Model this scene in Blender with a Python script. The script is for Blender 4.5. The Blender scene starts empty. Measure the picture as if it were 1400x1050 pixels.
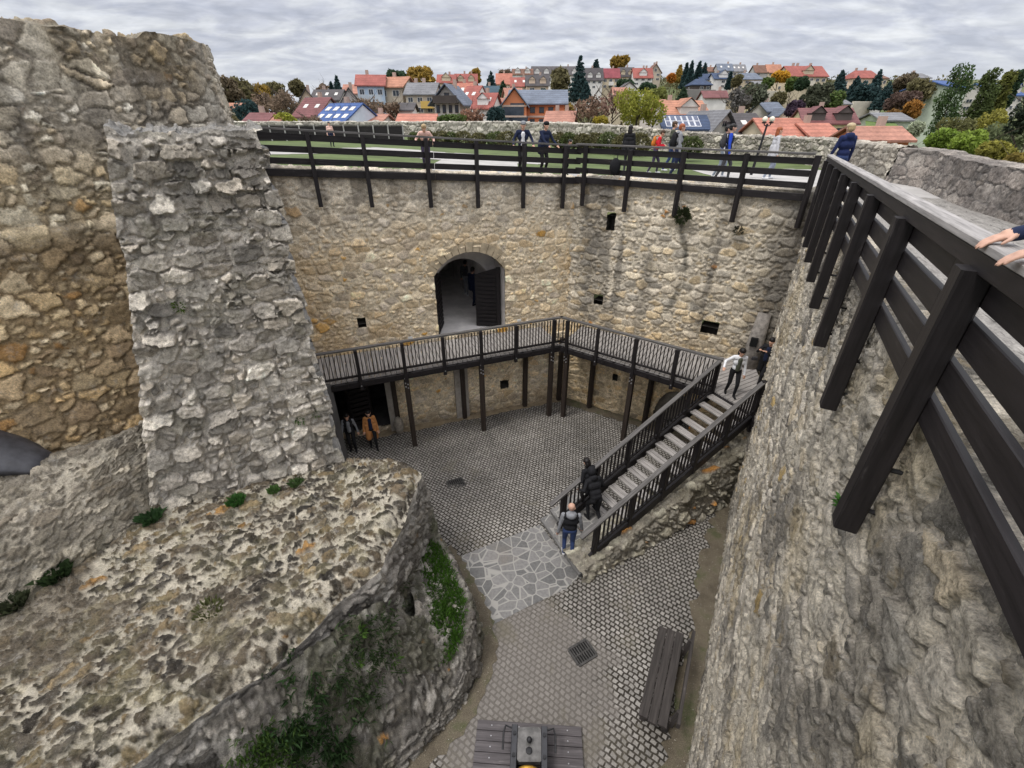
import bpy, math, random
import numpy as np
from mathutils import Vector, Matrix
random.seed(7)
rng = np.random.default_rng(11)
SC = bpy.context.scene
COL = SC.collection
R = math.radians
# ------------------------------------------------------------------ camera model
CAM_H, PITCH, FPX = 10.6, R(30), 620.0
def ray(u, v):
    x = (u-700)/FPX; t = (v-525)/FPX
    return np.array([x, math.cos(PITCH)-t*math.sin(PITCH), -math.sin(PITCH)-t*math.cos(PITCH)])
def onz(u, v, z):
    r = ray(u, v); s = (z-CAM_H)/r[2]
    return np.array([r[0]*s, r[1]*s, z])
def ony(u, v, y):
    r = ray(u, v); s = y/r[1]
    return np.array([r[0]*s, y, CAM_H+r[2]*s])
cam_d = bpy.data.cameras.new('camera'); cam = bpy.data.objects.new('camera', cam_d); COL.objects.link(cam)
cam.location = (0, 0, CAM_H); cam.rotation_euler = (math.pi/2-PITCH, 0, 0)
cam_d.sensor_width = 36.0; cam_d.lens = 36.0*FPX/1400; cam_d.clip_start = 0.05; cam_d.clip_end = 5000
SC.camera = cam
# ------------------------------------------------------------------ noise
def hsh(i, j, k=0, seed=0):
    h = (np.asarray(i).astype(np.int64)*374761393 + np.asarray(j).astype(np.int64)*668265263
         + np.asarray(k).astype(np.int64)*2147483647 + seed*974634541) & 0xFFFFFFFF
    h = ((h ^ (h >> 13))*1274126177) & 0xFFFFFFFF
    h = ((h ^ (h >> 16))*2246822519) & 0xFFFFFFFF
    return ((h ^ (h >> 15)) & 0xFFFFFF)/float(0x1000000)
def vnoise(x, y, seed=0):
    xi = np.floor(x); yi = np.floor(y); fx = x-xi; fy = y-yi
    fx = fx*fx*(3-2*fx); fy = fy*fy*(3-2*fy)
    a = hsh(xi, yi, 0, seed); b = hsh(xi+1, yi, 0, seed); c = hsh(xi, yi+1, 0, seed); d = hsh(xi+1, yi+1, 0, seed)
    return (a*(1-fx)+b*fx)*(1-fy)+(c*(1-fx)+d*fx)*fy
def fbm(x, y, seed=0, octv=4, gain=.5):
    s = 0; a = 1; n = 0
    for o in range(octv):
        s = s+a*vnoise(x*2**o+17.3*o, y*2**o-9.1*o, seed+o); n += a; a *= gain
    return s/n
def sstep(a, b, x):
    t = np.clip((x-a)/(b-a), 0, 1); return t*t*(3-2*t)
def lerp(a, b, t): return a+(b-a)*t
def voro(s, t, cw, ch, jit=.8, seed=0, stag=.5):
    J = np.floor(t/ch); off = stag*(J % 2)
    def pt(i, j):
        o = stag*(j % 2)+.35*(hsh(j, 7, 0, seed+9)-.5)
        return ((i+.5+o+jit*(hsh(i, j, 1, seed)-.5))*cw, (j+.5+jit*.75*(hsh(i, j, 2, seed)-.5))*ch)
    best = np.full(s.shape, 1e9); bx = np.zeros(s.shape); by = np.zeros(s.shape); bi = np.zeros(s.shape); bj = np.zeros(s.shape)
    a = cw/ch
    for dj in (-1, 0, 1):
        j = J+dj; o = stag*(j % 2)+.35*(hsh(j, 7, 0, seed+9)-.5); I = np.floor(s/cw-o)
        for di in (-1, 0, 1):
            i = I+di; px, py = pt(i, j)
            d = (s-px)**2+((t-py)*a)**2
            m = d < best
            best = np.where(m, d, best); bx = np.where(m, px, bx); by = np.where(m, py, by); bi = np.where(m, i, bi); bj = np.where(m, j, bj)
    ed = np.full(s.shape, 1e9)
    for dj in (-1, 0, 1):
        j = bj+dj; o = stag*(j % 2)+.35*(hsh(j, 7, 0, seed+9)-.5); I = np.floor(bx/cw-o)
        for di in (-2, -1, 0, 1, 2):
            i = I+di; px, py = pt(i, j)
            dx = px-bx; dy = (py-by)*a; L = np.sqrt(dx*dx+dy*dy)
            ok = L > 1e-6; L = np.where(ok, L, 1)
            d = (((px+bx)/2-s)*dx+((py+by)/2-t)*a*dy)/L
            ed = np.where(ok & (d < ed), d, ed)
    return ed, bi, bj, s-bx, t-by
# ------------------------------------------------------------------ materials
MATS = {}; LOCAL = set()
def new_mat(name):
    m = bpy.data.materials.new(name); m.use_nodes = True
    nt = m.node_tree; b = nt.nodes['Principled BSDF']; b.inputs['Roughness'].default_value = .9
    b.inputs['Specular IOR Level'].default_value = .25
    return m, nt, b
def N(nt, t, **kw):
    n = nt.nodes.new(t)
    for k, v in kw.items(): setattr(n, k, v)
    return n
def noise(nt, vec, scale, detail=4, rough=.6):
    n = N(nt, 'ShaderNodeTexNoise'); n.inputs['Scale'].default_value = scale; n.inputs['Detail'].default_value = detail; n.inputs['Roughness'].default_value = rough
    nt.links.new(vec, n.inputs['Vector']); return n.outputs['Fac']
def rampv(nt, fac, stops):
    r = N(nt, 'ShaderNodeValToRGB'); nt.links.new(fac, r.inputs['Fac'])
    e = r.color_ramp.elements
    while len(e) < len(stops): e.new(.5)
    for q, (p, c) in zip(e, stops): q.position = p; q.color = (c, c, c, 1) if not hasattr(c, '__len__') else (*c, 1)
    return r.outputs['Color']
def mixc(nt, mode, fac, a, b):
    n = N(nt, 'ShaderNodeMix', data_type='RGBA', blend_type=mode)
    for k, v in ((0, fac), (6, a), (7, b)):
        if hasattr(v, 'is_output'): nt.links.new(v, n.inputs[k])
        elif k == 0: n.inputs[0].default_value = v
        else: n.inputs[k].default_value = (*v, 1)
    return n.outputs[2]
def coord(nt, kind='Object'): return N(nt, 'ShaderNodeTexCoord').outputs[kind]
def bump(nt, b, h, strength, dist=.02):
    n = N(nt, 'ShaderNodeBump'); n.inputs['Strength'].default_value = strength; n.inputs['Distance'].default_value = dist
    nt.links.new(h, n.inputs['Height']); nt.links.new(n.outputs[0], b.inputs['Normal']); return n
def geo_pos(nt): return N(nt, 'ShaderNodeNewGeometry').outputs['Position']
def m_stone(name='masonry', fine=38, bs=.55, blotch=3.2, dk=.55, pale=.35, ochre=.25, grit=.35):
    """weathered stone: colour of each block from the mesh, grain, dark and pale lichen, ochre stains, grit"""
    if name in MATS: return MATS[name]
    m, nt, b = new_mat(name); p = coord(nt)
    a = N(nt, 'ShaderNodeAttribute', attribute_name='Col').outputs['Color']
    n1 = noise(nt, p, fine, 8, .75); n2 = noise(nt, p, 9, 8, .75)
    c = mixc(nt, 'MULTIPLY', 1, a, rampv(nt, n1, [(.3, .42), (.5, 1.0), (.7, 1.55)]))
    c = mixc(nt, 'MULTIPLY', 1, c, rampv(nt, n2, [(.3, .62), (.5, 1.02), (.7, 1.3)]))
    d = rampv(nt, noise(nt, p, blotch, 9, .8), [(.53, 0.0), (.60, dk)])
    c = mixc(nt, 'MIX', d, c, (.075, .07, .063))
    q = N(nt, 'ShaderNodeVectorMath', operation='ADD'); nt.links.new(p, q.inputs[0]); q.inputs[1].default_value = (31, 17, 5)
    c = mixc(nt, 'MIX', rampv(nt, noise(nt, q.outputs[0], blotch*1.3, 9, .8), [(.56, 0.0), (.63, pale)]), c, (.52, .495, .45))
    c = mixc(nt, 'MIX', rampv(nt, noise(nt, q.outputs[0], blotch*.45, 6, .7), [(.60, 0.0), (.68, ochre)]), c, (.40, .29, .12))
    c = mixc(nt, 'MIX', rampv(nt, noise(nt, p, fine*3, 2, .5), [(.64, 0.0), (.70, grit)]), c, (.58, .56, .52))
    nt.links.new(c, b.inputs['Base Color']); b.inputs['Roughness'].default_value = .95
    h = N(nt, 'ShaderNodeMath', operation='ADD'); nt.links.new(n1, h.inputs[0]); nt.links.new(n2, h.inputs[1])
    bump(nt, b, h.outputs[0], bs, .035); MATS[name] = m; return m
def m_plain(name, col, rough=.85, ns=6, amt=.3, bs=.2, bscale=40, metal=0, spec=.25, vec='Object'):
    if name in MATS: return MATS[name]
    m, nt, b = new_mat(name); p = coord(nt, vec)
    n1 = noise(nt, p, ns, 5, .6)
    c = mixc(nt, 'MULTIPLY', 1, col, rampv(nt, n1, [(.3, 1-amt), (.7, 1+amt)]))
    nt.links.new(c, b.inputs['Base Color']); b.inputs['Roughness'].default_value = rough; b.inputs['Metallic'].default_value = metal
    b.inputs['Specular IOR Level'].default_value = spec
    if bs: bump(nt, b, noise(nt, p, bscale, 4, .6), bs, .01)
    MATS[name] = m; return m
def m_wood(name, col, worn, amt=.5, rough=.6):
    if name in MATS: return MATS[name]
    m, nt, b = new_mat(name)
    at = N(nt, 'ShaderNodeAttribute', attribute_name='lc').outputs['Vector']
    mp = N(nt, 'ShaderNodeMapping'); mp.inputs['Scale'].default_value = (1.6, 26, 26); nt.links.new(at, mp.inputs['Vector'])
    g = noise(nt, mp.outputs[0], 1.0, 6, .65)
    mp2 = N(nt, 'ShaderNodeMapping'); mp2.inputs['Scale'].default_value = (2.5, 9, 9); nt.links.new(at, mp2.inputs['Vector'])
    g2 = noise(nt, mp2.outputs[0], 1.0, 5, .7)
    c = mixc(nt, 'MULTIPLY', 1, col, rampv(nt, g, [(.25, .45), (.75, 1.6)]))
    w = N(nt, 'ShaderNodeMath', operation='MULTIPLY'); nt.links.new(rampv(nt, g2, [(.58, 0.0), (.75, 1.0)]), w.inputs[0]); nt.links.new(rampv(nt, g, [(.5, 0.0), (.62, 1.0)]), w.inputs[1])
    w2 = N(nt, 'ShaderNodeMath', operation='MULTIPLY'); nt.links.new(w.outputs[0], w2.inputs[0]); w2.inputs[1].default_value = amt
    c = mixc(nt, 'MIX', w2.outputs[0], c, worn)
    nt.links.new(c, b.inputs['Base Color']); b.inputs['Roughness'].default_value = rough
    bump(nt, b, g, .5, .004); MATS[name] = m; return m
def m_leaf():
    if 'foliage' in MATS: return MATS['foliage']
    m, nt, b = new_mat('foliage')
    a = N(nt, 'ShaderNodeAttribute', attribute_name='Col').outputs['Color']
    nt.links.new(a, b.inputs['Base Color']); b.inputs['Roughness'].default_value = .7
    tr = N(nt, 'ShaderNodeBsdfTranslucent'); nt.links.new(a, tr.inputs['Color']); mx = N(nt, 'ShaderNodeMixShader'); mx.inputs[0].default_value = .45
    nt.links.new(b.outputs[0], mx.inputs[1]); nt.links.new(tr.outputs[0], mx.inputs[2]); nt.links.new(mx.outputs[0], nt.nodes['Material Output'].inputs[0])
    MATS['foliage'] = m; return m
# ------------------------------------------------------------------ objects
def tag(o, label=None, cat=None, group=None, kind=None):
    if label: o['label'] = label
    if cat: o['category'] = cat
    if group: o['group'] = group
    if kind: o['kind'] = kind
    return o
def parent(o, p):
    o.parent = p
    o.matrix_parent_inverse = Matrix.Identity(4)
def empty(name, loc, label, cat, group=None, rz=0):
    o = bpy.data.objects.new(name, None); o.location = loc; o.rotation_euler = (0, 0, rz); o.empty_display_size = .2
    COL.objects.link(o); return tag(o, label, cat, group)
def mesh_obj(name, V, F, mat, par=None, smooth=False, attrs=None, fm=None, origin=None):
    """V (n,3) world coords (or local to the parent when the parent carries its own place)"""
    V = np.asarray(V, float)
    if origin is None: origin = np.zeros(3)
    me = bpy.data.meshes.new(name); me.vertices.add(len(V)); me.vertices.foreach_set('co', (V-origin).ravel())
    if isinstance(F, np.ndarray):
        n, k = F.shape; me.loops.add(n*k); me.polygons.add(n)
        me.loops.foreach_set('vertex_index', F.ravel().astype(np.int32))
        me.polygons.foreach_set('loop_start', np.arange(0, n*k, k, dtype=np.int32))
        me.polygons.foreach_set('loop_total', np.full(n, k, dtype=np.int32))
    else:
        fl = [i for f in F for i in f]; me.loops.add(len(fl)); me.polygons.add(len(F))
        me.loops.foreach_set('vertex_index', fl)
        tot = [len(f) for f in F]; me.polygons.foreach_set('loop_start', np.concatenate([[0], np.cumsum(tot)[:-1]]).astype(np.int32)); me.polygons.foreach_set('loop_total', tot)
    mats = mat if isinstance(mat, (list, tuple)) else [mat]
    for q in mats: me.materials.append(q)
    if fm is not None: me.polygons.foreach_set('material_index', np.asarray(fm, dtype=np.int32))
    me.polygons.foreach_set('use_smooth', np.full(len(me.polygons), smooth, dtype=bool))
    me.update(calc_edges=True)
    for k, a in (attrs or {}).items():
        a = np.asarray(a, np.float32)
        if k == 'Col':
            at = me.attributes.new('Col', 'FLOAT_COLOR', 'POINT'); at.data.foreach_set('color', np.concatenate([a, np.ones((len(a), 1), np.float32)], 1).ravel())
        else:
            at = me.attributes.new(k, 'FLOAT_VECTOR', 'POINT'); at.data.foreach_set('vector', a.ravel())
    me.validate(clean_customdata=False)
    o = bpy.data.objects.new(name, me); o.location = origin; COL.objects.link(o)
    if par is not None:
        o.parent = par; o.matrix_parent_inverse = Matrix.Translation(-Vector(par.location)) if par.name not in LOCAL else Matrix.Identity(4)
    return o
class MB:
    """collects chamfered beams, boxes, tubes, prisms; builds ONE mesh object"""
    def __init__(s): s.V = []; s.F = []; s.L = []; s.n = 0; s.fm = []
    def add(s, V, F, lc=None, m=0):
        V = np.asarray(V, float); s.V.append(V); s.F += [[i+s.n for i in f] for f in F]; s.n += len(V); s.fm += [m]*len(F)
        s.L.append(V if lc is None else lc)
    def beam(s, a, b, w, h, up=(0, 0, 1), ch=None, m=0, tw=1.0):
        a = np.array(a, float); b = np.array(b, float); d = b-a; L = np.linalg.norm(d); d /= L
        up = np.array(up, float); x = np.cross(d, up)
        if np.linalg.norm(x) < 1e-4: x = np.cross(d, (1, 0, 0))
        x /= np.linalg.norm(x); z = np.cross(x, d)
        c = min(w, h)*.08 if ch is None else ch
        W, H = w/2, h/2
        sec = [(-W+c, -H), (W-c, -H), (W, -H+c), (W, H-c), (W-c, H), (-W+c, H), (-W, H-c), (-W, -H+c)]
        V = []; lc = []; o = np.array([random.random()*50, random.random()*9, random.random()*9])
        for t, q, k in ((0, a, 1), (L, b, tw)):
            for p in sec: V.append(q+(x*p[0]+z*p[1])*k); lc.append(o+np.array([t, p[0], p[1]]))
        F = [[i, (i+1) % 8, 8+(i+1) % 8, 8+i] for i in range(8)]+[list(range(7, -1, -1)), list(range(8, 16))]
        s.add(V, F, np.array(lc), m)
    def box(s, c, size, rz=0, m=0, ch=None):
        c = np.array(c, float); d = np.array([math.cos(rz), math.sin(rz), 0])*size[0]/2
        s.beam(c-d, c+d, size[1], size[2], m=m, ch=ch)
    def tube(s, pts, rad, seg=8, m=0, cap=True):
        pts = [np.array(p, float) for p in pts]; rad = rad if hasattr(rad, '__len__') else [rad]*len(pts)
        V = []; n = len(pts)
        for i, p in enumerate(pts):
            d = pts[min(i+1, n-1)]-pts[max(i-1, 0)]; d = d/(np.linalg.norm(d)+1e-9)
            u = np.cross(d, (0, 0, 1)) if abs(d[2]) < .95 else np.cross(d, (1, 0, 0)); u /= np.linalg.norm(u); w = np.cross(d, u)
            for k in range(seg):
                a = 2*math.pi*k/seg; V.append(p+rad[i]*(u*math.cos(a)+w*math.sin(a)))
        F = [[i*seg+k, i*seg+(k+1) % seg, (i+1)*seg+(k+1) % seg, (i+1)*seg+k] for i in range(n-1) for k in range(seg)]
        if cap: F += [list(range(seg-1, -1, -1)), list(range((n-1)*seg, n*seg))]
        s.add(V, F, None, m)
    def prism(s, poly, z0, z1, m=0):
        n = len(poly); V = [(p[0], p[1], z0) for p in poly]+[(p[0], p[1], z1) for p in poly]
        s.add(V, [list(range(n-1, -1, -1)), list(range(n, 2*n))]+[[i, (i+1) % n, n+(i+1) % n, n+i] for i in range(n)], None, m)
    def ellipsoid(s, c, r, m=0, nu=14, nv=9, noise_amp=0):
        V = []; c = np.array(c, float)
        for j in range(nv+1):
            t = math.pi*j/nv
            for i in range(nu):
                a = 2*math.pi*i/nu; V.append(c+np.array([r[0]*math.sin(t)*math.cos(a), r[1]*math.sin(t)*math.sin(a), r[2]*math.cos(t)])*(1+noise_amp*(random.random()-.5)))
        F = [[j*nu+i, (j+1)*nu+i, (j+1)*nu+(i+1) % nu, j*nu+(i+1) % nu] for j in range(nv) for i in range(nu)]
        s.add(V, F, None, m)
    def build(s, name, mat, par=None, smooth=False, origin=None):
        return mesh_obj(name, np.concatenate(s.V), s.F, mat, par, smooth, {'lc': np.concatenate(s.L)}, s.fm if isinstance(mat, (list, tuple)) else None, origin)
def grid_faces(m, n):
    i = np.arange(m*n).reshape(m, n)
    return np.stack([i[:-1, :-1], i[:-1, 1:], i[1:, 1:], i[1:, :-1]], -1).reshape(-1, 4)
def normals(P, out=None):
    """unit normals of a grid, turned towards the side the viewer's walk-round sees (or along out)"""
    n = np.cross(np.gradient(P, axis=1), np.gradient(P, axis=0)); n = n/(np.linalg.norm(n, axis=-1, keepdims=True)+1e-9)
    t = (np.array([0, 0, CAM_H])-P) if out is None else np.broadcast_to(np.array(out, float), P.shape)
    return n*(1 if (n*t).sum() > 0 else -1)
def sheet(name, P, h, col, mat, par=None, keep=None, out=None, smooth=True, **kw):
    n = normals(P, out); V = (P+n*h[..., None]).reshape(-1, 3)
    F = grid_faces(*P.shape[:2])
    g = np.cross(np.gradient(P, axis=1), np.gradient(P, axis=0))
    if (g*n).sum() < 0: F = F[:, ::-1]
    if keep is not None: F = F[keep.ravel()]
    return mesh_obj(name, V, F, mat, par, smooth, {'Col': np.clip(col.reshape(-1, 3), .004, .9)})
# ------------------------------------------------------------------ masonry patterns
def pick(pal, r):
    pal = np.array(pal); return pal[np.minimum((r*len(pal)).astype(int), len(pal)-1)]
def masonry(s, t, cw=.42, ch=.24, jit=.85, seed=0, pal=None, mortar=(.42, .38, .32), joint=.018, rnd=.03, relief=.05, vary=.03,
            warp=.07, orange=.03, orange_col=(.42, .2, .05), rough=.02, mortar_var=.25, flush=0.0, split=.45, bulge=.25, cvar=.76, rag=.02):
    """rubble courses of unequal stones: large cells, some broken into smaller ones; returns relief, colour, stone mask"""
    ws = s+warp*(fbm(s*3.1, t*3.1, seed+50, 3)-.5)*2+warp*.45*(fbm(s*10, t*10, seed+55, 2)-.5)*2
    wt = t+warp*.8*(fbm(s*2.6+40, t*2.6, seed+60, 3)-.5)*2+warp*.45*(fbm(s*10+9, t*10, seed+65, 2)-.5)*2
    d, i, j, ox, oy = voro(ws, wt, cw, ch, jit, seed)
    d2, i2, j2, ox2, oy2 = voro(ws+.37, wt+.11, cw*.52, ch*.56, jit, seed+7)
    br = hsh(i, j, 9, seed) < split
    i = np.where(br, i2+i*131, i); j = np.where(br, j2+j*57, j); d = np.where(br, np.minimum(d, d2), d); ox = np.where(br, ox2*1.6, ox); oy = np.where(br, oy2*1.6, oy)
    d = d+rag*(fbm(s*19, t*19, seed+30, 4)-.5)*2+rag*1.3*(fbm(s*6, t*6, seed+33, 3)-.5)
    r1 = hsh(i, j, 3, seed); r2 = hsh(i, j, 4, seed); r3 = hsh(i, j, 5, seed); r4 = hsh(i, j, 6, seed)
    jw = joint*(.4+1.5*fbm(s*1.7, t*1.7, seed+70, 2))
    f = sstep(0, rnd, d-jw)                       # 0 mortar, 1 stone
    fine = fbm(s*17, t*17, seed+80, 4)-.5; mid = fbm(s*6, t*6, seed+85, 3)-.5
    tilt = (ox/cw*(r3-.5)+oy/ch*(r4-.5))*vary*2.2
    h = f*(relief*(1-bulge+bulge*sstep(0, rnd*3, d))+vary*(r2-.4)+tilt)+fine*rough*1.5*(.4+.6*f)+mid*rough-flush
    c = pick(pal, r1)*(1-cvar/2+cvar*r2)[..., None]
    c = np.where((r4 < orange)[..., None], np.array(orange_col)*(.7+.6*r2)[..., None], c)
    c = c*(1+.55*(fbm(s*8, t*8, seed+90, 4)-.5))[..., None]
    mo = np.array(mortar)*(1+mortar_var*2*(fbm(s*4, t*4, seed+95, 4)-.5))[..., None]
    col = mo*(1-f)[..., None]+c*f[..., None]
    return h, col, f, (r1, r2, r3, r4), d
# ================================================================== layout (metres; camera stands above the origin)
K = np.array([2.2, 17.25]); LD = np.array([-5.5, 14.48])-K; LD /= np.linalg.norm(LD)     # corner of the court, direction of the gate wall
RE = np.array([8.45, 13.43]); RD = RE-K; RL_ = np.linalg.norm(RD); RD /= RL_            # direction of the far right wall
LN = np.array([-LD[1], LD[0]]); LN = LN if LN[1] < 0 else -LN                            # normals that point into the court
RN = np.array([-RD[1], RD[0]]); RN = RN if RN[1] < 0 else -RN
CA = np.array([2.55, 2.37]); CB = np.array([8.4, 13.3]); CD = (CB-CA)/np.linalg.norm(CB-CA)
CN = np.array([-CD[1], CD[0]])                                                           # castle wall on the right; normal into the court
UPK = 1.047                                                                              # above the gallery the walls stand back on a ledge
def setback(P):
    u = P[..., 2:3] > 3.15; c = np.array([0, 0, CAM_H]); return np.where(u, c+(P-c)*UPK, P)
ZGU = CAM_H-(CAM_H-3.2)/UPK                                                              # gallery floor level, before the set-back
def Lp(t, off=0, z=0): p = K+LD*t+LN*off; return setback(np.array([p[0], p[1], z]))
def Rp(t, off=0, z=0): p = K+RD*t+RN*off; return setback(np.array([p[0], p[1], z]))
def Cp(t, off=0, z=0): p = CA+CD*t+CN*off; return np.array([p[0], p[1], z])
ZG = 3.2; ZRAIL = 4.33
def ltop(t): return 8.95+.058*t
def gz(x, y): return .5*(1-sstep(9.0, 14.0, np.asarray(y, float)))                         # the court rises a little towards the viewer
def zter(x, y):
    sc = (np.asarray(x)-CA[0])*CD[0]+(np.asarray(y)-CA[1])*CD[1]; return 8.84+.055*np.clip(2.2-x, 0, 10)+.26*np.clip(1-sc/11.75, 0, 1.2)*(np.asarray(x) > 1)
ST = m_stone('masonry', 30, .7, 2.6, .28, .3, .10, .25); STF = m_stone('masonry_near', 44, .9, 4.2, .36, .35, .12, .4); STW = m_stone('masonry_lichen', 58, 1.0, 5.5, .6, .55, .35, .6)
PAL_BEIGE = [(.52, .44, .32), (.46, .385, .275), (.57, .505, .40), (.40, .35, .28), (.48, .415, .32), (.53, .425, .285), (.45, .405, .35)]
PAL_GREY = [(.49, .46, .41), (.44, .41, .36), (.36, .34, .305), (.50, .465, .41), (.31, .295, .27), (.42, .385, .33), (.47, .425, .345)]
PAL_PIER = [(.37, .345, .31), (.29, .27, .245), (.45, .425, .385), (.22, .208, .19), (.40, .375, .34), (.33, .30, .26)]
PAL_TOWER = [(.43, .355, .24), (.50, .43, .31), (.34, .275, .185), (.56, .50, .39), (.40, .33, .235), (.49, .38, .23), (.30, .24, .17)]
PAL_BROWN = [(.062, .050, .036), (.095, .076, .052), (.14, .108, .07), (.048, .040, .031), (.085, .072, .055), (.20, .15, .085)]
PAL_FACE = [(.18, .162, .138), (.25, .23, .205), (.12, .107, .094), (.34, .315, .28), (.20, .18, .15)]
PAL_RIGHT = [(.43, .40, .36), (.31, .295, .27), (.50, .465, .415), (.37, .345, .305), (.26, .245, .225), (.54, .50, .435), (.45, .39, .30)]
def streaks(s, z, ztop, seed, length=3.5, thr=.52):
    k = sstep(thr, thr+.13, fbm(s*1.8, z*.10, seed, 4))*sstep(length, 0, (ztop-z)*(.5+1.0*vnoise(s*2.2, s*0, seed+3)))
    return k*(.55+.45*fbm(s*7, z*2.5, seed+5, 3))
def tintmix(col, k, c): return col*(1-k[..., None])+np.array(c)*k[..., None]
def wall_sheet(name, fpos, ss, zz, topw, style, mat, par, holes=(), zback=None, back_drop=.6):
    """fpos(s, z) -> (xyz of the face, inward xy direction); zz are fractions of the height; adds a capped top and a back"""
    S, Z = np.meshgrid(ss, zz)
    P, inn, ztop, zbot = fpos(S, Z)
    H = P[..., 2]
    h, col, f = style(S, H, P)
    keep = None
    if holes:
        k = np.ones((len(zz)-1, len(ss)-1), bool)
        sc = (S[:-1, :-1]+S[1:, 1:])/2; zc = (H[:-1, :-1]+H[1:, 1:])/2
        for fn in holes: k &= ~fn(sc, zc)
        keep = k
    nf = tuple(-np.append(np.array(inn).reshape(-1, 2)[0], 0)); o = sheet(name, P, h, col, mat, par, keep, out=nf)
    # top
    nt_ = max(3, int(topw/.06)); w = np.linspace(0, 1, nt_)
    n = normals(P, nf); edge = P[-1]+n[-1]*h[-1][..., None]
    Pt = edge[None]+np.concatenate([inn[-1], np.zeros((len(ss), 1))], 1)[None]*(w*topw)[:, None, None]
    Pt[..., 2] += (.05*(fbm(Pt[..., 0]*4, Pt[..., 1]*4, 5, 3)-.5))*(w > 0)[:, None]
    St = np.broadcast_to(ss[None], Pt.shape[:2]); Wt = np.broadcast_to((w*topw)[:, None], Pt.shape[:2])
    h2, c2, _ = style(St, Wt+H[-1][None], Pt)
    h2 = h2*np.minimum(1, w*4)[:, None]
    sheet('coping', Pt, h2, c2, mat, o, out=(0, 0, 1))
    # back
    e = Pt[-1]; Pb = np.stack([e+np.array([0, 0, .0]), np.stack([e[:, 0], e[:, 1], e[:, 2]*0+(zback if zback is not None else zbot)], 1)])
    mesh_obj('inner_face', Pb.reshape(-1, 3), grid_faces(2, len(ss)), mat, o, True, {'Col': np.full((2*len(ss), 3), .25)})
    return o
def planar(a, d, inn, z0f, z1f, n_off=None, up=False):
    def f(S, Z):
        z0 = z0f(S); z1 = z1f(S); H = z0+(z1-z0)*Z
        P = np.stack([a[0]+d[0]*S, a[1]+d[1]*S, H], -1)
        if n_off is not None: o = n_off(S, H); P[..., 0] += inn[0]*o; P[..., 1] += inn[1]*o
        return (setback(P) if up else P), np.broadcast_to(np.array(inn), S.shape+(2,)), None, 0
    return f
# ------------------------------------------------------------------ gate wall (left of the corner)
GA0, GA1, GSP, GAP = 2.62, 5.22, 5.98, 6.72                       # gate opening along the wall, springing and apex heights
def arch_z(t):
    c = (GA0+GA1)/2; a = (GA1-GA0)/2; r = (a*a+(GAP-GSP)**2)/(2*(GAP-GSP)); return GAP-r+np.sqrt(np.maximum(r*r-(t-c)**2, 0))
LOW0, LOW1, LOWZ0, LOWZ1 = 7.42, 9.3, .28, 2.3                    # dark low opening under the gallery
holeL = [lambda s, z: (s > GA0) & (s < GA1) & (z > ZGU-.1) & (z < arch_z(s)),
         lambda s, z: (s > LOW0) & (s < LOW1) & (z > LOWZ0) & (z < LOWZ1),
         lambda s, z: (s > 7.71) & (s < 7.97) & (z > 4.16) & (z < 4.53), lambda s, z: (s > 2.5) & (s < 2.85) & (z > .98) & (z < 1.34)]
def styleL(S, H, P):
    h, c, f, r, d = masonry(S+3, H, .44, .26, .8, 3, PAL_BEIGE, (.52, .47, .38), .016, .03, .035, .04, .07, cvar=.5, orange=.018, orange_col=(.46, .27, .07))
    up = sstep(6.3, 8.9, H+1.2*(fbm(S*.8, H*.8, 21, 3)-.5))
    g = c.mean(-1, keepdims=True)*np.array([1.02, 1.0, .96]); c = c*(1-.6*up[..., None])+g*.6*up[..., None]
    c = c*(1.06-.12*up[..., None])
    c = tintmix(c, .75*streaks(S, H, ltop(S), 31, 2.6, .5), (.07, .062, .055))
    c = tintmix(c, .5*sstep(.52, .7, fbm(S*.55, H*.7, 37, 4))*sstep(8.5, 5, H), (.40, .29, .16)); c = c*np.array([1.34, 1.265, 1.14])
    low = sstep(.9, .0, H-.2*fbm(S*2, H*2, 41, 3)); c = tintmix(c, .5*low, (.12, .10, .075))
    return h, c, f
gw = empty('gate_wall', tuple(Lp(4.5)), 'tan rubble stone wall with the big arched gateway, left of the court corner', 'wall')
ss = np.arange(-.02, 12.2, .031); zz = np.linspace(0, 1, 300)
wall_sheet('stone_face', planar(K, LD, -LN, lambda s: 0*s-.1, ltop, up=True), ss, zz, .75, styleL, ST, gw, holeL, zback=7.4)
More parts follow.
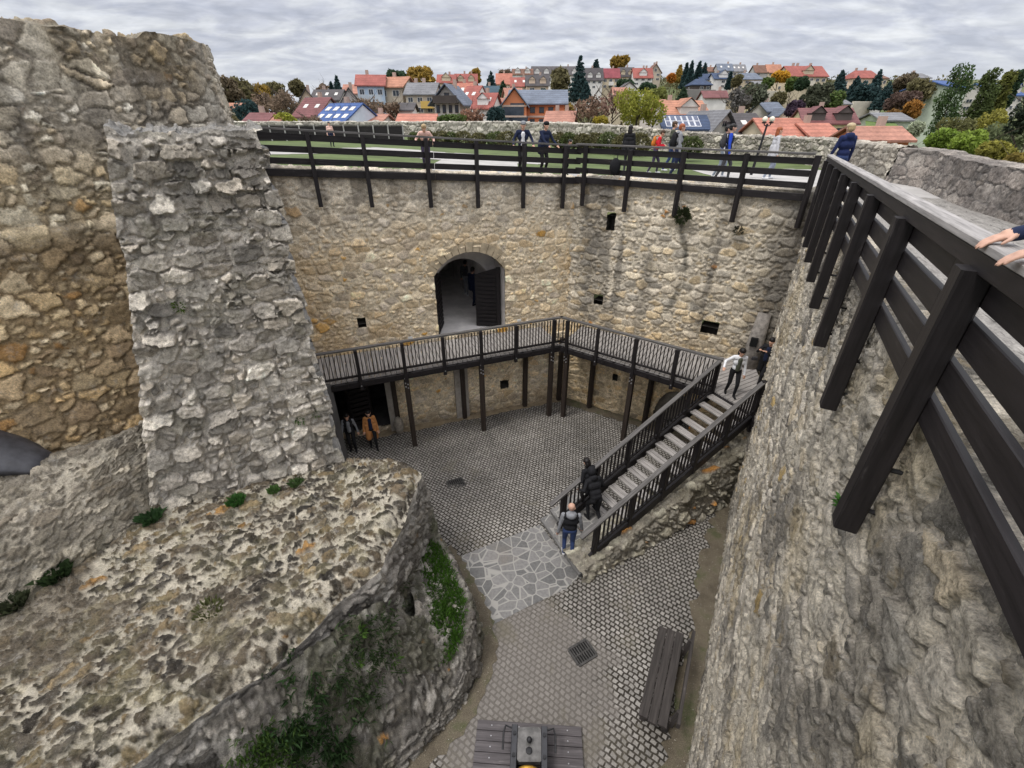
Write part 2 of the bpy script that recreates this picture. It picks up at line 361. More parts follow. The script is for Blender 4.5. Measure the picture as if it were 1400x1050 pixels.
# ------------------------------------------------------------------ far right wall
holeR = [lambda s, z: (s > 1.30) & (s < 1.62) & (z > 7.15) & (z < 7.78), lambda s, z: (s > 1.1) & (s < 1.48) & (z > 4.28) & (z < 4.68),
         lambda s, z: (s > 5.1) & (s < 5.66) & (z > 3.98) & (z < 4.48), lambda s, z: (s > 2.2) & (s < 2.42) & (z > 1.5) & (z < 1.8),
         lambda s, z: ((s-4.75)/.72)**2+((z-.3)/1.45)**2 < 1]
def styleR(S, H, P):
    h, c, f, r, d = masonry(S+40, H, .44, .26, .8, 13, PAL_GREY+PAL_BEIGE[:2], (.51, .475, .415), .016, .03, .04, .045, .07, orange=.006, cvar=.5)
    c = c*np.array([1.25, 1.19, 1.08])
    w = sstep(4.6, 2.2, H+1.2*(fbm(S*.8, H*.8, 22, 3)-.5))
    c = c*(1-w[..., None])+(c*np.array([1.05, .95, .78]))*w[..., None]
    c = tintmix(c, .85*streaks(S+11, H, 8.95, 33, 8.5, .44), (.06, .055, .05))
    c = tintmix(c, .7*sstep(.16, .02, np.abs(S-3.95-.25*np.sin(H*1.3)))*sstep(8.5, 7.6, H)*sstep(3.8, 5.5, H)*fbm(S*6, H*3, 9, 3)*1.5, (.05, .05, .04))
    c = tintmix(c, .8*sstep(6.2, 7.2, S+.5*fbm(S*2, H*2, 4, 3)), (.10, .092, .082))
    return h, c, f
rw = empty('court_wall', tuple(Rp(3.5)), 'grey stained rubble wall with three putlog holes, right of the court corner', 'wall')
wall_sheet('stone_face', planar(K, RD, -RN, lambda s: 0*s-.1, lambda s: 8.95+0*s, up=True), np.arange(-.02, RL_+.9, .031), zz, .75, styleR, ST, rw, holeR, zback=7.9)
# recesses behind the small holes
dark = m_plain('recess_shade', (.06, .054, .047), .95, 8, .4)  # near-black colour paints the shade inside the small wall holes
def recess(par, pf, s0, s1, z0, z1, dep, mat, name='recess'):
    q = [pf(s0, -.03, z0), pf(s1, -.03, z0), pf(s1, -.03, z1), pf(s0, -.03, z1)]; b = [pf(s0, -dep, z0), pf(s1, -dep, z0), pf(s1, -dep, z1), pf(s0, -dep, z1)]
    e = .02; V = q+b
    mesh_obj(name, V, [[0, 1, 5, 4], [1, 2, 6, 5], [2, 3, 7, 6], [3, 0, 4, 7], [4, 5, 6, 7]], mat, par)
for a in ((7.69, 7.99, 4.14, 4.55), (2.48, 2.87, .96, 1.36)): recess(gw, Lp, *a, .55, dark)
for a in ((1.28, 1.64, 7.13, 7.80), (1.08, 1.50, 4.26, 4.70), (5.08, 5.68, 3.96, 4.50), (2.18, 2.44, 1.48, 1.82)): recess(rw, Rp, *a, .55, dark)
# blind arch in the far right wall, below the landing
nseg = 16; arc = [(4.75+.74*math.cos(math.pi*k/nseg), .3+1.47*math.sin(math.pi*k/nseg)) for k in range(nseg+1)]
V = [Rp(s, .02, z) for s, z in arc]+[Rp(s, -.35, z) for s, z in arc]+[Rp(4.75, -.35, .3)]
mesh_obj('arch_niche', V, [[k, k+1, nseg+2+k, nseg+1+k] for k in range(nseg)]+[[nseg+1+k, nseg+2+k, 2*nseg+2] for k in range(nseg)], m_plain('niche_stone', (.2, .18, .15), .95, 5, .4), rw)
# ------------------------------------------------------------------ gateway: voussoirs, jambs, passage, leaves
vs = MB(); c0 = (GA0+GA1)/2; aa = (GA1-GA0)/2; rr = (aa*aa+(GAP-GSP)**2)/(2*(GAP-GSP)); th = math.asin(aa/rr); nv_ = 13
vcol = m_plain('voussoir_stone', (.40, .33, .23), .95, 3, .35, .5, 30)
for k in range(nv_):
    t0 = -th+2*th*(k+.04)/nv_; t1 = -th+2*th*(k+.96)/nv_; q = rr+.30+.07*random.random(); prs = .03+.03*random.random()
    zc = GAP-rr
    def cp(t, r_, off): return Lp(c0-r_*math.sin(t), off, zc+r_*math.cos(t))
    V = [cp(t0, rr-.01, prs), cp(t1, rr-.01, prs), cp(t1, q, prs), cp(t0, q, prs), cp(t0, rr-.01, -.5), cp(t1, rr-.01, -.5), cp(t1, q, -.1), cp(t0, q, -.1)]
    vs.add(V, [[0, 1, 2, 3], [1, 0, 4, 5], [2, 1, 5, 6], [3, 2, 6, 7], [0, 3, 7, 4]])
vs.build('arch_ring', vcol, gw)
pas = MB(); pm = m_plain('passage_plaster', (.52, .49, .47), .95, 2, .25); pf_m = m_plain('passage_floor', (.68, .65, .63), .9, 1.5, .2)
prof = [(GA0-.0, ZGU-.1)]+[(GA0+(GA1-GA0)*k/14, float(arch_z(GA0+(GA1-GA0)*k/14))) for k in range(15)]+[(GA1, ZGU-.1)]
inn_p = [(GA0+.22, ZGU-.1)]+[(GA0+.22+(GA1-GA0-.44)*k/14, float(arch_z(GA0+(GA1-GA0)*k/14))-.55) for k in range(15)]+[(GA1-.22, ZGU-.1)]
n = len(prof)
V = [Lp(s, -.02, z) for s, z in prof]+[Lp(s, -1.25, z) for s, z in prof]+[Lp(s, -1.25, z) for s, z in inn_p]+[Lp(s, -9, z) for s, z in inn_p]
F = [[j*n+k, j*n+k+1, (j+1)*n+k+1, (j+1)*n+k] for j in range(3) for k in range(n-1)]+[list(range(3*n, 4*n))]
mesh_obj('passage_vault', V, F, pm, gw)
mesh_obj('passage_floor', [Lp(GA0-.1, .0, ZGU+.004), Lp(GA1+.1, .0, ZGU+.004), Lp(GA1+.1, -9, ZGU+.004), Lp(GA0-.1, -9, ZGU+.004)], [[0, 1, 2, 3]], pf_m, gw)
WD = m_wood('dark_timber', (.0165, .014, .0148), (.15, .138, .135), .55, .5)
WDB = m_wood('dark_brown_timber', (.035, .026, .021), (.15, .13, .12), .5, .6)
WG = m_wood('weathered_plank', (.30, .28, .265), (.5, .48, .46), .5, .85)
def leaf(par, t, off, ang, wid, top, name):
    d = LD*math.cos(ang)+LN*math.sin(ang); nn = np.array([-d[1], d[0]]); p0 = Lp(t, off, 5)[:2]
    m = MB(); ZG = ZGU; hgt = top-ZG-.05; nb = 13
    def at(a, o, z): q = p0+d*a+nn*o; return np.array([q[0], q[1], CAM_H+(z-CAM_H)*UPK])
    sl = .32*wid
    m.add([at(0, .03, ZG+.05), at(wid, .03, ZG+.05), at(wid, .03, top-sl), at(0, .03, top), at(0, -.03, ZG+.05), at(wid, -.03, ZG+.05), at(wid, -.03, top-sl), at(0, -.03, top)],
          [[0, 1, 2, 3], [7, 6, 5, 4], [0, 4, 5, 1], [1, 5, 6, 2], [2, 6, 7, 3], [3, 7, 4, 0]])
    leafo = m.build(name, WD, par)
    b = MB()
    for k in range(nb):
        z = ZG+.16+k*(hgt-.3)/nb; e = wid-.1 if z < top-sl else wid*.62
        for o in (.055, -.055): b.beam(at(.16, o, z), at(e, o*.8, z-.0), .045, .1, up=(0, 0, 1))
    b.build('louvre_boards', WD, leafo)
    f = MB(); f.beam(at(.06, 0, ZG+.05), at(.06, 0, top-.02), .12, .14, up=(d[0], d[1], 0)); f.build('hinge_stile', WD, leafo)
leaf(gw, GA0+.06, -.42, R(-28), 1.0, 5.95, 'door'); leaf(gw, GA1-.05, -.42, R(180+68), 1.15, 6.0, 'door')
# low opening under the gallery: dark chamber, slatted leaf, side wall, kerb stone
lowm = m_plain('cellar_shade', (.045, .043, .043), .95, 3, .3)  # chamber walls coloured almost black, so its shade is painted in
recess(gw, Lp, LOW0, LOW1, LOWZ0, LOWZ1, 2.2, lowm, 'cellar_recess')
m = MB(); a0, a1 = 8.1, 8.75
for k in range(9): m.beam(Lp(a0, -.25, .5+k*.2), Lp(a1, -.12, .5+k*.2), .04, .13)
m.beam(Lp(a0-.05, -.27, .3), Lp(a0-.05, -.27, 2.25), .1, .1, up=(1, 0, 0)); m.beam(Lp(a1+.05, -.14, .3), Lp(a1+.05, -.14, 2.25), .1, .1, up=(1, 0, 0))
m.build('cellar_door', WD, gw)
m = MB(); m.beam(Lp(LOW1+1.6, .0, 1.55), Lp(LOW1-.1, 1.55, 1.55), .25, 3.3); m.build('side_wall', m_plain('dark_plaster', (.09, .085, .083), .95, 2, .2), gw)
m = MB(); m.ellipsoid(Lp(7.15, .35, .35), (.19, .19, .42), nu=12, noise_amp=.12); kst = m.build('guard_stone', m_plain('guard_stone_grey', (.27, .24, .2), .95, 8, .4, .6, 20), None, True)
tag(kst, 'rounded grey guard stone at the foot of the tan wall beside the dark cellar opening', 'guard stone')
# earth bank along the foot of the walls
def ribbon(name, pts, wid, z_off, mat, kind='structure', nsub=30, jit=.12):
    pts = np.array(pts, float); cum = np.concatenate([[0], np.cumsum(np.linalg.norm(np.diff(pts, axis=0), axis=1))]); q = np.linspace(0, cum[-1], nsub)
    c = np.stack([np.interp(q, cum, pts[:, k]) for k in (0, 1)], 1); d = np.gradient(c, axis=0); d /= np.linalg.norm(d, axis=1)[:, None]; nn = np.stack([-d[:, 1], d[:, 0]], 1)
    V = []
    for k in range(nsub):
        w1 = wid[0]+jit*(random.random()-.5); w2 = wid[1]+jit*(random.random()-.5)
        for w_ in (w1, (w1+w2)/2, w2): p = c[k]+nn[k]*w_; V.append((p[0], p[1], float(gz(*p))+z_off))
    F = [[3*k+j, 3*k+j+1, 3*k+4+j, 3*k+3+j] for k in range(nsub-1) for j in (0, 1)]
    return tag(mesh_obj(name, V, F, mat, None, True), kind=kind)
def m_earth():
    m, nt, b = new_mat('earth'); p = coord(nt)
    a = noise(nt, p, 1.6, 5, .65); c = rampv(nt, a, [(.35, (.085, .07, .05)), (.52, (.125, .105, .075)), (.68, (.065, .075, .032))])
    c = mixc(nt, 'MULTIPLY', 1, c, rampv(nt, noise(nt, p, 60, 3), [(.3, .6), (.7, 1.4)]))
    c = mixc(nt, 'MIX', rampv(nt, noise(nt, p, 38, 1, .3), [(.74, 0.0), (.78, .8)]), c, (.42, .39, .34))
    nt.links.new(c, b.inputs['Base Color']); bump(nt, b, noise(nt, p, 45, 5), .8, .02); return m
EARTH = m_earth()
# ------------------------------------------------------------------ court paving
def m_cobble():
    m, nt, b = new_mat('granite_setts'); p = coord(nt)
    w = N(nt, 'ShaderNodeTexNoise'); w.inputs['Scale'].default_value = 5; w.inputs['Detail'].default_value = 3; nt.links.new(p, w.inputs['Vector'])
    sub = N(nt, 'ShaderNodeVectorMath', operation='SUBTRACT'); nt.links.new(w.outputs['Color'], sub.inputs[0]); sub.inputs[1].default_value = (.5, .5, .5)
    sc = N(nt, 'ShaderNodeVectorMath', operation='SCALE'); nt.links.new(sub.outputs[0], sc.inputs[0]); sc.inputs['Scale'].default_value = .09
    ad = N(nt, 'ShaderNodeVectorMath', operation='ADD'); nt.links.new(p, ad.inputs[0]); nt.links.new(sc.outputs[0], ad.inputs[1])
    mp = N(nt, 'ShaderNodeMapping'); mp.inputs['Rotation'].default_value = (0, 0, R(38)); nt.links.new(ad.outputs[0], mp.inputs['Vector'])
    br = N(nt, 'ShaderNodeTexBrick'); br.offset = .5; nt.links.new(mp.outputs[0], br.inputs['Vector'])
    for k, v in (('Scale', 1.0), ('Mortar Size', .019), ('Mortar Smooth', .3), ('Bias', 0.0), ('Brick Width', .125), ('Row Height', .108)): br.inputs[k].default_value = v
    br.inputs['Color1'].default_value = (.21, .197, .18, 1); br.inputs['Color2'].default_value = (.31, .29, .265, 1); br.inputs['Mortar'].default_value = (.032, .027, .021, 1)
    c = mixc(nt, 'MULTIPLY', 1, br.outputs['Color'], rampv(nt, noise(nt, p, 30, 4), [(.3, .75), (.7, 1.25)]))
    c = mixc(nt, 'MULTIPLY', 1, c, rampv(nt, noise(nt, p, .55, 4), [(.3, .68), (.7, 1.2)]))
    # worn dusty patch where earth fills the joints
    d = N(nt, 'ShaderNodeVectorMath', operation='DISTANCE'); nt.links.new(p, d.inputs[0]); d.inputs[1].default_value = (.1, 5.1, .5)
    dn = N(nt, 'ShaderNodeMath', operation='MULTIPLY_ADD'); nt.links.new(noise(nt, p, 1.7, 7, .75), dn.inputs[0]); dn.inputs[1].default_value = -3.6; nt.links.new(d.outputs['Value'], dn.inputs[2])
    msk = rampv(nt, dn.outputs[0], [(0.0, .7), (.5, 0.0)])
    c = mixc(nt, 'MIX', msk, c, (.165, .148, .132))
    ms2 = rampv(nt, noise(nt, p, .8, 5, .7), [(.56, 0.0), (.72, .75)])
    c = mixc(nt, 'MIX', ms2, c, (.13, .115, .085))
    nt.links.new(c, b.inputs['Base Color']); b.inputs['Roughness'].default_value = .8
    inv = N(nt, 'ShaderNodeMath', operation='SUBTRACT'); inv.inputs[0].default_value = 1; nt.links.new(br.outputs['Fac'], inv.inputs[1])
    bump(nt, b, inv.outputs[0], .6, .03); return m
X, Y = np.meshgrid(np.arange(-10, 11, .3), np.arange(-4, 19.2, .3)); G = np.stack([X, Y, gz(X, Y)], -1)
tag(mesh_obj('courtyard_ground', G.reshape(-1, 3), grid_faces(*X.shape), m_cobble(), None, True), kind='structure')
def m_flag():
    m, nt, b = new_mat('crazy_paving'); p = coord(nt)
    v = N(nt, 'ShaderNodeTexVoronoi', feature='DISTANCE_TO_EDGE'); v.inputs['Scale'].default_value = 3.3; v.inputs['Randomness'].default_value = 1
    v2 = N(nt, 'ShaderNodeTexVoronoi', feature='F1'); v2.inputs['Scale'].default_value = 3.3
    w = N(nt, 'ShaderNodeMapping'); nt.links.new(p, w.inputs['Vector']); w.inputs['Scale'].default_value = (1, 1, 0)
    for q in (v, v2): nt.links.new(w.outputs[0], q.inputs['Vector'])
    sep = N(nt, 'ShaderNodeSeparateColor'); nt.links.new(v2.outputs['Color'], sep.inputs[0])
    c = mixc(nt, 'MIX', sep.outputs[0], (.12, .118, .116), (.20, .193, .187))
    c = mixc(nt, 'MULTIPLY', 1, c, rampv(nt, noise(nt, p, 14, 5), [(.3, .8), (.7, 1.2)]))
    f = rampv(nt, v.outputs['Distance'], [(.03, 1.0), (.06, 0.0)])
    c = mixc(nt, 'MIX', f, c, (.29, .28, .26))
    c = mixc(nt, 'MIX', rampv(nt, noise(nt, p, 1.2, 4), [(.55, 0.0), (.75, .35)]), c, (.2, .17, .14))
    nt.links.new(c, b.inputs['Base Color']); bump(nt, b, v.outputs['Distance'], .25, .02); return m
fl = [(-1.75, 8.05), (.82, 9.35), (1.72, 7.62), (1.35, 7.25), (.35, 6.75), (-.85, 6.1), (-1.4, 7.2)]
FLAG = m_flag()
cx = np.array(fl).mean(0); V = [(p[0], p[1], float(gz(*p))+.008) for p in fl]+[(cx[0], cx[1], float(gz(*cx))+.008)]
tag(mesh_obj('flagstone_paving', V, [[k, (k+1) % len(fl), len(fl)] for k in range(len(fl))], FLAG), kind='structure')
ribbon('earth_verge', [Cp(t, .25)[:2] for t in np.linspace(-3, 11.5, 12)], (-.5, .24), .016, EARTH, nsub=90, jit=.30)
ribbon('wall_foot_earth', [Lp(t, .12)[:2] for t in np.linspace(8, .1, 8)], (-.25, .22), .012, m_plain('pale_earth', (.24, .19, .125), .95, 3, .35, .6), nsub=40)
ribbon('wall_foot_soil', [Rp(t, .15)[:2] for t in np.linspace(.1, 6, 8)], (-.35, .35), .014, EARTH, nsub=40)
# ------------------------------------------------------------------ castle wall on the right (near)
tt = [-3.6]; 
while tt[-1] < 13.4: tt.append(tt[-1]+max(.012, .0042*math.hypot(*(CA+CD*tt[-1]))+.004))
tt = np.array(tt); hz = np.concatenate([np.linspace(0, .55, 190, endpoint=False), np.linspace(.55, 1, 330)])
def styleC(S, H, P):
    h, c, f, r, d = masonry(S, H, .38, .24, .95, 23, PAL_RIGHT, (.52, .48, .42), .022, .018, .032, .034, .08, orange=.015, orange_col=(.42, .31, .14), rough=.02, bulge=.1, cvar=1.0, rag=.035)
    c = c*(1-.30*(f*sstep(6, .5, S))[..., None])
    k = fbm(S*1.1, H*1.1, 77, 4)
    c = tintmix(c, .65*sstep(.52, .68, k), (.14, .13, .117)); c = tintmix(c, .45*sstep(.5, .3, k), (.54, .50, .43))
    c = tintmix(c, .35*sstep(.6, .75, fbm(S*.7, H*.9, 78, 4)), (.42, .33, .17))
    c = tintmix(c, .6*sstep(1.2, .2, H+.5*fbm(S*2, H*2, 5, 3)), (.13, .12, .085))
    c = c*np.array([1.22, 1.19, 1.12]); pit = sstep(.62, .78, fbm(S*22, H*22, 79, 3)); c = c*(1-.45*pit[..., None]); h = h-.012*pit
    return h*.9, c, f
def offC(S, H): return .03*sstep(0, 9, H)-.02*np.sin(S*.8)-.02
cw_ = empty('castle_wall', tuple(Cp(4, -.3)), 'tall rough grey castle wall under the near black fence on the right', 'wall')
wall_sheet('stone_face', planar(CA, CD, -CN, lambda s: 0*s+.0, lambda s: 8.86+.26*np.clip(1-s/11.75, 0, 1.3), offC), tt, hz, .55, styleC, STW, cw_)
# ================================================================== left side: bastion, pier, tower
E_px = [(470, 630), (493, 621), (530, 622), (563, 628), (576, 638), (566, 655), (556, 691), (545, 714), (517, 770), (489, 793), (447, 826), (414, 859), (349, 915), (261, 970), (177, 1031), (60, 1130)]
E = np.array([onz(u, v, 3.5)[:2] for u, v in E_px])
S_px = [(466, 628, 3.7), (440, 640, 3.7), (400, 652, 3.7), (350, 665, 3.7), (300, 680, 3.75), (250, 695, 3.75), (205, 705, 3.75), (150, 745, 3.75), (80, 795, 3.75), (0, 845, 3.75), (-120, 900, 3.75), (-300, 960, 3.75)]
S_ = np.array([onz(*p)[:2] for p in S_px])
def resample(Q, n, smooth=0):
    c = np.concatenate([[0], np.cumsum(np.linalg.norm(np.diff(Q, axis=0), axis=1))]); q = np.linspace(0, c[-1], n)
    o = np.stack([np.interp(q, c, Q[:, k]) for k in range(Q.shape[1])], 1)
    for _ in range(smooth): o[1:-1] = (o[:-2]+2*o[1:-1]+o[2:])/4
    return o, q
NE = 430
Ec, es = resample(E, NE, 60); Sc_, _ = resample(S_, NE, 80)
d = np.gradient(Ec, axis=0); d /= np.linalg.norm(d, axis=1)[:, None]; EN = np.stack([-d[:, 1], d[:, 0]], 1)
if (EN*(Ec-Sc_)).sum() < 0: EN = -EN
Ec = Ec+EN*(.16*(fbm(es*1.6, es*0, 39, 4)-.5))[:, None]                                              # outward
ba = empty('bastion_wall', (-3.5, 6, .5), 'broad curved bastion in the lower left with a pale mortared top studded with dark pitted stones', 'bastion wall')
# top sheet with a worn shoulder
w = np.concatenate([np.linspace(0, .12, 22, endpoint=False), np.linspace(.12, 1, 250)])
Pt = Ec[None]*(1-w)[:, None, None]+Sc_[None]*w[:, None, None]
dist = np.linalg.norm(Ec-Sc_, axis=1)[None]*w[:, None]
zt = 3.5+.25*w[:, None]-.22*sstep(.35, 0, dist)+.16*(fbm(Pt[..., 0]*.9, Pt[..., 1]*.9, 3, 4)-.5)
P = np.concatenate([Pt, zt[..., None]], -1)
a_ = R(35); sx = P[..., 0]*math.cos(a_)+P[..., 1]*math.sin(a_); sy = -P[..., 0]*math.sin(a_)+P[..., 1]*math.cos(a_)
h, c, f, r, dd = masonry(sx, sy, .29, .20, 1.0, 43, PAL_BROWN, (.42, .38, .305), .02, .018, .05, .045, .14, bulge=.1, rag=.06, split=.3, orange=.02, orange_col=(.30, .17, .06), rough=.045, mortar_var=.3)
far = sstep(3.2, 5.2, np.hypot(P[..., 0]+3.2, P[..., 1]-8.6)+1.5*(fbm(sx*.6, sy*.6, 8, 3)-.5))     # mortar is cleaner near the pier
pit = sstep(.5, .75, fbm(sx*17, sy*17, 44, 4)); c = c*(1-(.55*pit*f)[..., None]); h = h-.03*pit*f
mo2 = sstep(.48, .62, fbm(sx*.8, sy*.8, 46, 4))*far; c = tintmix(c, .65*mo2, (.12, .098, .07))
c = tintmix(c, .15*sstep(.55, .7, fbm(sx*2.3, sy*2.3, 47, 4)), (.19, .18, .09))
c = tintmix(c, .2*sstep(.62, .72, fbm(sx*3.1, sy*3.1, 48, 4)), (.40, .35, .2))
h = h*sstep(0, .16, dist); sheet('mortared_top', P, h, c, STF, ba)
# outer face
nv = 150; zv = np.linspace(0, 1, nv); zb = -.2
Pf = np.zeros((nv, NE, 3)); zt0 = zt[0]
bat = (1-zv)[:, None]*.30
Pf[..., 0] = Ec[None, :, 0]+EN[None, :, 0]*bat; Pf[..., 1] = Ec[None, :, 1]+EN[None, :, 1]*bat; Pf[..., 2] = zb+(zt0[None]-zb)*zv[:, None]
SS = np.broadcast_to(es[None], Pf.shape[:2]); HH = Pf[..., 2]
h2, c2, f2, r2, _ = masonry(SS, HH, .42, .15, .95, 53, PAL_FACE, (.33, .305, .27), .012, .035, .055, .06, .08, orange=.006, rough=.06)
lay = fbm(SS*2, HH*14, 54, 4); h2 = h2+.05*(lay-.5); c2 = c2*(.55+.9*lay)[..., None]
c2 = tintmix(c2, .65*sstep(.5, .66, fbm(SS*1.1, HH*1.0, 55, 4)), (.085, .075, .06)); c2 = tintmix(c2, .5*sstep(.6, .72, fbm(SS*1.6, HH*1.3, 57, 4)), (.42, .40, .36))
c2 = tintmix(c2, .6*sstep(.5, .64, fbm(SS*1.4, HH*1.4, 56, 4))*sstep(2.6, 1.2, HH), (.055, .075, .022))
h2 = h2*np.minimum(1, (1-zv)*14)[:, None]
FACE_P = Pf+normals(Pf)*h2[..., None]; sheet('stone_face', Pf, h2, c2*.85, STF, ba)
# upper sloped strip between bastion top and tower
B_px = [(190, 585, 5.15), (130, 612, 5.15), (60, 632, 5.15), (0, 655, 5.15), (-80, 690, 5.15), (-200, 745, 5.15)]
A_px = [(205, 708, 3.7), (150, 745, 3.7), (80, 795, 3.7), (0, 845, 3.7), (-120, 900, 3.7), (-300, 960, 3.7)]
A3 = np.array([onz(*p) for p in A_px]); B3 = np.array([onz(*p) for p in B_px]); A3[0] += (A3[0]-A3[1])*.5; B3[0] += (B3[0]-B3[1])*.5
A3, _ = resample(A3, 260, 30); B3, _ = resample(B3, 260, 30); ds = np.cumsum(np.concatenate([[0], np.linalg.norm(np.diff(A3, axis=0), axis=1)]))
w = np.linspace(0, 1, 120); P = A3[None]*(1-w)[:, None, None]+B3[None]*w[:, None, None]
P[..., 2] += .22*np.sin(w*math.pi)[:, None]
bk = (B3-A3); bk[:, 2] = 0; bk /= np.linalg.norm(bk, axis=1)[:, None]
P2 = B3[None]+bk[None]*np.linspace(0.02, .5, 20)[:, None, None]; P2[..., 2] += -.25*(np.linspace(0, 1, 20)**2)[:, None]
P3 = P2[-1][None]+np.array([0, 0, -1.])[None, None]*np.linspace(.02, 3.5, 8)[:, None, None]
P = np.concatenate([P, P2, P3]); wl = np.cumsum(np.concatenate([[0], np.linalg.norm(np.diff(P[:, 130], axis=0), axis=1)]))
SS, WW = np.meshgrid(ds, wl)
h, c, f, r, dd = masonry(SS, WW, .40, .26, 1.0, 63, [(.33, .29, .23), (.24, .21, .165), (.40, .355, .28), (.17, .145, .11)], (.42, .375, .30), .022, .022, .05, .045, .12, rag=.05, orange=.03, orange_col=(.40, .26, .12), rough=.04)
c = tintmix(c, .55*sstep(.52, .68, fbm(SS*.9, WW*1.4, 65, 4)), (.13, .115, .085))
c = tintmix(c, .6*sstep(.9, .1, WW+.4*fbm(SS*2, WW*2, 66, 3))*sstep(.35, .6, fbm(SS*1.5, WW, 67, 3)), (.12, .11, .07))
strip = sheet('mortared_ledge', P, h, c, STF, None)
tag(strip, 'sloping mortared rubble ledge between the bastion top and the big round tower', 'ledge')
# lower plinth around the bastion, grass on its ledge
pl_px = [(590, 722, 1.5), (600, 735, 1.5), (613, 755, 1.5), (628, 786, 1.5), (640, 815, 1.5), (645, 845, 1.5), (640, 880, 1.45), (622, 920, 1.35), (590, 965, 1.2), (545, 1010, 1.1), (480, 1075, 1.0), (380, 1180, .9)]
Q = np.array([onz(*p) for p in pl_px]); Qc, qs = resample(Q, 360, 25); dq = np.gradient(Qc[:, :2], axis=0); dq /= np.linalg.norm(dq, axis=1)[:, None]
QN = np.stack([-dq[:, 1], dq[:, 0]], 1)
if (QN*(Qc[:, :2]-np.array([-4, 6]))).sum() < 0: QN = -QN
zv = np.linspace(0, 1, 70); zb = gz(Qc[:, 0], Qc[:, 1])-.15
Pf = np.zeros((70, 360, 3)); b_ = ((1-zv)*.22)[:, None]
Pf[..., 0] = Qc[None, :, 0]+QN[None, :, 0]*b_; Pf[..., 1] = Qc[None, :, 1]+QN[None, :, 1]*b_; Pf[..., 2] = zb[None]+(Qc[None, :, 2]-zb[None])*zv[:, None]
w = np.linspace(.02, 1, 45); Pw = np.zeros((45, 360, 3)); Pw[..., 0] = Qc[None, :, 0]-QN[None, :, 0]*(w*1.15)[:, None]; Pw[..., 1] = Qc[None, :, 1]-QN[None, :, 1]*(w*1.15)[:, None]
mrg = sstep(150, 235, np.arange(360)); Pf[..., 2] = zb[None]+(Qc[None, :, 2]*(1-mrg)+mrg*(zb[None]+.55)-zb[None])*zv[:, None]
Pw[..., 2] = Pf[-1][None, :, 2]+(.10*np.sin(w*3)+.25*w**2)[:, None]*(1-mrg)[None]+mrg[None]*(2.35*w**.85)[:, None]
P = np.concatenate([Pf, Pw]); wl = np.cumsum(np.concatenate([[0], np.linalg.norm(np.diff(P[:, 180], axis=0), axis=1)])); SS, WW = np.meshgrid(qs, wl)
h, c, f, r, dd = masonry(SS, WW, .38, .17, .95, 73, [tuple(.72*q for q in k) for k in PAL_FACE]+[(.27, .245, .21)], (.20, .183, .155), .012, .022, .05, .05, .09, orange=.006, rough=.05, bulge=.1)
lay = fbm(SS*2.2, WW*13, 774, 4); h = h+.05*(lay-.5); c = c*(.6+.8*lay)[..., None]
c = tintmix(c, .6*sstep(.48, .62, fbm(SS*1.2, WW*1.2, 75, 4)), (.06, .062, .032)); c = tintmix(c, .45*sstep(.60, .7, fbm(SS*2.1, WW*1.6, 76, 4)), (.36, .34, .30))
PLN_P = P+normals(P)*h[..., None]; pln = sheet('plinth_wall', P, h, c, STF, None)
tag(pln, 'low curved stone plinth with a grassy ledge wrapped around the foot of the bastion', 'plinth wall')
ribbon('plinth_foot_earth', Qc[::20, :2]+QN[::20]*.22, (-.15, .3) if (np.array([-dq[100, 1], dq[100, 0]])*QN[100]).sum() > 0 else (-.3, .15), .014, EARTH, nsub=60, jit=.12)
# ------------------------------------------------------------------ ruined pier
PB = onz(467, 632, 3.55)[:2]; PD = np.array([-.872, -.49]); PI = np.array([-.49, .872])         # right foot, direction to the left, inward
NS = 215; NV = 400; sv = np.linspace(0, 1, NS); zv = np.linspace(0, 1, NV)
Sg, Zg = np.meshgrid(sv, zv)
wbot, wtop = 3.95, 2.12
ztop_ = 10.50+.26*(fbm(sv*9, sv*0, 81, 4)-.5)
zb = 3.2; Hh = zb+(ztop_[None]-zb)*Zg
lw = lerp(wbot, wtop, Zg**.8)+.12*(fbm(Hh*3, Hh*0, 82, 3)-.5); rg = .10*(np.floor(Hh/.31+.3*fbm(Hh*2, Hh*0, 83, 2))%2-.5)*1+.16*(fbm(Hh*2.2, Hh*0, 84, 3)-.5)
along = rg+(lw-rg)*Sg
back = .55*Zg                                                                                  # the face leans back
P = np.stack([PB[0]+PD[0]*along+PI[0]*back, PB[1]+PD[1]*along+PI[1]*back, Hh], -1)
h, c, f, r, dd = masonry(along, Hh, .46, .28, .65, 85, PAL_PIER, (.50, .475, .44), .022, .022, .13, .13, .07, rag=.04, orange=.002, rough=.045, split=.4, bulge=.12)
chunk = fbm(along*2.2, Hh*3.0, 86, 3); h = h+.035*(chunk-.5)
rub = sstep(8.0, 9.6, Hh+.8*(fbm(along, Hh, 87, 3)-.5)); c = c*(1-.12*rub[..., None])
c = c*(.62+.62*fbm(along*6, Hh*6, 88, 4))[..., None]*np.array([1.5, 1.45, 1.36])
c = tintmix(c, .35*sstep(.58, .72, fbm(along*1.2, Hh*1.2, 89, 4)), (.13, .125, .115)); c = tintmix(c, .3*sstep(.6, .72, fbm(along*2, Hh*2, 90, 4)), (.30, .28, .2))
pr = empty('ruined_pier', (PB[0]-1.8, PB[1]-.6, 3.5), 'tall broken pier of rough grey rubble standing on the bastion beside the tower', 'ruined wall')
h = h*(1-sstep(.975, 1, Zg)); sheet('rubble_face', P, h, c, STF, pr)
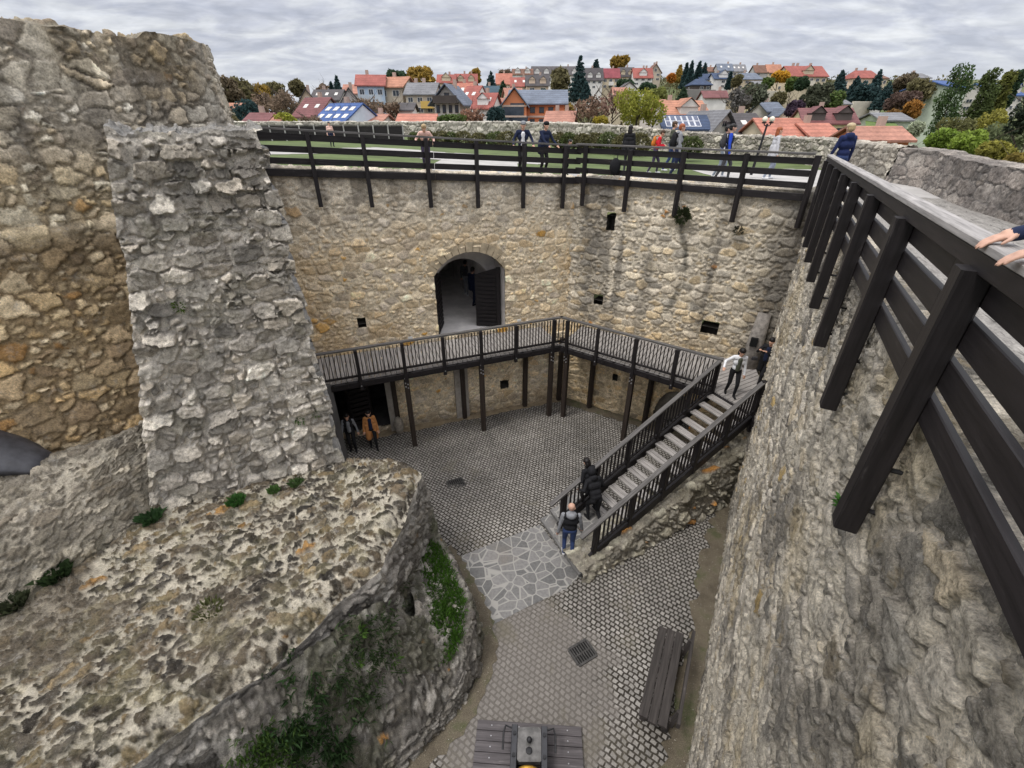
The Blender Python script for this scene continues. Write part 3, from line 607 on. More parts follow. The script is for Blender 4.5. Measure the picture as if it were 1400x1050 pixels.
def pier_side(i, flip, nm):
    e = P[:, i]+normals(P)[:, i]*h[:, i][:, None]
    w = np.linspace(0, 1, 26); Q = e[:, None]+np.array([PI[0], PI[1], 0])[None, None]*(w*1.6)[None, :, None]
    D, H2 = np.meshgrid(w*1.6, Hh[:, i]); hh, cc, *_ = masonry(D+9, H2, .4, .27, .95, 95, PAL_PIER, (.43, .415, .39), .04, .06, .07, .09, .13, rough=.06)
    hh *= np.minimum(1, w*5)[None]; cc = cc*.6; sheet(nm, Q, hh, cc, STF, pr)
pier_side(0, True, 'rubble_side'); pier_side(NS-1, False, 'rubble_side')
e = P[-1]+normals(P)[-1]*h[-1][:, None]; w = np.linspace(0, 1, 60); Q = e[None]+np.array([PI[0], PI[1], 0.0])[None, None]*(w*1.6)[:, None, None]
hh, cc, *_ = masonry(np.broadcast_to(along[-1][None], Q.shape[:2])+0, np.broadcast_to((w*1.6)[:, None], Q.shape[:2])+20, .22, .2, 1, 96, PAL_PIER, (.40, .385, .36), .02, .05, .06, .08, .1, rough=.07)
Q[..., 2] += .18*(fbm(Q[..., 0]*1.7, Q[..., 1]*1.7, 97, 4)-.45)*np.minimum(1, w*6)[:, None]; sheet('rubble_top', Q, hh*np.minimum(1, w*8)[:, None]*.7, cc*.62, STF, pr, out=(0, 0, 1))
# lower toe of the pier spreading onto the bastion
# ------------------------------------------------------------------ round tower
az = np.radians(np.array([-75, -66, -58, -50, -44, -39, -35, -32, -30, -28.7, -28.55, -28.9, -29.8])); ds = np.array([12.9, 12.4, 12.2, 12.25, 12.5, 12.8, 13.15, 13.55, 14.0, 14.7, 15.6, 16.8, 18.2])
Tq = np.stack([np.sin(az)*ds, np.cos(az)*ds], 1); Tc, ts = resample(Tq, 430, 40); dT = np.gradient(Tc, axis=0); dT /= np.linalg.norm(dT, axis=1)[:, None]; TN = np.stack([dT[:, 1], -dT[:, 0]], 1)
if (TN*Tc).sum() > 0: TN = -TN
NV = 330; zv = np.linspace(0, 1, NV)
azT = np.degrees(np.arctan2(Tc[:, 0], Tc[:, 1])); dT_ = np.linalg.norm(Tc, axis=1); iM = int(np.argmax(azT))
kT = np.interp(azT, [-75, -60, -41.6, -37, -33.6, -32.8, -31, -28.6], [.13, .125, .118, .111, .107, .116, .112, .105]); kT[iM:] = .105; dT_[iM:] = dT_[iM]
ztop_ = 10.6+kT*dT_+.10*(fbm(ts*1.9, ts*0, 101, 4)-.5)
Hh = 2.0+(ztop_[None]-2.0)*zv[:, None]
SS = np.broadcast_to(ts[None], Hh.shape)
led = 8.88+.02*np.sin(SS*1.5)
off = .055*(ztop_[None]-Hh)+.10*sstep(.10, .0, np.abs(Hh-led))+.16*sstep(.05, -.1, Hh-led)
P = np.stack([Tc[None, :, 0]+TN[None, :, 0]*off, Tc[None, :, 1]+TN[None, :, 1]*off, Hh], -1)
h, c, f, r, dd = masonry(SS, Hh, .46, .33, 1.0, 103, [tuple(q*f for q, f in zip(k, (1.34, 1.32, 1.26))) for k in PAL_TOWER], (.33, .27, .18), .013, .024, .055, .045, .10, cvar=.65, rag=.03, orange=.03, orange_col=(.40, .25, .11), rough=.03)
c = tintmix(c, .8*streaks(SS*1.3, Hh, 12.2, 105, 4.6, .40), (.085, .07, .052))
g = c.mean(-1, keepdims=True)*np.array([1.05, 1.0, .92]); kk = (.5*sstep(9.2, 10.8, Hh)*sstep(.35, .6, fbm(SS*.6, Hh*.6, 106, 3)))[..., None]; c = c*(1-kk)+g*1.05*kk
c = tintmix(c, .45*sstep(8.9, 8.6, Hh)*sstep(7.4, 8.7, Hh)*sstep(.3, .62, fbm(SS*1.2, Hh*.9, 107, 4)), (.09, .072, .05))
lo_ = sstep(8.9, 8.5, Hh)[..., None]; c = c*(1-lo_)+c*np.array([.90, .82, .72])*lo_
kk = sstep(ts[-1]-4.6, ts[-1]-4.0, SS+.2*fbm(SS*3, Hh*3, 4, 2)); c = c*(1-.45*kk[..., None])+np.array([.36, .34, .30])*.45*kk[..., None]
tw = empty('round_tower', (-11, 10, 2), 'huge weathered round stone tower with a string course and black streaks at the upper left', 'tower')
sheet('stone_face', P, h, c, ST, tw)
e = P[-1]; w = np.linspace(0, 1, 50); inn = -TN
Q = e[None]+np.concatenate([inn, np.zeros((430, 1))], 1)[None]*(w*1.4)[:, None, None]; Q[..., 2] += .3*(fbm(Q[..., 0]*1.5, Q[..., 1]*1.5, 108, 4)-.4)*np.minimum(1, w*5)[:, None]
hh, cc, *_ = masonry(SS[:50], np.broadcast_to((w*1.4)[:, None], Q.shape[:2]), .3, .25, 1, 109, PAL_TOWER, (.33, .29, .22), .02, .05, .05, .06, .1); sheet('rubble_top', Q, hh*np.minimum(1, w*5)[:, None], cc*.6, ST, tw, out=(0, 0, 1))
Pb = np.stack([Q[-1], np.stack([Q[-1][:, 0], Q[-1][:, 1], np.full(430, 2.)], 1)]); mesh_obj('inner_face', Pb.reshape(-1, 3), grid_faces(2, 430), ST, tw, True, {'Col': np.full((860, 3), .2)})
# dark tarpaulin bundle in the gap between ledge and tower
tp = MB(); c0 = onz(-25, 612, 5.6); ax = onz(52, 628, 5.2)-c0; ax /= np.linalg.norm(ax)
m = MB(); L = 1.3; pts = []
nr, nc = 16, 10; V = []
up = np.array([0, 0, 1.]); sd = np.cross(ax, up); sd /= np.linalg.norm(sd)
for i in range(nr):
    for j in range(nc):
        a = math.pi*(j/(nc-1)); rr = .42*(1-.55*(i/(nr-1))**2); V.append(c0+ax*(i/(nr-1)*1.35-.5)+sd*math.cos(a)*rr*1.5+up*(math.sin(a)*rr*.9-.12)+.02*np.array([random.random(), random.random(), random.random()]))
Fq = [[i*nc+j, i*nc+j+1, (i+1)*nc+j+1, (i+1)*nc+j] for i in range(nr-1) for j in range(nc-1)]+[[i*nc, (i+1)*nc, (i+1)*nc+nc-1, i*nc+nc-1] for i in range(nr-1)]+[list(range(nc)), list(range((nr-1)*nc, nr*nc))]
tag(mesh_obj('tarpaulin', V, Fq, m_plain('black_tarpaulin', (.05, .05, .058), .38, 5, .4, .4, 18, spec=.5), None, True), 'dark shiny tarpaulin bundle lying at the left edge between the ledge and the tower', 'tarpaulin')
# ================================================================== timber gallery, staircase, fences, things in the court
STEEL = m_plain('galvanised_bolt', (.45, .45, .46), .45, 10, .2, .1, metal=.7)
IRON = m_plain('dark_iron', (.03, .03, .032), .5, 12, .4, .3, 60, metal=.4)
NPOST = [-.17, 1.62, 3.35, 5.0, 6.65, 8.3, 9.95, 11.4]
RB0, RC, RE0 = np.array([-6.45, 12.62]), np.array([1.85, 15.9]), np.array([6.42, 12.42])      # rail line of the gallery
def copyobj(o, loc, par, name=None):
    c = o.copy(); COL.objects.link(c); c.location = loc
    if par is not None: c.parent = par; c.matrix_parent_inverse = Matrix.Translation(-Vector(par.location))
    return c
def bolt(a, b, r, mat, par): m = MB(); m.tube([a, b], r, 6); return m.build('bolt', mat, par)
balu_m = MB(); balu_m.beam((0, 0, 0), (0, 0, .86), .052, .024, up=(1, 0, 0)); BALU = None
def gallery(label, p0, p1, wf, long_ts, short_ts, base_z, plank_dir=None):
    """rail line p0->p1; wf(s) gives the foot of the wall beside it"""
    global BALU
    L = np.linalg.norm(p1-p0); d = (p1-p0)/L; nn = np.array([-d[1], d[0]]); nn = nn if nn[1] > 0 else -nn
    g = empty('timber_gallery', (*((p0+p1)/2), 0), label, 'gallery')
    at = lambda s, o, z: np.array([*(p0+d*s+nn*o), z])
    m = MB(); k = 0.0
    while k < L-.02:                                              # floor boards across the gallery
        w_ = min(.17, L-k); q = p0+d*(k+w_/2); e = wf(q); m.beam((*q, ZG-.03), (*e, ZG-.03), w_-.014, .05); k += .18
    m.build('floor', WG, g)
    m = MB(); m.beam(at(-.05, -.02, ZG-.17), at(L+.05, -.02, ZG-.17), .14, .22); m.build('edge_beam', WD, g)
    m = MB(); k = .2
    while k < L: q = p0+d*k; e = wf(q); m.beam((*(q-nn*.12), ZG-.14), (*e, ZG-.14), .10, .16); k += .42
    m.build('joists', WD, g)
    for nm, z, h_, w_ in (('top_rail', ZRAIL-.03, .06, .13), ('bottom_rail', ZG+.12, .07, .06)):
        m = MB(); m.beam(at(-.05, 0, z), at(L+.05, 0, z), w_, h_); m.build(nm, WRAIL if nm == 'top_rail' else WD, g)
    for s in short_ts:
        m = MB(); m.beam(at(s, -.1, ZG-.36), at(s, -.1, ZRAIL-.06), .11, .11, up=(d[0], d[1], 0)); o = m.build('railing_post', WD, g)
        bolt(at(s, -.17, ZG-.2), at(s, -.12, ZG-.2), .022, STEEL, o)
    for s in long_ts:
        m = MB(); m.beam(at(s, -.02, base_z(at(s, 0, 0))), at(s, -.02, ZG-.28), .17, .17, up=(d[0], d[1], 0)); o = m.build('support_post', WDB, g)
        m2 = MB(); m2.beam(at(s, -.1, ZG-.36), at(s, -.1, ZRAIL-.06), .11, .11, up=(d[0], d[1], 0)); m2.build('railing_post', WD, g)
        for z in (ZG-.3, ZG-.48, ZG-.62): bolt(at(s+.03, -.14, z), at(s+.03, -.10, z), .024, STEEL, o); bolt(at(s-.05, -.14, z+.06), at(s-.05, -.10, z+.06), .024, STEEL, o)
    k = .1
    while k < L-.05:
        if min(abs(k-s) for s in list(short_ts)+list(long_ts)) > .07:
            if BALU is None: BALU = balu_m.build('baluster', WD, g, origin=np.zeros(3)); b = BALU
            else: b = BALU.copy(); COL.objects.link(b)
            b.location = at(k, .0, ZG+.16); b.rotation_euler = (0, 0, math.atan2(d[1], d[0])); b.parent = g; b.matrix_parent_inverse = Matrix.Translation(-Vector(g.location))
        k += .118
    return g, at
WRAIL = m_wood('rail_cap_timber', (.10, .094, .09), (.36, .345, .33), .6, .75)
def wall_foot(dirn, Nn, off=.03):
    def f(q):
        s = (q-K*UPK)@dirn; p = K*UPK+dirn*max(s, 0.02)+Nn*off; return p
    return f
Ltot = np.linalg.norm(RC-RB0); Rtot = np.linalg.norm(RE0-RC)
galL, atL = gallery('long timber gallery with slatted railing running along the tan gate wall', RB0, RC, wall_foot(LD, LN), [2.98, 5.72, Ltot-.35], [1.5, 4.35, 7.05], lambda p: float(gz(p[0], p[1])))
galR, atR = gallery('short timber gallery with slatted railing along the grey wall up to the stair landing', RC, RE0, wall_foot(RD, RN), [.35, 3.05], [1.6, 4.45], lambda p: float(gz(p[0], p[1])))
for g, lst in ((galL, [(-4.45, 14.65), (-1.95, 15.55), (.55, 16.45), (2.05, 16.95)]), (galR, [(3.3, 16.35), (5.35, 15.1)])):
    for q in lst: m = MB(); m.beam((*q, 0), (*q, ZG-.22), .17, .17, up=(1, .4, 0)); m.build('rear_post', WDB, g)
m = MB(); m.prism([(-2.25, 15.48), (-1.75, 15.66), (-1.82, 15.86), (-2.32, 15.68)], 0, ZG-.2); o = m.build('stone_buttress', m_plain('plastered_pier', (.33, .30, .265), .95, 4, .25, .5, 20), gw)
m = MB(); m.prism([(-4.75, 14.6), (-4.5, 14.69), (-4.57, 14.9), (-4.8, 14.8)], 0, ZG-.2); o = m.build('stone_buttress', MATS['plastered_pier'], gw)
# ------------------------------------------------------------------ landing and staircase
st = empty('timber_staircase', (4.2, 9.8, .8), 'steep open timber staircase with slatted railings climbing from the court to the gallery landing', 'staircase')
LB, LT, RBt, RT = np.array([1.28, 8.95]), np.array([6.42, 12.42]), np.array([2.0, 7.9]), np.array([7.08, 11.05])
ZB_, ZT_ = .98, ZG
# landing boards (run along the stair direction, cut diagonally)
poly = [LT, RT, np.array(Cp(9.45, .02)[:2]), np.array(Cp(12.0, .02)[:2]), np.array(Rp(7.0, .03, 4)[:2]), np.array(Rp(5.55, .03, 4)[:2])]
def clip_strip(poly, d, c0, c1):
    def cut(P, a, b, sgn):
        out = []
        for i in range(len(P)):
            p, q = P[i], P[(i+1) % len(P)]; fp, fq = sgn*(p@a-b), sgn*(q@a-b)
            if fp <= 0: out.append(p)
            if fp*fq < 0: out.append(p+(q-p)*fp/(fp-fq))
        return out
    P = cut(poly, d, c1, 1); return cut(P, d, c0, -1) if P else P
m = MB(); dl = np.array([.50, -.866]); cs = [p@dl for p in poly]; k = min(cs)
while k < max(cs):
    P_ = clip_strip(poly, dl, k+.008, k+.15)
    if len(P_) >= 3: m.prism(P_, ZG-.05, ZG+.004)
    k += .16
m.build('landing_floor', WG, st)
m = MB(); m.beam((*LT, ZG-.17), (*RT, ZG-.17), .12, .22); m.beam((*RT, ZG-.17), (*Cp(9.45, .02)[:2], ZG-.17), .12, .22); m.build('landing_beam', WD, st)
NT = 14
for k in range(NT):
    f = .17+.83*(k+.35)/NT; z = ZB_+(ZT_-ZB_)*(.04+.96*(k+.55)/NT)-.02
    a = LB+(LT-LB)*f; b = RBt+(RT-RBt)*f; dd = (LT-LB)/np.linalg.norm(LT-LB); m = MB(); ins = (b-a)/np.linalg.norm(b-a)*.06
    for o in (-.068, .068): m.beam((*(a+ins+dd*o), z), (*(b-ins+dd*o), z), .122, .055)
    m.build('tread', WG, st)
for p, q, nm in ((LB, LT, 'l'), (RBt, RT, 'r')):
    m = MB(); m.beam((*p, ZB_-.12), (*q, ZT_-.12), .08, .26); m.build('stringer', WD, st)
def stair_rail(p, q, over, n_in):
    d = (q-p)/np.linalg.norm(q-p); L = np.linalg.norm(q-p); sl = (ZT_-ZB_)/L
    zf = lambda s: ZB_+sl*s; at = lambda s, z: np.array([*(p+d*s), zf(s)+z])
    m = MB(); m.beam(at(-over, .98), at(L, 1.08), .13, .06); r_ = m.build('handrail', WRAIL, st)
    m = MB(); m.beam(at(.02, .16), at(L, .18), .06, .07); m.build('bottom_rail', WD, st)
    for s in np.linspace(.12, L-.06, n_in):
        m = MB(); m.beam(at(s, -.25), at(s, 1.0), .11, .11, up=(d[0], d[1], 0)); m.build('railing_post', WD, st)
    k = .24
    while k < L-.1:
        if min(abs(k-s) for s in np.linspace(.12, L-.06, n_in)) > .06:
            b = BALU.copy(); COL.objects.link(b); b.location = at(k, .15); b.rotation_euler = (0, 0, math.atan2(d[1], d[0])); b.parent = st; b.matrix_parent_inverse = Matrix.Translation(-Vector(st.location)); b.scale = (1, 1, .97)
        k += .145
stair_rail(LB, LT, .33, 6); stair_rail(RBt, RT, .38, 6)
m = MB(); m.beam((*RT, ZG-.6), (*RT, ZG+1.12), .12, .12, up=(1, 0, 0)); m.build('corner_post', WD, st)
# three stone steps at the foot of the stair
f = np.array([(.86, 9.46), (1.74, 7.58)]); dd = np.array([.83, .56]); sm = empty('stone_steps', (1.5, 8.5, .5), 'three shallow grey stone steps at the foot of the timber staircase', 'steps')
EDGE = m_plain('step_edge', (.16, .155, .15), .9, 6, .3, .4)
for k, z in enumerate((.64, .80, .95)):
    o = dd*(.34*k); a, b = f[0]+o, f[1]+o; c, e = f[1]+dd*1.75, f[0]+dd*1.75
    m = MB(); m.prism([a, b, c, e], .3, z); so_ = m.build('step', [FLAG], sm)
    m = MB(); u = (b-a)/np.linalg.norm(b-a); m.beam((*(a-dd*.01), z-.045), (*(b-dd*.01), z-.045), .07, .10); m.build('step_edge', EDGE, so_)
# rough masonry carrying the stair on the viewer's side
p0, p1 = np.array([1.72, 7.50]), np.array([7.3, 10.85]); L = np.linalg.norm(p1-p0); d = (p1-p0)/L; nn = np.array([d[1], -d[0]])
S, Z = np.meshgrid(np.linspace(0, L, 260), np.linspace(0, 1, 110)); ztop = .80+S*.235+.12*(fbm(S*1.5, S*0, 121, 3)-.5)
pr_ = np.clip((Z-0)/.62, 0, 1); H = .35+(ztop-.35)*pr_; back = np.clip((Z-.62)/.38, 0, 1)*.75-.10*0
P = np.stack([p0[0]+d[0]*S-nn[0]*back+nn[0]*.18*(1-pr_), p0[1]+d[1]*S-nn[1]*back+nn[1]*.18*(1-pr_), H+.02*back], -1)
wl = H+back; h, c, f_, r, q = masonry(S, wl, .42, .22, .95, 123, [(.38, .35, .27), (.30, .275, .22), (.46, .43, .34), (.25, .23, .19)], (.26, .235, .19), .02, .05, .07, .07, .08, rough=.06)
c = c*(.75+.5*fbm(S*3, wl*3, 124, 4))[..., None]; dk = sstep(1.0, 4.2, S); c = tintmix(c, .55*dk*sstep(.45, .6, fbm(S*1.4, wl*1.4, 125, 4)), (.11, .095, .06))
so_ = sheet('stair_footing', P, h, c, STF, None, out=(nn[0], nn[1], .7)); tag(so_, 'rough mossy masonry footing under the viewer side of the timber staircase', 'wall')
# ------------------------------------------------------------------ black fences
def fence(label, pf, tops, t0, t1, posts, zt_f, low, hb=.17, gapc=.30, off=.14, cap_w=.17, capm=WRAIL, bolts=False, pw=.13):
    f = empty('board_fence', tuple(pf((t0+t1)/2, off, zt_f((t0+t1)/2)-1)), label, 'fence')
    for k in range(4):
        m = MB(); a, b = pf(t0, off, zt_f(t0)-.21-k*gapc*(1 if k < 3 else 1.0)), pf(t1, off, zt_f(t1)-.21-k*gapc)
        n_ = max(2, int(abs(t1-t0)/3.9)); q = np.linspace(0, 1, n_+1)
        for i in range(n_): m.beam(a+(b-a)*(q[i]+.0008), a+(b-a)*(q[i+1]-.0008), .045, hb+(.03 if k == 3 else 0), ch=.006)
        m.build('board', WD, f)
    m = MB(); m.beam(pf(t0, off+.02, zt_f(t0)-.03), pf(t1, off+.02, zt_f(t1)-.03), cap_w, .055); m.build('rail_cap', capm, f)
    for s in posts:
        m = MB(); m.beam(pf(s, off+.09, zt_f(s)-low), pf(s, off+.09, zt_f(s)-.06), pw, pw*.95, up=(CD[0], CD[1], 0) if bolts else (LD[0], LD[1], 0)); o = m.build('post', WD, f)
        for z in (1.25, low-.35): bolt(pf(s, off+.03, zt_f(s)-z), pf(s, -.12, zt_f(s)-z), .016, IRON, o)
    return f
tL = lambda t: ltop(t)+1.0-.0*t; tR = lambda t: 9.9+.10*max(0, 1-t/1.5)
fence('long black board fence on top of the gate wall, beyond the court on the left', Lp, None, -.1, 9.95, [.55, 2.02, 3.6, 5.15, 6.95, 8.4, 9.72], tL, 2.0)
fence('black board fence on top of the grey stained wall beyond the court', Rp, None, .05, RL_-.35, [.42, 1.95, 3.6, 5.32, 7.05], lambda t: tR(t), 1.9)
CAPN = m_wood('weathered_cap', (.27, .255, .245), (.5, .48, .46), .8, .8)
def zC(t): return 9.90+.185*np.clip(1-t/11.6, -.2, 1.4)
def oC(t): return .05+0*t
nf = empty('board_fence', tuple(Cp(4, .1, 9)), 'big near black board fence with weathered top rail running along the right castle wall', 'fence')
def run2(name, o_, z_, w_, h2, mat, n_):
    t = np.linspace(-3.4, 11.75, n_+1)
    m = MB()
    for a, b in zip(t[:-1], t[1:]): m.beam(Cp(a+.001, oC(a)+o_, zC(a)-z_), Cp(b-.001, oC(b)+o_, zC(b)-z_), w_, h2, ch=.006)
    m.build(name, mat, nf)
run2('rail_cap', .045, .022, .125, .044, CAPN, 3); run2('cap_beam', .06, .095, .07, .10, WD, 3)
for k in range(4): run2('board', -.005, .225+.235*k, .045, .165, WD, 4)
for s in NPOST:
    m = MB(); m.beam(Cp(s, oC(s)+.085, zC(s)-1.95), Cp(s, oC(s)+.085, zC(s)-.13), .14, .145, up=(CD[0], CD[1], 0)); o = m.build('post', WD, nf)
    for z in (1.42, 1.78): bolt(Cp(s, oC(s)+.03, zC(s)-z), Cp(s, -.18, zC(s)-z), .016, IRON, o)
# ------------------------------------------------------------------ bench
WBEN = m_wood('bench_timber', (.045, .039, .036), (.2, .18, .17), .5, .8)
be = empty('wooden_bench', (3.0, 5.0, .5), 'dark weathered plank bench with narrow back rail on the cobbles by the castle wall', 'bench')
b0, b1 = np.array([2.62, 4.15]), np.array([3.50, 5.88]); d = (b1-b0)/np.linalg.norm(b1-b0); nn = np.array([d[1], -d[0]])
for k in range(3): m = MB(); o = nn*(-.19+.175*k); m.beam((*(b0+o-d*.03*(k % 2)), .95), (*(b1+o+d*.02*k), .95), .165, .06); m.build('seat_plank', WBEN, be)
m = MB(); m.beam((*(b0+nn*.40), 1.22), (*(b1+nn*.40), 1.22), .06, .15); m.build('back_rail', WBEN, be)
for s in (.22, L*0+1.7):
    m = MB(); c = b0+d*s; m.beam((*(c-nn*.22), .88), (*(c+nn*.3), .88), .09, .09); m.beam((*(c-nn*.18), .49), (*(c-nn*.18), .86), .12, .12, up=(d[0], d[1], 0)); m.beam((*(c+nn*.24), .49), (*(c+nn*.24), .86), .12, .12, up=(d[0], d[1], 0)); m.build('leg', WBEN, be)
    m = MB(); m.beam((*(c+nn*.3), .7), (*(c+nn*.38), 1.28), .09, .06, up=(d[0], d[1], 0)); m.build('back_support', WBEN, be)
# ------------------------------------------------------------------ timber platform with the little iron mortar
WPL = m_wood('platform_timber', (.085, .076, .078), (.34, .32, .31), .8, .7)
pl = empty('timber_platform', (.35, 3.5, .5), 'weathered plank platform flush with the cobbles at the bottom of the picture', 'platform')
c0, c1 = np.array([-.66, 4.36]), np.array([1.32, 4.24]); ux = (c1-c0)/np.linalg.norm(c1-c0); uy = np.array([ux[1], -ux[0]])
for k in range(12):
    a = c0+uy*(.085+.172*k); b = c1+uy*(.085+.172*k); m = MB(); m.beam((*a, .555), (*b, .555), .163, .07, ch=.006)
    o = m.build('plank', WPL, pl)
    for q in (.28, .8, 1.25, 1.72): p = a+ux*q; b_ = MB(); b_.ellipsoid((*p, .592), (.013, .013, .006), nu=6, nv=4); b_.build('nail', STEEL, o)
FRM = m_plain('dark_trim_setts', (.2, .19, .18), .9, 9, .4)
ca = empty('iron_mortar', (.33, 3.6, .6), 'small black iron mortar on a two-cheeked block carriage on the plank platform', 'cannon')
cc = c0+ux*1.0+uy*.36
PAINT = m_plain('black_painted_iron', (.022, .022, .026), .42, 9, .3, .3, 70, spec=.5); GREYI = m_plain('worn_grey_iron', (.13, .125, .12), .5, 7, .45, .4, 50, metal=.3)
def Q(x, y, z): p = cc+ux*x+uy*y; return np.array([p[0], p[1], z])
for sx in (-.27, .27):
    m = MB(); m.beam(Q(sx, -.14, .80), Q(sx, 1.3, .80), .11, .42); o = m.build('carriage_cheek', PAINT, ca)
    [bolt(Q(sx, y, 1.0), Q(sx, y, 1.03), .035, IRON, o) for y in (.0, .33, .75, 1.1)]
    m = MB(); s_ = 1 if sx > 0 else -1; m.tube([Q(sx+s_*.06, -.1, .96), Q(sx+s_*.17, -.13, .97), Q(sx+s_*.2, -.02, .96), Q(sx+s_*.2, .22, .9)], .018, 6); m.build('handle', IRON, ca)
m = MB(); m.beam(Q(0, .14, .86), Q(0, .14, .98), .44, .52, up=(0, 1, 0)); o = m.build('breech_block', GREYI, ca)
m = MB(); m.ellipsoid(Q(0, .10, 1.04), (.05, .05, .06)); m.tube([Q(0, .1, .97), Q(0, .1, 1.03)], .03, 8); m.ellipsoid(Q(0, .24, .985), (.06, .06, .015)); m.build('knob', IRON, o)
m = MB(); m.tube([Q(0, .50, .93), Q(0, .56, .935), Q(0, .6, .94), Q(0, 1.3, 1.0)], [.15, .19, .2, .23], 20); o = m.build('barrel', GREYI, ca, True)
m = MB(); m.tube([Q(0, .52, .93), Q(0, .565, .935)], [.195, .212], 20); m.build('brass_band', m_plain('dull_brass', (.42, .24, .04), .45, 12, .3, .2, metal=.6), o, True)
# ------------------------------------------------------------------ drain grates
GRT = m_plain('worn_cast_iron', (.06, .057, .054), .6, 14, .4, .3, 60, metal=.2)
def grate(label, c, ang, sx, sy):
    z = float(gz(c[0], c[1]))+.012; g = empty('drain_grate', (c[0], c[1], z), label, 'drain'); u = np.array([math.cos(ang), math.sin(ang)]); w = np.array([-u[1], u[0]]); c = np.array(c)
    m = MB()
    for s in (-1, 1): m.beam((*(c-u*sx+w*s*sy), z), (*(c+u*sx+w*s*sy), z), .05, .04); m.beam((*(c-w*(sy-.027)+u*s*sx), z), (*(c+w*(sy-.027)+u*s*sx), z), .05, .04)
    m.build('frame', GRT, g); m = MB()
    for k in range(7): o = u*(-sx+sx*2*(k+1)/8); m.beam((*(c+o-w*(sy-.027)), z), (*(c+o+w*(sy-.027)), z), .028, .03)
    m.beam((*(c-u*(sx-.027)), z-.012), (*(c+u*(sx-.027)), z-.012), .03, .03); m.build('bars', GRT, g)
    m = MB(); m.beam((*(c-u*(sx-.02)), z-.008), (*(c+u*(sx-.02)), z-.008), 2*sy-.05, .004, ch=.0005); m.build('pit', m_plain('hole_shade', (.008, .008, .008), .95, 5, .2, 0), g)  # thin black sheet painted as the shade below the bars, no real depth
grate('square iron drain grate in the near cobbles between the flagstones and the platform', (1.55, 5.68), R(29), .24, .2)
grate('iron drain grate in the far cobbles in front of the gallery', (-1.85, 11.3), R(24), .26, .2)
# small white plates on the gate wall
for t, z in ((6.2, 3.85), (2.0, 3.95)):
    m = MB(); m.beam(Lp(t, .10, z), Lp(t+.16, .10, z), .02, .09); tag(m.build('wall_plate', m_plain('white_enamel', (.7, .7, .68), .5, 5, .1)), 'little white plate on the tan wall left of the gateway' if t > 4 else 'little white plate on the tan wall right of the gateway', 'plate', 'small white plates above the gallery')
# dark niche beside the landing: broken stone pipe against the wall corner
m = MB(); q = Rp(6.85, .25, 4); m.tube([(q[0], q[1], ZG), (q[0]+.03, q[1]+.02, ZG+.8), (q[0]+.10, q[1]+.1, ZG+1.9)], [.30, .27, .2], 14); o = m.build('stone_flue', m_plain('flue_stone', (.22, .2, .18), .95, 7, .45, .7, 25), None, True)
tag(o, 'rough leaning stone flue with a dark hole in the wall corner behind the landing', 'flue')
m = MB(); m.box((q[0]-.16, q[1]-.20, ZG+1.0), (.22, .12, .3), rz=R(-31)); m.build('flue_hole_shade', MATS['hole_shade'], o)  # solid black box stands in for the shade inside the flue hole
# lamp post beyond the fence
lp = onz(1014, 228, 8.95); zb_ = zter(lp[0], lp[1]); y_ = 18.5
a = ony(1024, 192, y_); top = ony(1052, 158, y_); base = np.array([top[0]-.15, y_, 8.9])
lm = empty('street_lamp', tuple(base), 'black double-globe lamp post leaning above the far stone parapet', 'street lamp')
PB_ = np.array([top[0], y_, top[2]-.25]); m = MB(); m.tube([base, base+(PB_-base)*.5, PB_], [.055, .042, .035], 8); m.build('pole', IRON, lm)
OPAL = m_plain('opal_glass', (.70, .66, .52), .25, 3, .1, 0, spec=.5)
for s in (-1, 1):
    c = PB_+np.array([.125*s, 0, .14]); m = MB(); m.tube([PB_+np.array([0, 0, -.08]), PB_+np.array([.1*s, 0, -.04]), c+np.array([0, 0, -.12])], .02, 6); m.build('arm', IRON, lm)
    m = MB(); m.ellipsoid(c, (.09, .09, .09)); o = m.build('globe', OPAL, lm, True); m = MB(); m.tube([c+np.array([0, 0, -.13]), c+np.array([0, 0, -.085])], [.06, .09], 10); m.build('collar', IRON, o)
# ================================================================== terrace above the walls, parapets, hillside, houses, trees
PP = np.array([(7.3, -2.5), (8.05, 1.5), (9.0, 5.5), (10.03, 9.31), (11.6, 12.8), (12.98, 15.49), (13.1, 17.2), (13.5, 20), (14.5, 24), (14.4, 28), (13.6, 32), (11.7, 36), (8.8, 42), (5, 47), (0, 50), (-8, 52), (-20, 54), (-40, 55)])
PH = np.array([9.78, 9.78, 9.77, 9.75, 9.76, 9.82, 9.84, 9.9, 9.9, 9.88, 9.88, 10.0, 10.3, 10.5, 10.6, 10.6, 10.6, 10.6])
# terrace ground
gx, gy = np.meshgrid(np.arange(-42, 16, .5), np.arange(-4, 57, .5)); Pq = np.stack([gx, gy], -1)
sL = (Pq-K)@LD; nL = (Pq-K)@LN; sR = (Pq-K)@RD; nR = (Pq-K)@RN; sC = (Pq-CA)@CD; nC = (Pq-CA)@CN
behind = ((nL < -1.1) & (gx < 2.5)) | ((nR < -1.1) & (gx >= 2.2)) | ((nC < -.35) & (sC > -8) & (gx > 0))
pc = np.concatenate([[0], np.cumsum(np.linalg.norm(np.diff(PP, axis=0), axis=1))])
def inside_par(p):
    # left of the parapet path
    best = np.full(p.shape[:2], 1e9); sg = np.zeros(p.shape[:2])
    for a, b in zip(PP[:-1], PP[1:]):
        d = b-a; L2 = d@d; t = np.clip(((p-a)@d)/L2, 0, 1); q = a+t[..., None]*d; dist = np.linalg.norm(p-q, axis=-1); s = d[0]*(p[..., 1]-a[1])-d[1]*(p[..., 0]-a[0])
        m_ = dist < best; best = np.where(m_, dist, best); sg = np.where(m_, s, sg)
    return (sg > 0) | (best < .45)
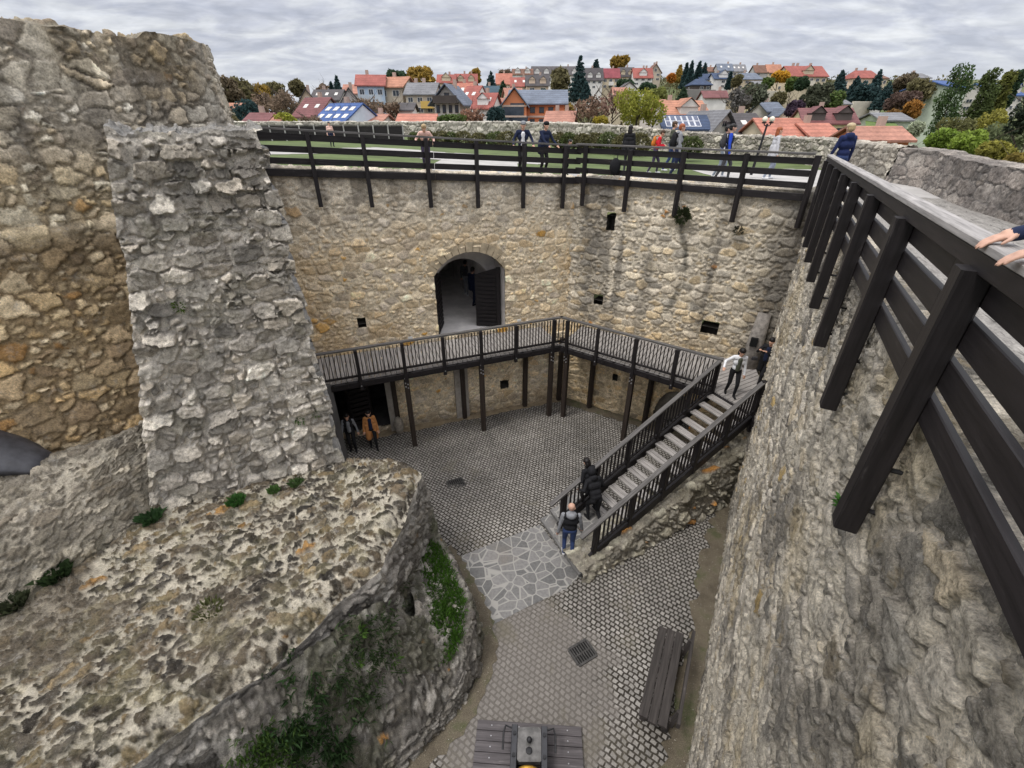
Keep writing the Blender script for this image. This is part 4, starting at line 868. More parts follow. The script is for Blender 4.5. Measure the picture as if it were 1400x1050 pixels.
okv = behind & inside_par(Pq)
zt_ = zter(gx, gy)+.03*(fbm(gx*.5, gy*.5, 141, 3)-.5)
Fg = grid_faces(*gx.shape); okf = okv.ravel()[Fg].all(1)
tag(mesh_obj('terrace_lawn', np.stack([gx, gy, zt_-.05], -1).reshape(-1, 3), Fg[okf], m_plain('lawn', (.085, .112, .04), .95, .8, .35, .5, 50), None, True), kind='structure')
PATHM = m_plain('pale_gravel_path', (.36, .345, .33), .95, 1.2, .2, .3, 60)
def path_sheet(name, fn, mat, z=.012, step=.25, y0=-4, y1=56, x0=-40, x1=16):
    X_, Y_ = np.meshgrid(np.arange(x0, x1, step), np.arange(y0, y1, step)); Q_ = np.stack([X_, Y_], -1)
    beh = (((Q_-K)@LN < -1.15) & (X_ < 2.5)) | (((Q_-K)@RN < -1.15) & (X_ >= 2.2)) | (((Q_-CA)@CN < -.4) & (X_ > 0) & (Y_ < 14))
    ok = fn(X_, Y_) & inside_par(Q_) & beh; F_ = grid_faces(*X_.shape); k = ok.ravel()[F_].all(1)
    return tag(mesh_obj(name, np.stack([X_, Y_, zter(X_, Y_)+.03*(fbm(X_*.5, Y_*.5, 141, 3)-.5)+z-.05], -1).reshape(-1, 3), F_[k], mat, None, True), kind='structure')
def onpath(X_, Y_):
    w = .5*np.sin(X_*.7)
    main = (Y_ > 23.5+w+.05*X_) & (Y_ < 29+w) & (X_ < 2)                       # broad path on the left, behind the lawn
    wide = (X_ > -3.2+.4*w) & (X_ < .3+.3*w) & (Y_ > 15) & (Y_ < 29)            # reaches the fence beside the corner
    right = ((np.stack([X_, Y_], -1)-K)@RN > -2.9+.3*w) & (X_ > 2.2)
    r2 = (X_ > 7.6) & (Y_ > 12) & (Y_ < 22+w)
    return main | wide | right | r2
path_sheet('gravel_path', onpath, PATHM)
def m_slab():
    m, nt, b = new_mat('walkway_slabs'); p = coord(nt)
    mp = N(nt, 'ShaderNodeMapping'); mp.inputs['Rotation'].default_value = (0, 0, R(-62)); nt.links.new(p, mp.inputs['Vector'])
    mp2 = N(nt, 'ShaderNodeMapping'); mp2.inputs['Scale'].default_value = (1.3, 7.5, 1); nt.links.new(mp.outputs[0], mp2.inputs['Vector'])
    v = N(nt, 'ShaderNodeTexVoronoi', feature='DISTANCE_TO_EDGE'); v.inputs['Scale'].default_value = 1.0; nt.links.new(mp2.outputs[0], v.inputs['Vector'])
    n1 = noise(nt, mp2.outputs[0], 2.2, 6, .7)
    c = rampv(nt, n1, [(.3, (.15, .14, .13)), (.55, (.26, .245, .225)), (.75, (.36, .34, .31))])
    cr = N(nt, 'ShaderNodeMath', operation='MULTIPLY'); nt.links.new(rampv(nt, v.outputs['Distance'], [(.0, 1.0), (.05, 0.0)]), cr.inputs[0]); nt.links.new(rampv(nt, noise(nt, p, 2.1, 3), [(.48, 0.0), (.6, 1.0)]), cr.inputs[1])
    c = mixc(nt, 'MIX', cr.outputs[0], c, (.045, .04, .036))
    c = mixc(nt, 'MULTIPLY', 1, c, rampv(nt, noise(nt, p, 40, 4), [(.3, .7), (.7, 1.3)]))
    nt.links.new(c, b.inputs['Base Color']); bump(nt, b, n1, .7, .03); return m
path_sheet('walkway', lambda X_, Y_: (X_ > 0) & (Y_ < 15.2) & (((np.stack([X_, Y_], -1)-K)@RN > -1.6) | (((np.stack([X_, Y_], -1)-CA)@CN > -6)) & (Y_ < 13)), m_slab(), .02, .2, -4, 16, 0, 16)
# parapet walls (three runs with their own look)
def run(name, label, i0, i1, thick, pal, mortar, cw, ch, seed, res, drop=.45, dark=0.0, kw={}, jit=.8, rel=.05):
    pts = np.concatenate([PP[i0:i1+1], PH[i0:i1+1, None]], 1); n_ = int(np.linalg.norm(np.diff(pts[:, :2], axis=0), axis=1).sum()/res); Qp, s_ = resample(pts, n_, 12)
    dd = np.gradient(Qp[:, :2], axis=0); dd /= np.linalg.norm(dd, axis=1)[:, None]; inn = np.stack([dd[:, 1], -dd[:, 0]], 1)          # outward from the terrace
    def fpos(S_, Z_):
        z0 = zter(Qp[:, 0], Qp[:, 1])-.15; ztop = Qp[:, 2]+.07*(fbm(s_*1.1, s_*0, seed, 3)-.5); H_ = z0[None]+(ztop-z0)[None]*Z_; b_ = .12*(1-Z_)**2
        return np.stack([Qp[None, :, 0]-inn[None, :, 0]*b_, Qp[None, :, 1]-inn[None, :, 1]*b_, H_], -1), np.broadcast_to(inn[None], S_.shape+(2,)), None, 0
    def sty(S_, H_, P_):
        h, c, f, r, d_ = masonry(S_, H_, cw, ch, jit, seed, pal, mortar, .014, .03, rel, rel, .06, orange=.0, rough=.04, **kw)
        c = tintmix(c, dark*sstep(.42, .6, fbm(S_*1.1, H_*2, seed+4, 4)), (.10, .09, .085)); return h, c, f
    w = empty('stone_parapet', (*Qp[n_//2, :2], 8.9), label, 'parapet wall'); wall_sheet('stone_face', fpos, s_, np.linspace(0, 1, max(12, int(1.3/res))), thick, sty, ST, w, zback=4.0); return w
PALP = [(.28, .245, .215), (.22, .192, .17), (.33, .295, .26), (.18, .158, .14)]
run('parapet', 'low curved dark grey stone parapet beside the walkway at the right edge', 0, 6, .6, PALP, (.13, .12, .11), .85, .36, 151, .03, dark=.5, kw=dict(split=.3, bulge=.1, cvar=.4), jit=.5, rel=.02)
run('parapet', 'far pale stone parapet bounding the terrace behind the walking people', 6, 12, .55, [(.42, .385, .32), (.35, .32, .27), (.47, .43, .36), (.28, .26, .22)], (.22, .195, .16), .55, .27, 153, .035, dark=.3, rel=.06)
run('parapet', 'distant pale stone parapet behind the clipped shrubs on the left of the terrace', 12, 17, .55, [(.42, .39, .33), (.35, .325, .28), (.46, .43, .37)], (.24, .215, .18), .7, .34, 155, .06, dark=.2, rel=.07)
# dark panelled fence with pale posts, far left on the terrace
A_, B_ = ony(352, 188, 40), ony(552, 187, 40); A_[2] = B_[2] = 9.0
pfz = lambda f: A_+(B_-A_)*f
df = empty('panel_fence', tuple(pfz(.5)), 'distant dark board fence with thin pale posts at the left end of the terrace', 'fence'); n_ = 10
for k in range(n_):
    m = MB(); m.beam(pfz((k+.03)/n_)+np.array([0, 0, .72]), pfz((k+.97)/n_)+np.array([0, 0, .72]), .05, 1.25); m.build('panel', WD, df)
for k in range(n_+1): m = MB(); m.beam(pfz(k/n_)+np.array([0, -.05, 0]), pfz(k/n_)+np.array([0, -.05, 1.42]), .09, .09); m.build('fence_post', m_plain('concrete_post', (.33, .32, .31), .9), df)
m = MB(); m.beam(A_+np.array([0, 0, 1.40]), B_+np.array([0, 0, 1.40]), .1, .07); m.build('fence_rail', WRAIL, df)
# ------------------------------------------------------------------ foliage
LEAF = m_leaf(); BARK = m_plain('bark', (.07, .055, .042), .95, 9, .4, .6, 30)
def leaves(blobs, n, size, col, var=.35, thr=.42, ns=.55, seed=0, hollow=.55, tint=None, yscale=1):
    g = np.random.default_rng(seed); V = []; C = []
    vol = np.array([b[1][0]*b[1][1]*b[1][2] for b in blobs])**(.75); cnt = (n*vol/vol.sum()).astype(int)+1
    for (c, r), k in zip(blobs, cnt):
        p = g.normal(size=(k*3, 3)); p /= np.linalg.norm(p, axis=1)[:, None]; rad = hollow+(1-hollow)*g.random(k*3)**.6; rad *= 1+.22*(fbm(p[:, 0]*2.3+seed, p[:, 1]*2.3+p[:, 2]*1.7, seed, 3)-.5)*2
        q = np.array(c)+p*rad[:, None]*np.array(r)
        sc = 1.0/max(r); f = fbm(q[:, 0]*sc*3.5+q[:, 2]*sc*2.1+seed, q[:, 1]*sc*3.1+q[:, 2]*sc*2.6, seed+3, 3); q = q[f > thr][:k]; fq = f[f > thr][:k]
        if len(q) == 0: continue
        m_ = len(q); a = g.normal(size=(m_, 3)); a /= np.linalg.norm(a, axis=1)[:, None]; b = np.cross(a, g.normal(size=(m_, 3))); b /= np.linalg.norm(b, axis=1)[:, None]+1e-9
        s_ = size*(.6+.8*g.random(m_))[:, None]; V.append(np.stack([q-a*s_-b*s_*.1, q-b*s_*.55, q+a*s_+b*s_*.1, q+b*s_*.55], 1).reshape(-1, 3))
        cl = hsh(np.floor(q[:, 0]*sc*6), np.floor(q[:, 1]*sc*6), np.floor(q[:, 2]*sc*6), seed)
        cc = 1.75*np.array(col)*(1+var*(g.random(m_)-.5)*1.5+var*(cl-.5)*1.6)[:, None]
        if tint is not None: cc = cc+(np.array(tint)-cc)*(sstep(.45, .8, cl)*.7)[:, None]
        C.append(np.repeat(cc, 4, 0))
    V = np.concatenate(V); return V, np.arange(len(V)).reshape(-1, 4), np.concatenate(C)
def foliage_mesh(name, par, *a, **k):
    V, F, C = leaves(*a, **k); return mesh_obj(name, V, F, LEAF, par, False, {'Col': np.clip(C, .004, .7)})
def wood_mesh(base, h, r, seed, nb=9, spread=.5, lo=.25, bare=False, top=.95):
    g = random.Random(seed); m = MB(); b = np.array(base, float); pts = [b+np.array([g.uniform(-.02, .02)*h*k/4, g.uniform(-.02, .02)*h*k/4, h*top*k/5]) for k in range(6)]
    m.tube(pts, [r*(1-.17*k) for k in range(6)], 7)
    for k in range(nb):
        f = lo+(top-lo)*(k+.5)/nb; p = b+np.array([0, 0, h*f]); a = g.uniform(0, 6.28); l = h*spread*(1-.45*f)*g.uniform(.6, 1); e = p+np.array([math.cos(a)*l*.75, math.sin(a)*l*.75, l*.62]); mid = (p+e)/2+np.array([0, 0, l*.08])
        m.tube([p, mid, e], [r*.42, r*.28, r*.06], 5)
        if bare:
            for q in range(5):
                s_ = p+(e-p)*g.uniform(.35, 1); a2 = a+g.uniform(-1.2, 1.2); l2 = l*g.uniform(.3, .6); m.tube([s_, s_+np.array([math.cos(a2)*l2*.6, math.sin(a2)*l2*.6, l2*.75])], [r*.14, r*.03], 4)
    return m
def tree(label, u, v0, v1, D, wpx, kind, col, seed, group=None, n=None, tint=None, name='tree', cat='tree', thr=.42):
    """u, top and foot heights in the picture, distance; wpx = crown width there"""
    top = ony(u, v0, D); foot = ony(u, v1, D); dep = D*math.cos(PITCH)-(foot[2]-CAM_H)*math.sin(PITCH); W = wpx*dep/FPX; H = top[2]-foot[2]
    base = np.array([foot[0], D, foot[2]]); gd = min(base[2], hill(base[0], D)+.3); o = empty(name, (base[0], D, gd), label, cat, group)
    x, y, z = base; g = random.Random(seed); lsz = max(.13, .0034*D)*(1.0 if D > 60 else .8)
    tr = W*.045
    if kind == 'round' or kind == 'bare':
        bl = [((x, y, z+H*.62), (W*.36, W*.36, H*.34))]
        for k in range(8):
            a = g.uniform(0, 6.28); f = g.uniform(.38, .86); rr = W*g.uniform(.14, .25); q = (1-abs(f-.55)*1.1)*W*.34
            bl.append(((x+math.cos(a)*q, y+math.sin(a)*q, z+H*f), (rr, rr, rr*.8)))
        if kind == 'bare': n_ = n or 750; wood_mesh((x, y, gd), z-gd+H*.92, tr*.9, seed, 16, .55, .3, True).build('trunk', BARK, o); foliage_mesh('crown', o, bl, n_, lsz*.8, col, .4, .5, seed=seed, hollow=.3, tint=tint)
        else: wood_mesh((x, y, gd), z-gd+H*.8, tr, seed, 9, .4).build('trunk', BARK, o); foliage_mesh('crown', o, bl, n or 2300, lsz, col, .45, thr, seed=seed, tint=tint)
    elif kind == 'bush':
        bl = [((x, y, z+H*.42), (W*.42, W*.38, H*.5))]+[((x+g.uniform(-.36, .36)*W, y+g.uniform(-.2, .2)*W, z+H*g.uniform(.3, .7)), (W*.2, W*.2, H*.3)) for _ in range(6)]
        wood_mesh((x, y, gd), z-gd+H*.6, tr*.5, seed, 6, .6).build('trunk', BARK, o); foliage_mesh('crown', o, bl, n or 1700, lsz*.9, col, .45, thr, seed=seed, tint=tint)
    elif kind == 'conifer':
        bl = []; L_ = 9
        for k in range(L_):
            f = (k+.5)/L_; rr = W*.5*(1-f)**.85+W*.03
            for q in range(5): a = q*1.2566+k*.7+g.uniform(-.3, .3); bl.append(((x+math.cos(a)*rr*.55, y+math.sin(a)*rr*.55, z+H*(.06+.92*f)-rr*.1), (rr*.55, rr*.55, H*.055)))
        bl.append(((x, y, z+H*.97), (W*.04, W*.04, H*.05))); m = MB(); m.tube([(x, y, gd), (x, y, z+H*.97)], [tr*.8, tr*.1], 7); m.build('trunk', BARK, o)
        foliage_mesh('crown', o, bl, n or 2500, lsz*.85, col, .5, .34, seed=seed, hollow=.15, tint=tint)
    elif kind == 'poplar':
        bl = [((x+g.uniform(-.12, .12)*W, y+g.uniform(-.1, .1)*W, z+H*(.12+.82*k/9)), (W*(.40-.26*abs(k/9-.4)**1.3), W*.34, H*.11)) for k in range(10)]+[((x+s_*W*.17, y, z+H*g.uniform(.72, .93)), (W*.12, W*.12, H*.11)) for s_ in (-1, 1)]
        m = MB(); m.tube([(x, y, gd), (x, y, z+H*.9)], [tr, tr*.1], 7); m.build('trunk', BARK, o); foliage_mesh('crown', o, bl, n or 2400, lsz*.85, col, .5, .36, seed=seed, hollow=.35, tint=tint)
    return o
# ------------------------------------------------------------------ hillside
def hill(x, y):
    x = np.asarray(x, float); y = np.asarray(y, float)
    r = sstep(-95, 15, x-.12*(y-100))
    z = 1.5+6.0*sstep(55, 110, y)+sstep(105, 300, y)*(7+15.5*r)-5*sstep(300, 620, y)
    return z+1.2*(fbm(x*.02, y*.02, 161, 3)-.5)
X_, Y_ = np.meshgrid(np.arange(-420, 460, 8.), np.concatenate([np.arange(-60, 320, 6.), np.arange(320, 1200, 40.)])); Zh = hill(X_, Y_); near_ = (np.abs(X_) < 45) & (Y_ < 56) & (Y_ > -10); Zh = np.where(near_ & (X_ < 16) , -2.5, np.where(near_, Zh-.5, Zh))
def m_hill():
    m, nt, b = new_mat('hillside_grass'); p = coord(nt); c = rampv(nt, noise(nt, p, .05, 5, .6), [(.35, (.075, .10, .03)), (.5, (.10, .11, .045)), (.62, (.12, .105, .06)), (.72, (.07, .09, .035))])
    c = mixc(nt, 'MULTIPLY', 1, c, rampv(nt, noise(nt, p, 1.5, 5), [(.3, .7), (.7, 1.25)])); nt.links.new(c, b.inputs['Base Color']); return m
tag(mesh_obj('hillside', np.stack([X_, Y_, Zh], -1).reshape(-1, 3), grid_faces(*X_.shape), m_hill(), None, True), kind='structure')
# ------------------------------------------------------------------ houses
def m_roof(name, col):
    if name in MATS: return MATS[name]
    m, nt, b = new_mat(name); p = coord(nt); w = N(nt, 'ShaderNodeTexWave', wave_type='BANDS', bands_direction='Z'); w.inputs['Scale'].default_value = 1.1; w.inputs['Distortion'].default_value = .6; nt.links.new(p, w.inputs['Vector'])
    c = mixc(nt, 'MULTIPLY', 1, col, rampv(nt, noise(nt, p, .7, 5, .65), [(.3, .72), (.7, 1.22)])); c = mixc(nt, 'MULTIPLY', 1, c, rampv(nt, noise(nt, p, 5, 3), [(.3, .82), (.7, 1.18)]))
    c = mixc(nt, 'MULTIPLY', .5, c, rampv(nt, w.outputs['Fac'], [(.2, .7), (.6, 1.1)])); nt.links.new(c, b.inputs['Base Color']); b.inputs['Roughness'].default_value = .75; MATS[name] = m; return m
def m_wall(name, col): return m_plain('plaster_'+name, col, .9, .6, .14, 0)
ROOF = dict(red=(.27, .085, .07), bright=(.38, .15, .105), orange=(.34, .165, .12), tan=(.36, .17, .11), maroon=(.15, .06, .06), dark=(.075, .068, .07), grey=(.17, .17, .18), slate=(.13, .15, .19), blue=(.05, .095, .24), navy=(.04, .06, .11), brown=(.16, .085, .06), teal=(.05, .085, .11), magenta=(.22, .055, .065))
WALL = dict(cream=(.55, .47, .34), white=(.68, .66, .63), beige=(.46, .40, .32), pale=(.55, .52, .48), brick=(.55, .205, .10), blue=(.38, .46, .55), bluewhite=(.58, .63, .70), yellow=(.60, .53, .32), green=(.44, .50, .40), brown=(.15, .10, .075), grey=(.40, .385, .37), dark=(.09, .075, .07), peach=(.60, .47, .36))
GLASS = m_plain('window_glass', (.035, .045, .06), .15, 3, .3, 0, spec=.5); FRAME = m_wall('window_frame', (.6, .58, .55)); DFRAME = m_wall('dark_frame', (.10, .07, .055)); CHIM = m_wall('chimney', (.40, .30, .25))
def house(label, u0, u1, vr, ve, vb, D, typ, wall, roof, yaw=0, wins=(3, 2), depth=None, chim=1, dorm=0, cat='house', name='house', sky=0, over=.35, dark=False, hip=0.0, group=None, balcony=None):
    uc = (u0+u1)/2; P0 = ony(uc, ve, D); dep = D*math.cos(PITCH)-(P0[2]-CAM_H)*math.sin(PITCH); W = abs(u1-u0)*dep/FPX; zb = ony(uc, vb, D)[2]; zeave = P0[2]
    DP = depth or max(5.5, min(11, W*.8)); yr = D+(DP/2 if typ == 'side' else 0); zr = ony(uc, vr, yr)[2]; H = zeave-zb; rh = max(.8, zr-zeave)
    o = empty(name, (P0[0], D+DP/2, zb), label, cat, group, rz=R(yaw)); LOCAL.add(o.name)
    wm = m_wall(wall, WALL[wall]); rm = m_roof('roof_'+roof, ROOF[roof]); lo = -7.0
    hx, hy = W/2, DP/2
    ra, rb = (hx, hy) if typ == 'side' else (hy, hx)              # ridge axis half length, span half
    m = MB()
    def T(a, b, z): return (a, b, z) if typ == 'side' else (b, a, z)
    V = [T(-ra, -rb, lo), T(ra, -rb, lo), T(ra, rb, lo), T(-ra, rb, lo), T(-ra, -rb, H), T(ra, -rb, H), T(ra, rb, H), T(-ra, rb, H), T(-ra*(1-hip), 0, H+rh-.02), T(ra*(1-hip), 0, H+rh-.02)]
    m.add(V, [[0, 1, 5, 4], [1, 2, 6, 5], [2, 3, 7, 6], [3, 0, 4, 7], [4, 8, 7], [5, 6, 9], [4, 5, 9, 8], [6, 7, 8, 9]]); m.build('wall', wm, o)
    e = over; k = rh/rb; m = MB(); rx = ra*(1-hip)+(e if hip == 0 else 0)
    z0 = H-e*k+.06; zt = H+rh+.06; th = .16
    V = []
    for dz in (0, th): V += [T(-ra-e, -rb-e, z0+dz), T(ra+e, -rb-e, z0+dz), T(ra+e, rb+e, z0+dz), T(-ra-e, rb+e, z0+dz), T(-rx, 0, zt+dz), T(rx, 0, zt+dz)]
    F = [[6, 7, 11, 10], [8, 9, 10, 11], [0, 4, 5, 1], [2, 5, 4, 3], [0, 1, 7, 6], [2, 3, 9, 8]]
    F += [[0, 6, 10, 4], [3, 4, 10, 9], [1, 5, 11, 7], [2, 8, 11, 5]] if hip == 0 else [[6, 10, 9], [7, 8, 11], [0, 6, 9, 3], [1, 2, 8, 7]]
    m.add(V, F); ro = m.build('roof', rm, o)
    g = random.Random(int(u0*7+vr*3))
    for q in range(chim):
        a = ra*g.uniform(-.6, .6); m = MB(); m.beam(T(a, rb*.2, H+rh*.6), T(a, rb*.2, H+rh+.9), .55, .5, up=(1, 0, 0)); m.build('chimney', CHIM, ro)
    for q in range(sky):
        a = -ra+2*ra*(q+.5)/sky; f = .42; y_ = -rb*(1-f); z_ = H+rh*f+.26
        for f in ((.3, .68) if sky > 3 else (.5,)):
            y_ = -rb*(1-f); z_ = H+rh*f+.24; m = MB(); dd = .45/math.hypot(rb, rh); m.beam(T(a, y_-rb*dd, z_-rh*dd), T(a, y_+rb*dd, z_+rh*dd), .6, .06, up=(0, 0, 1)); w_ = m.build('roof_window', FRAME, ro)
    for q in range(dorm):
        a = -ra+2*ra*(q+.5)/dorm; w_ = min(1.2, ra*.55/max(dorm, 1)); zb_ = H+rh*.15; y1 = -rb*.88; m = MB()
        V = [T(a-w_, y1, zb_), T(a+w_, y1, zb_), T(a+w_, y1, zb_+1.1), T(a, y1, zb_+1.1+w_*.7), T(a-w_, y1, zb_+1.1), T(a-w_, rb*.0, zb_), T(a+w_, rb*.0, zb_), T(a+w_, rb*.0, zb_+1.1), T(a, rb*.0, zb_+1.1+w_*.7), T(a-w_, rb*.0, zb_+1.1)]
        m.add(V, [[0, 1, 2, 3, 4], [0, 4, 9, 5], [1, 6, 7, 2]]); dm = m.build('dormer', wm if not dark else m_wall('dark', WALL['dark']), ro)
        m = MB(); V2 = [T(a-w_*1.15, y1-.15, zb_+1.0), T(a, y1-.15, zb_+1.2+w_*.75), T(a+w_*1.15, y1-.15, zb_+1.0), T(a-w_*1.15, 0, zb_+1.0), T(a, 0, zb_+1.2+w_*.75), T(a+w_*1.15, 0, zb_+1.0)]; m.add(V2, [[0, 1, 4, 3], [1, 2, 5, 4], [0, 3, 5, 2]]); m.build('dormer_roof', rm, dm)
    # windows on the face towards the castle and on the gable ends
    def window(c, nx, w_, h_):
        m = MB(); x, y, z = c
        if nx == 0: m.beam((x-w_/2, y-.02, z), (x+w_/2, y-.02, z), .10, h_, ch=.01)
        else: m.beam((x+nx*.02, y-w_/2, z), (x+nx*.02, y+w_/2, z), .10, h_, ch=.01)
        f = m.build('window', DFRAME if dark else FRAME, o); m = MB(); p_ = .075
        for s_ in (-1, 1):
            if nx == 0: m.beam((x+s_*w_*.225-w_*.19, y-p_, z), (x+s_*w_*.225+w_*.19, y-p_, z), .02, h_*.84, ch=.002)
            else: m.beam((x+nx*p_, y+s_*w_*.225-w_*.19, z), (x+nx*p_, y+s_*w_*.225+w_*.19, z), .02, h_*.84, ch=.002)
        m.build('pane', GLASS, f)
    nw, nf = wins; fh = min(2.9, H/max(nf, 1))
    for f in range(nf):
        for q in range(nw):
            if g.random() < .12: continue
            window((-hx+2*hx*(q+.5)/nw, -hy, H-fh*(f+.52)), 0, min(1.3, 2*hx/nw*.55), min(1.35, fh*.5))
    if typ == 'gable' and rh > 1.6 and nw: window((0, -hy, H+rh*.3), 0, min(1.3, W*.2), min(1.2, rh*.4))
    if typ == 'side' and nw:
        s_ = -1 if P0[0] > 0 else 1
        for f in range(nf): window((s_*hx, 0, H-fh*(f+.52)), s_, 1.2, min(1.3, fh*.5))
    if balcony:
        z_ = H-fh*balcony[0]; m = MB(); m.beam((-hx*balcony[1], -hy-.6, z_-.5), (hx*balcony[2], -hy-.6, z_-.5), 1.2, .12); m.beam((-hx*balcony[1], -hy-1.15, z_), (hx*balcony[2], -hy-1.15, z_), .08, .95); m.build('balcony', m_wall('balcony_'+balcony[3], balcony[4]), o)
    return o, (hx, hy, H, rh, ra, rb, T)
# ================================================================== the town on the hill
h_ = house
h_('two storey house with glazed blue balconies under a bright red roof', 485, 521, 104, 117, 150, 92, 'side', 'blue', 'red', 8, (3, 2), balcony=(1.05, .95, .8, 'bluegrey', (.42, .47, .52)))
h_('tall beige house with tan roof beside the blue balcony house', 518, 556, 107, 118.5, 153, 93, 'side', 'beige', 'tan', -14, (2, 2), over=.5)
h_('beige house with grey roof and a yellow balcony', 556, 596, 115, 129, 157, 90, 'side', 'beige', 'grey', -6, (3, 2), balcony=(1.0, -.15, .98, 'yellow', (.50, .34, .10)), chim=2)
h_('dark timbered chalet with a balcony under its gable', 598, 634, 116, 137, 160, 84, 'gable', 'pale', 'slate', -12, (4, 1), over=.9, dark=True, balcony=(-.05, .95, .95, 'timber', (.06, .05, .045)))
h_('low shed with a long bright orange roof behind the terrace parapet', 543, 591, 160.5, 168, 174, 64, 'side', 'cream', 'bright', 4, (0, 0), chim=0)
h_('low mottled orange tile roof beside the blue roofed house', 486, 524, 158.5, 168, 174, 66, 'side', 'pale', 'orange', -6, (0, 0), chim=1)
o, info = h_('house with a vivid blue roof full of skylights and a pale blue gable', 436, 490, 143.5, 170, 178, 62, 'side', 'bluewhite', 'blue', -20, (0, 0), chim=1, sky=4, depth=8.5, over=.15)
h_('house with a dark maroon roof left of the blue roof', 408, 444, 135.5, 160, 172, 76, 'side', 'pale', 'maroon', -14, (0, 0), chim=1, sky=2, depth=8)
h_('tan gabled house at the left end of the town', 402, 427, 122.5, 142, 160, 98, 'gable', 'peach', 'dark', 18, (2, 1), over=.5)
h_('house with a long dark tiled roof above the blue roof', 426, 466, 124, 137, 150, 104, 'side', 'grey', 'dark', -6, (0, 0), chim=2, sky=3)
h_('weathered grey gable house right of the long dark roof', 461, 486, 121, 141, 160, 86, 'gable', 'grey', 'dark', 14, (0, 0), over=.3)
h_('orange tiled roof peeping behind the weathered grey gable', 468, 496, 117, 128, 145, 112, 'side', 'pale', 'orange', 5, (0, 0), chim=1)
h_('little white flat shed among the bare bushes', 545, 563, 149.5, 151.5, 163, 72, 'side', 'white', 'dark', 0, (1, 1), chim=0, depth=4)
h_('low maroon tile roof at the far left behind the dark panel fence', 333, 360, 157, 169, 176, 58, 'side', 'pale', 'maroon', 4, (0, 0), chim=1)
h_('small orange tile roof at the far left beside the yellow bush', 360, 378, 160, 170, 176, 58, 'side', 'pale', 'orange', 0, (0, 0), chim=0)
h_('pale little house half hidden beside the round tower', 306, 322, 144, 150, 166, 84, 'side', 'cream', 'tan', 0, (1, 1), chim=0)
# red roofs in the middle
h_('upper row house with red roof and dormers left of the yellow tree', 598, 622, 103, 113, 128, 150, 'side', 'cream', 'red', 0, (2, 1), dorm=1)
h_('upper row house with a deep red roof below the skyline, second from left', 622, 651, 102, 114, 128, 154, 'side', 'cream', 'red', 3, (2, 1), dorm=2, chim=2)
h_('orange red roofed house behind the dark chalet', 620, 647, 115.5, 133, 150, 104, 'side', 'white', 'bright', -8, (1, 1), sky=1)
h_('red roofed house with bright white gable and twin skylights', 637, 659, 119, 142, 156, 92, 'side', 'white', 'red', -22, (1, 1), sky=2, over=.15, depth=8)
h_('low red roof house with white dormer beside the brick shell', 652, 679, 129, 148, 158, 84, 'side', 'white', 'red', -16, (0, 0), sky=2, dorm=1)
h_('plain orange tiled roof left of the brick shell', 661, 692, 136, 150, 158, 88, 'side', 'cream', 'orange', -8, (0, 0), chim=0)
h_('bright red roofed terrace house under the skyline', 679, 699, 101.5, 114.5, 130, 156, 'side', 'cream', 'bright', 0, (2, 1))
h_('dark red roofed terrace house next to the grey brown one', 699, 722, 107, 118, 132, 148, 'side', 'cream', 'red', 0, (2, 1), sky=2)
h_('teal grey roofed house behind the dark spruces', 661, 684, 119, 135, 146, 112, 'side', 'grey', 'teal', 0, (0, 0))
h_('grey brown roofed house with two cream gabled dormers', 720, 750, 104, 117, 128, 140, 'side', 'peach', 'dark', 0, (2, 1), dorm=2)
h_('long grey roofed housing block on the skyline, left part', 701, 728, 95, 102, 112, 196, 'side', 'white', 'brown', 0, (3, 1), dorm=2)
h_('long grey roofed housing block on the skyline with white dormers', 728, 792, 91.5, 103, 114, 200, 'side', 'white', 'dark', 0, (7, 1), dorm=5)
h_('orange tiled roof behind the left gable of the brick shell', 690, 712, 122, 137, 150, 100, 'side', 'cream', 'orange', 12, (0, 0), sky=1)
# brick shell under construction
o, inf = h_('unfinished orange brick house with grey sheet roof and empty window openings', 700, 775, 125, 142, 174, 76, 'side', 'brick', 'slate', -4, (6, 2), depth=9, over=.5, chim=0, dark=True)
hx, hy, H, rh, ra, rb, T = inf
wm = MATS['plaster_brick']; m = MB(); gw_ = hx*.86; x0 = -hx-.9; y0 = -hy-2.2
V = [(x0, y0, -7), (x0+gw_, y0, -7), (x0+gw_, y0, H-.2), (x0+gw_/2, y0, H+rh*.98), (x0, y0, H-.2), (x0, 0, -7), (x0+gw_, 0, -7), (x0+gw_, 0, H-.2), (x0+gw_/2, 0, H+rh*.98), (x0, 0, H-.2)]
m.add(V, [[0, 1, 2, 3, 4], [0, 4, 9, 5], [1, 6, 7, 2]]); cg = m.build('cross_gable', wm, o)
m = MB(); V2 = [(x0-.4, y0-.4, H-.55), (x0+gw_/2, y0-.4, H+rh+.1), (x0+gw_+.4, y0-.4, H-.55), (x0-.4, 1.5, H-.55), (x0+gw_/2, 1.5, H+rh+.1), (x0+gw_+.4, 1.5, H-.55)]; V2 += [(a, b, c+.16) for a, b, c in V2]
m.add(V2, [[0, 1, 4, 3], [1, 2, 5, 4], [6, 9, 10, 7], [7, 10, 11, 8], [0, 6, 7, 1], [1, 7, 8, 2], [0, 3, 9, 6], [2, 8, 11, 5]]); m.build('gable_roof', MATS['roof_slate'], cg)
CONC = m_wall('raw_concrete', (.46, .36, .30))
for z, w_ in ((H*.46, 1), (H-.3, 1)): m = MB(); m.beam((x0-.05, y0-.03, z), (x0+gw_+.05, y0-.03, z), .12, .22); m.build('concrete_band', CONC, cg)
m = MB(); m.beam((x0+gw_, -hy-.04, H*.46), (hx+.05, -hy-.04, H*.46), .14, .25); m.build('concrete_band', CONC, o)
